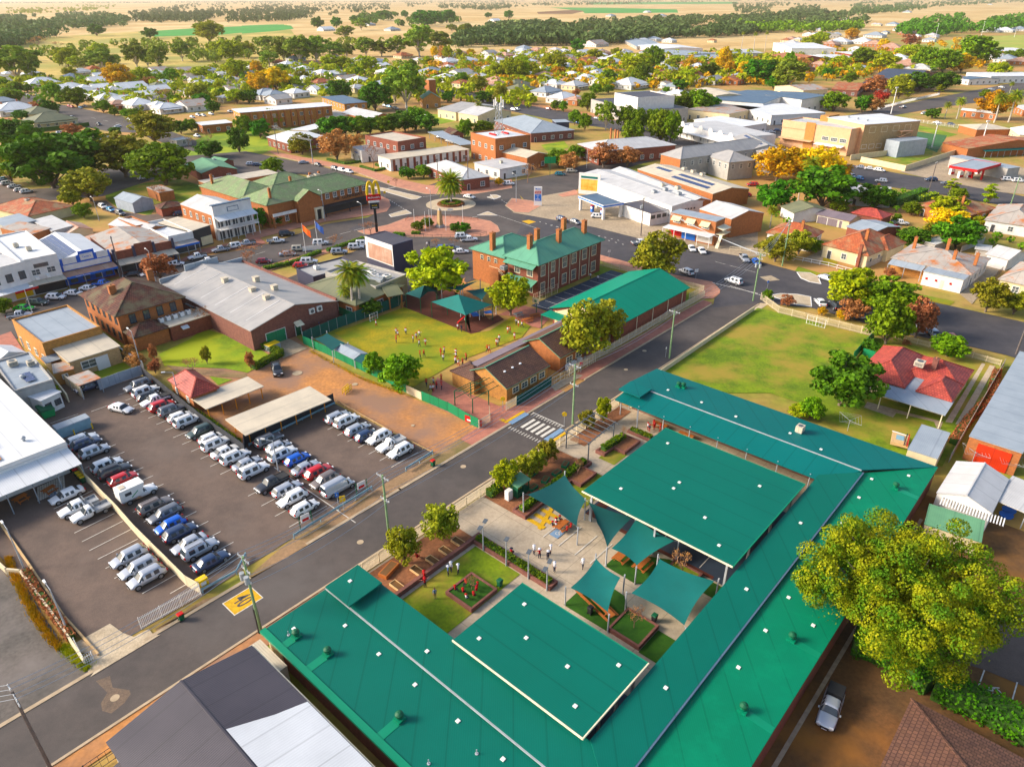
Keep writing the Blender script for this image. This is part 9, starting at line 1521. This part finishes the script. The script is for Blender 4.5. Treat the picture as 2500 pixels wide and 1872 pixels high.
houses('A2', '340,520,120,w 450,560,110,w 590,590,110,w 690,600,120,W 780,640,140,u 870,650,140,w 860,710,110,p 580,720,150,W 390,750,150,w 210,770,170,b 410,700,80,g 1215,450,110,r 1640,430,100,k 1710,490,120,w 1560,500,120,w 1330,490,90,p 1050,530,90,W 1200,560,90,w 1430,580,160,b 1540,630,140,w 1660,600,180,g 1990,520,150,p 2090,690,200,o 1930,690,200,k 2170,600,100,w 620,240,100,W 1130,240,90,b 1870,550,80,W 2000,450,110,k 2140,400,90,b 820,1010,10,w 960,200,60,b 1920,170,90,W 1560,550,100,p 1800,620,100,W 1890,470,90,w', 'in the streets north of the church')
houses('A3', '30,650,130,k 220,720,190,o 420,740,190,b 550,790,200,w 640,810,120,k 620,500,140,k 580,540,130,w 740,500,150,n 900,500,170,w 960,470,130,w 1020,440,90,W 620,620,180,w 720,640,170,w 790,610,150,w 830,660,120,W 420,640,130,p 400,560,120,w 290,580,110,w 990,590,130,k 1320,560,170,w 1330,640,120,k 1060,680,230,w 1400,700,130,b 1340,680,100,u 1700,650,150,g 1850,650,150,n 1580,650,130,g 1900,620,110,b 1990,630,120,p 1480,520,90,r 1590,540,120,w 250,390,90,b 700,430,110,W 560,420,90,w 860,430,90,k 130,430,110,p 1300,760,90,p 1430,760,140,w 560,650,100,k 480,680,160,w 640,690,160,p 1160,330,80,W 1250,320,90,w 1370,330,80,w 800,360,170,u 1200,100,60,W 1310,130,110,b 920,130,60,b 1700,330,50,r 1860,520,90,r 60,470,110,k 350,470,100,p', 'in the suburb behind the civic theatre')
houses('A4', '1310,100,70,b 1200,200,80,b 840,160,50,W 960,340,130,w 1060,360,150,k 1180,390,180,k 880,450,160,w 1010,470,190,w 1230,480,160,w 1320,530,240,k 930,560,150,w 1400,560,160,p 1310,270,110,k 1060,290,130,b 1400,240,110,w 1260,240,90,w 790,340,130,w 720,360,110,k 1500,290,80,p 2060,250,140,w 2170,240,130,b 1960,250,120,w 2000,460,120,w 2170,500,120,k 2070,480,140,b 1950,40,70,b 1700,640,110,k 80,620,120,b 200,600,140,g 1620,240,90,p 1960,190,90,w 2090,160,90,w 620,300,110,k', 'around the oval and cathedral')
def inpoly(x, y, pts):
 ins = False
 for i in range(len(pts)):
  ax, ay, bx, by = pts[i][0], pts[i][1], pts[i-1][0], pts[i-1][1]
  if (ay > y) != (by > y) and x < (bx-ax)*(y-ay)/(by-ay)+ax: ins = not ins
 return ins
def fill(poly, n, ks, where):
 P_ = [(p.x, p.y) for p in K(poly)]; rnd = random.Random(n); out = []; x0, x1 = min(p[0] for p in P_), max(p[0] for p in P_); y0, y1 = min(p[1] for p in P_), max(p[1] for p in P_)
 for t in range(6000):
  if len(out) >= n: break
  x, y = rnd.uniform(x0, x1), rnd.uniform(y0, y1); wm = rnd.uniform(12, 18); q = Vector((x, y, 0))
  if not inpoly(x, y, P_) or any((q-c).length < r+wm*.75 for c, r in SITES) or any(inpoly(x+dx, y+dy, o) for o in OBS for dx, dy in ((10,0),(-10,0),(0,10),(0,-10))): continue
  X, Y = px_of(q); SITES.append((q, wm*.6)); out.append(f"{X:.0f},{Y:.0f},{wm*FPX*1.02/(q-Vector((0,0,H_CAM))).length:.1f},{ks[rnd.randrange(len(ks))]}")
 houses('S', ' '.join(out), where)
fill('A1 0,600 700,560 1500,560 2212,450 3000,480 3000,700 2200,760 1300,830 400,700 0,700', 45, 'wwWpgbur', 'in the infill rows at upper left'); fill('A3 -400,440 300,400 1500,420 2500,420 2500,640 1400,700 0,700 -500,640', 60, 'wwWpgbknr', 'in the infill rows beyond the main street'); fill('A4 100,300 900,180 2212,200 2400,620 1600,560 600,540', 40, 'wwWpbkr', 'in the infill rows near the oval')
def woods(name, poly, n, k, lb, hh=(9,17)):
 o = CRP[poly.split()[0]]; pts = [(o[0]+float(a.split(',')[0])*o[2], o[1]+float(a.split(',')[1])*o[2]) for a in poly.split()[1:]]; rnd = random.Random(len(lb)+n); mb = MB(); mb.m('leaf_'+k); mb.m('trunk')
 x0, x1 = min(p[0] for p in pts), max(p[0] for p in pts); y0, y1 = min(p[1] for p in pts), max(p[1] for p in pts); n = int(n*(4.2 if name == 'garden_shrubs' else 4)); c = 0; tr_ = 0
 while c < n and tr_ < n*30:
  tr_ += 1; x, y = rnd.uniform(x0, x1), rnd.uniform(y0, y1); ins = False
  for i in range(len(pts)):
   (ax, ay), (bx, by) = pts[i], pts[i-1]
   if (ay > y) != (by > y) and x < (bx-ax)*(y-ay)/(by-ay)+ax: ins = not ins
  if not ins or (name == 'woodland' and sin(x*.021+len(lb))+sin(x*.057+y*.11)+sin(y*.19+x*.013) < rnd.uniform(-2.2,.3)): continue
  c += 1; h = rnd.uniform(*hh); b = G(x, max(y, 3)); s = h*rnd.uniform(.42,.62); nq = 26
  for j in range(nq):
   d = Vector((rnd.gauss(0,1), rnd.gauss(0,1), rnd.gauss(.2,1))).normalized(); leafq(mb, b+Vector((d.x*s, d.y*s, h*.6+d.z*h*.38)), rnd, s*.42, d)
  i0 = len(mb.v); mb.v += [tuple(b+Vector((-.4,0,0))), tuple(b+Vector((.4,0,0))), tuple(b+Vector((.3,0,h*.5))), tuple(b+Vector((-.3,0,h*.5)))]; mb.f.append((i0,i0+1,i0+2,i0+3)); mb.mi.append(1)
 tag(mb.build(name, uv=False), lb, 'woodland', kind='stuff')
woods('woodland', 'A1 -60,130 220,140 560,110 900,120 1000,150 990,215 850,210 650,225 450,290 200,360 -60,390', 170, 'belt', 'dark belt of gum trees at far upper left'); woods('woodland', 'A1 1000,110 1400,40 2212,10 3020,30 3000,80 2700,110 2300,160 1990,180 1600,180 1050,180', 330, 'belt', 'long dark belt of gum trees beyond the green field'); woods('woodland', 'A1 50,70 500,40 900,40 900,70 400,110 60,110', 50, 'lime', 'sunlit scattered trees at far upper left', (8,14))
woods('woodland', 'A3 -300,330 -100,220 0,220 300,200 500,185 680,180 1000,165 1450,150 2212,130 2500,100 2850,110 2900,190 2500,230 2212,230 1900,290 1400,300 900,350 400,360 0,350 -300,380', 430, 'belt', 'broad dark river belt of gum trees behind the town'); woods('woodland', 'A4 0,200 250,190 600,230 960,210 960,240 500,260 0,255', 40, 'mid', 'green trees at the edge of the river belt'); woods('woodland', 'A4 870,45 1000,20 1380,0 2250,0 2250,20 1500,60 1380,100 1150,110 900,120', 160, 'belt', 'far belt of gum trees at the upper right'); woods('woodland', 'A4 1230,240 1500,150 1700,100 1780,200 2212,130 2250,230 1500,290 1230,280', 70, 'dark', 'dark trees among the far right suburb')
woods('woodland', 'A2 1230,30 2212,10 2900,10 3600,0 3600,20 2700,45 2212,50 1900,85 1250,60', 170, 'belt', 'scattered gum trees on the distant plain'); woods('woodland', 'A2 1650,290 2212,230 2212,360 1800,360 1650,330', 60, 'belt', 'gum trees running behind the northern cottages'); woods('woodland', 'A1 -30,8 2212,6 5000,4 7900,4 7900,10 2000,22 -30,24', 260, 'belt', 'thin line of trees on the horizon plain', (10,20)); woods('woodland', 'A4 -50,30 300,20 650,50 680,150 400,150 0,110', 90, 'belt', 'dark clump of gum trees on the far plain'); woods('woodland','A2 820,120 1100,100 1250,160 1600,100 1650,180 1300,210 900,200',40,'dark','dark farm trees around distant homesteads')
woods('garden_shrubs', 'A1 0,640 700,600 1500,560 2212,480 3000,520 4100,640 4100,840 2600,760 2212,760 1800,780 1400,840 1000,880 700,780 300,720 0,700', 150, 'lime', 'bright garden trees and shrubs among the northern cottages', (3,7)); woods('garden_shrubs', 'A3 -300,420 300,400 900,430 2212,420 3400,400 3400,560 2212,640 1400,680 600,700 -200,660', 190, 'lime', 'bright garden trees and shrubs in the far suburb', (3,8)); woods('garden_shrubs', 'A1 0,640 1500,560 3000,480 5000,480 7000,440 7000,560 5000,680 3000,640 1500,760 0,820', 130, 'mid', 'green garden bushes between far cottages', (2,6)); woods('garden_shrubs', 'A3 -900,560 0,480 1500,480 3800,300 4000,520 1900,700 0,700', 90, 'yellow', 'golden garden trees in the far suburb', (3,7))
woods('garden_shrubs', 'B4 200,560 900,500 1900,600 2212,700 2212,1000 1500,860 700,760 200,800', 14, 'mid', 'low bushes between the houses right of the junction', (1,2.2)); woods('paddock_trees', 'A1 100,420 900,330 2212,320 3000,330 2600,470 1500,500 300,520', 40, 'gum', 'scattered gum trees in the dry paddock', (7,11))
hz = bpy.data.materials.new('haze'); hz.use_nodes = True; t_ = hz.node_tree; t_.nodes.clear(); o_ = t_.nodes.new('ShaderNodeOutputMaterial'); v_ = t_.nodes.new('ShaderNodeVolumePrincipled'); v_.inputs['Color'].default_value = (1,.90,.74,1); v_.inputs['Density'].default_value = .00005; v_.inputs['Anisotropy'].default_value = .2; t_.links.new(v_.outputs[0], o_.inputs['Volume'])
M['haze'] = hz; mb = MB(); mb.box(-30500,-400,-2,30500,45500,75,'haze'); tag(mb.build('haze', uv=False), 'warm thin haze in the air over the plain', 'haze', kind='stuff')
for o in [o for o in list(bpy.data.objects) if o.location.z < -400 and o.parent is None]:
 for c in list(o.children_recursive): bpy.data.objects.remove(c)
 bpy.data.objects.remove(o)
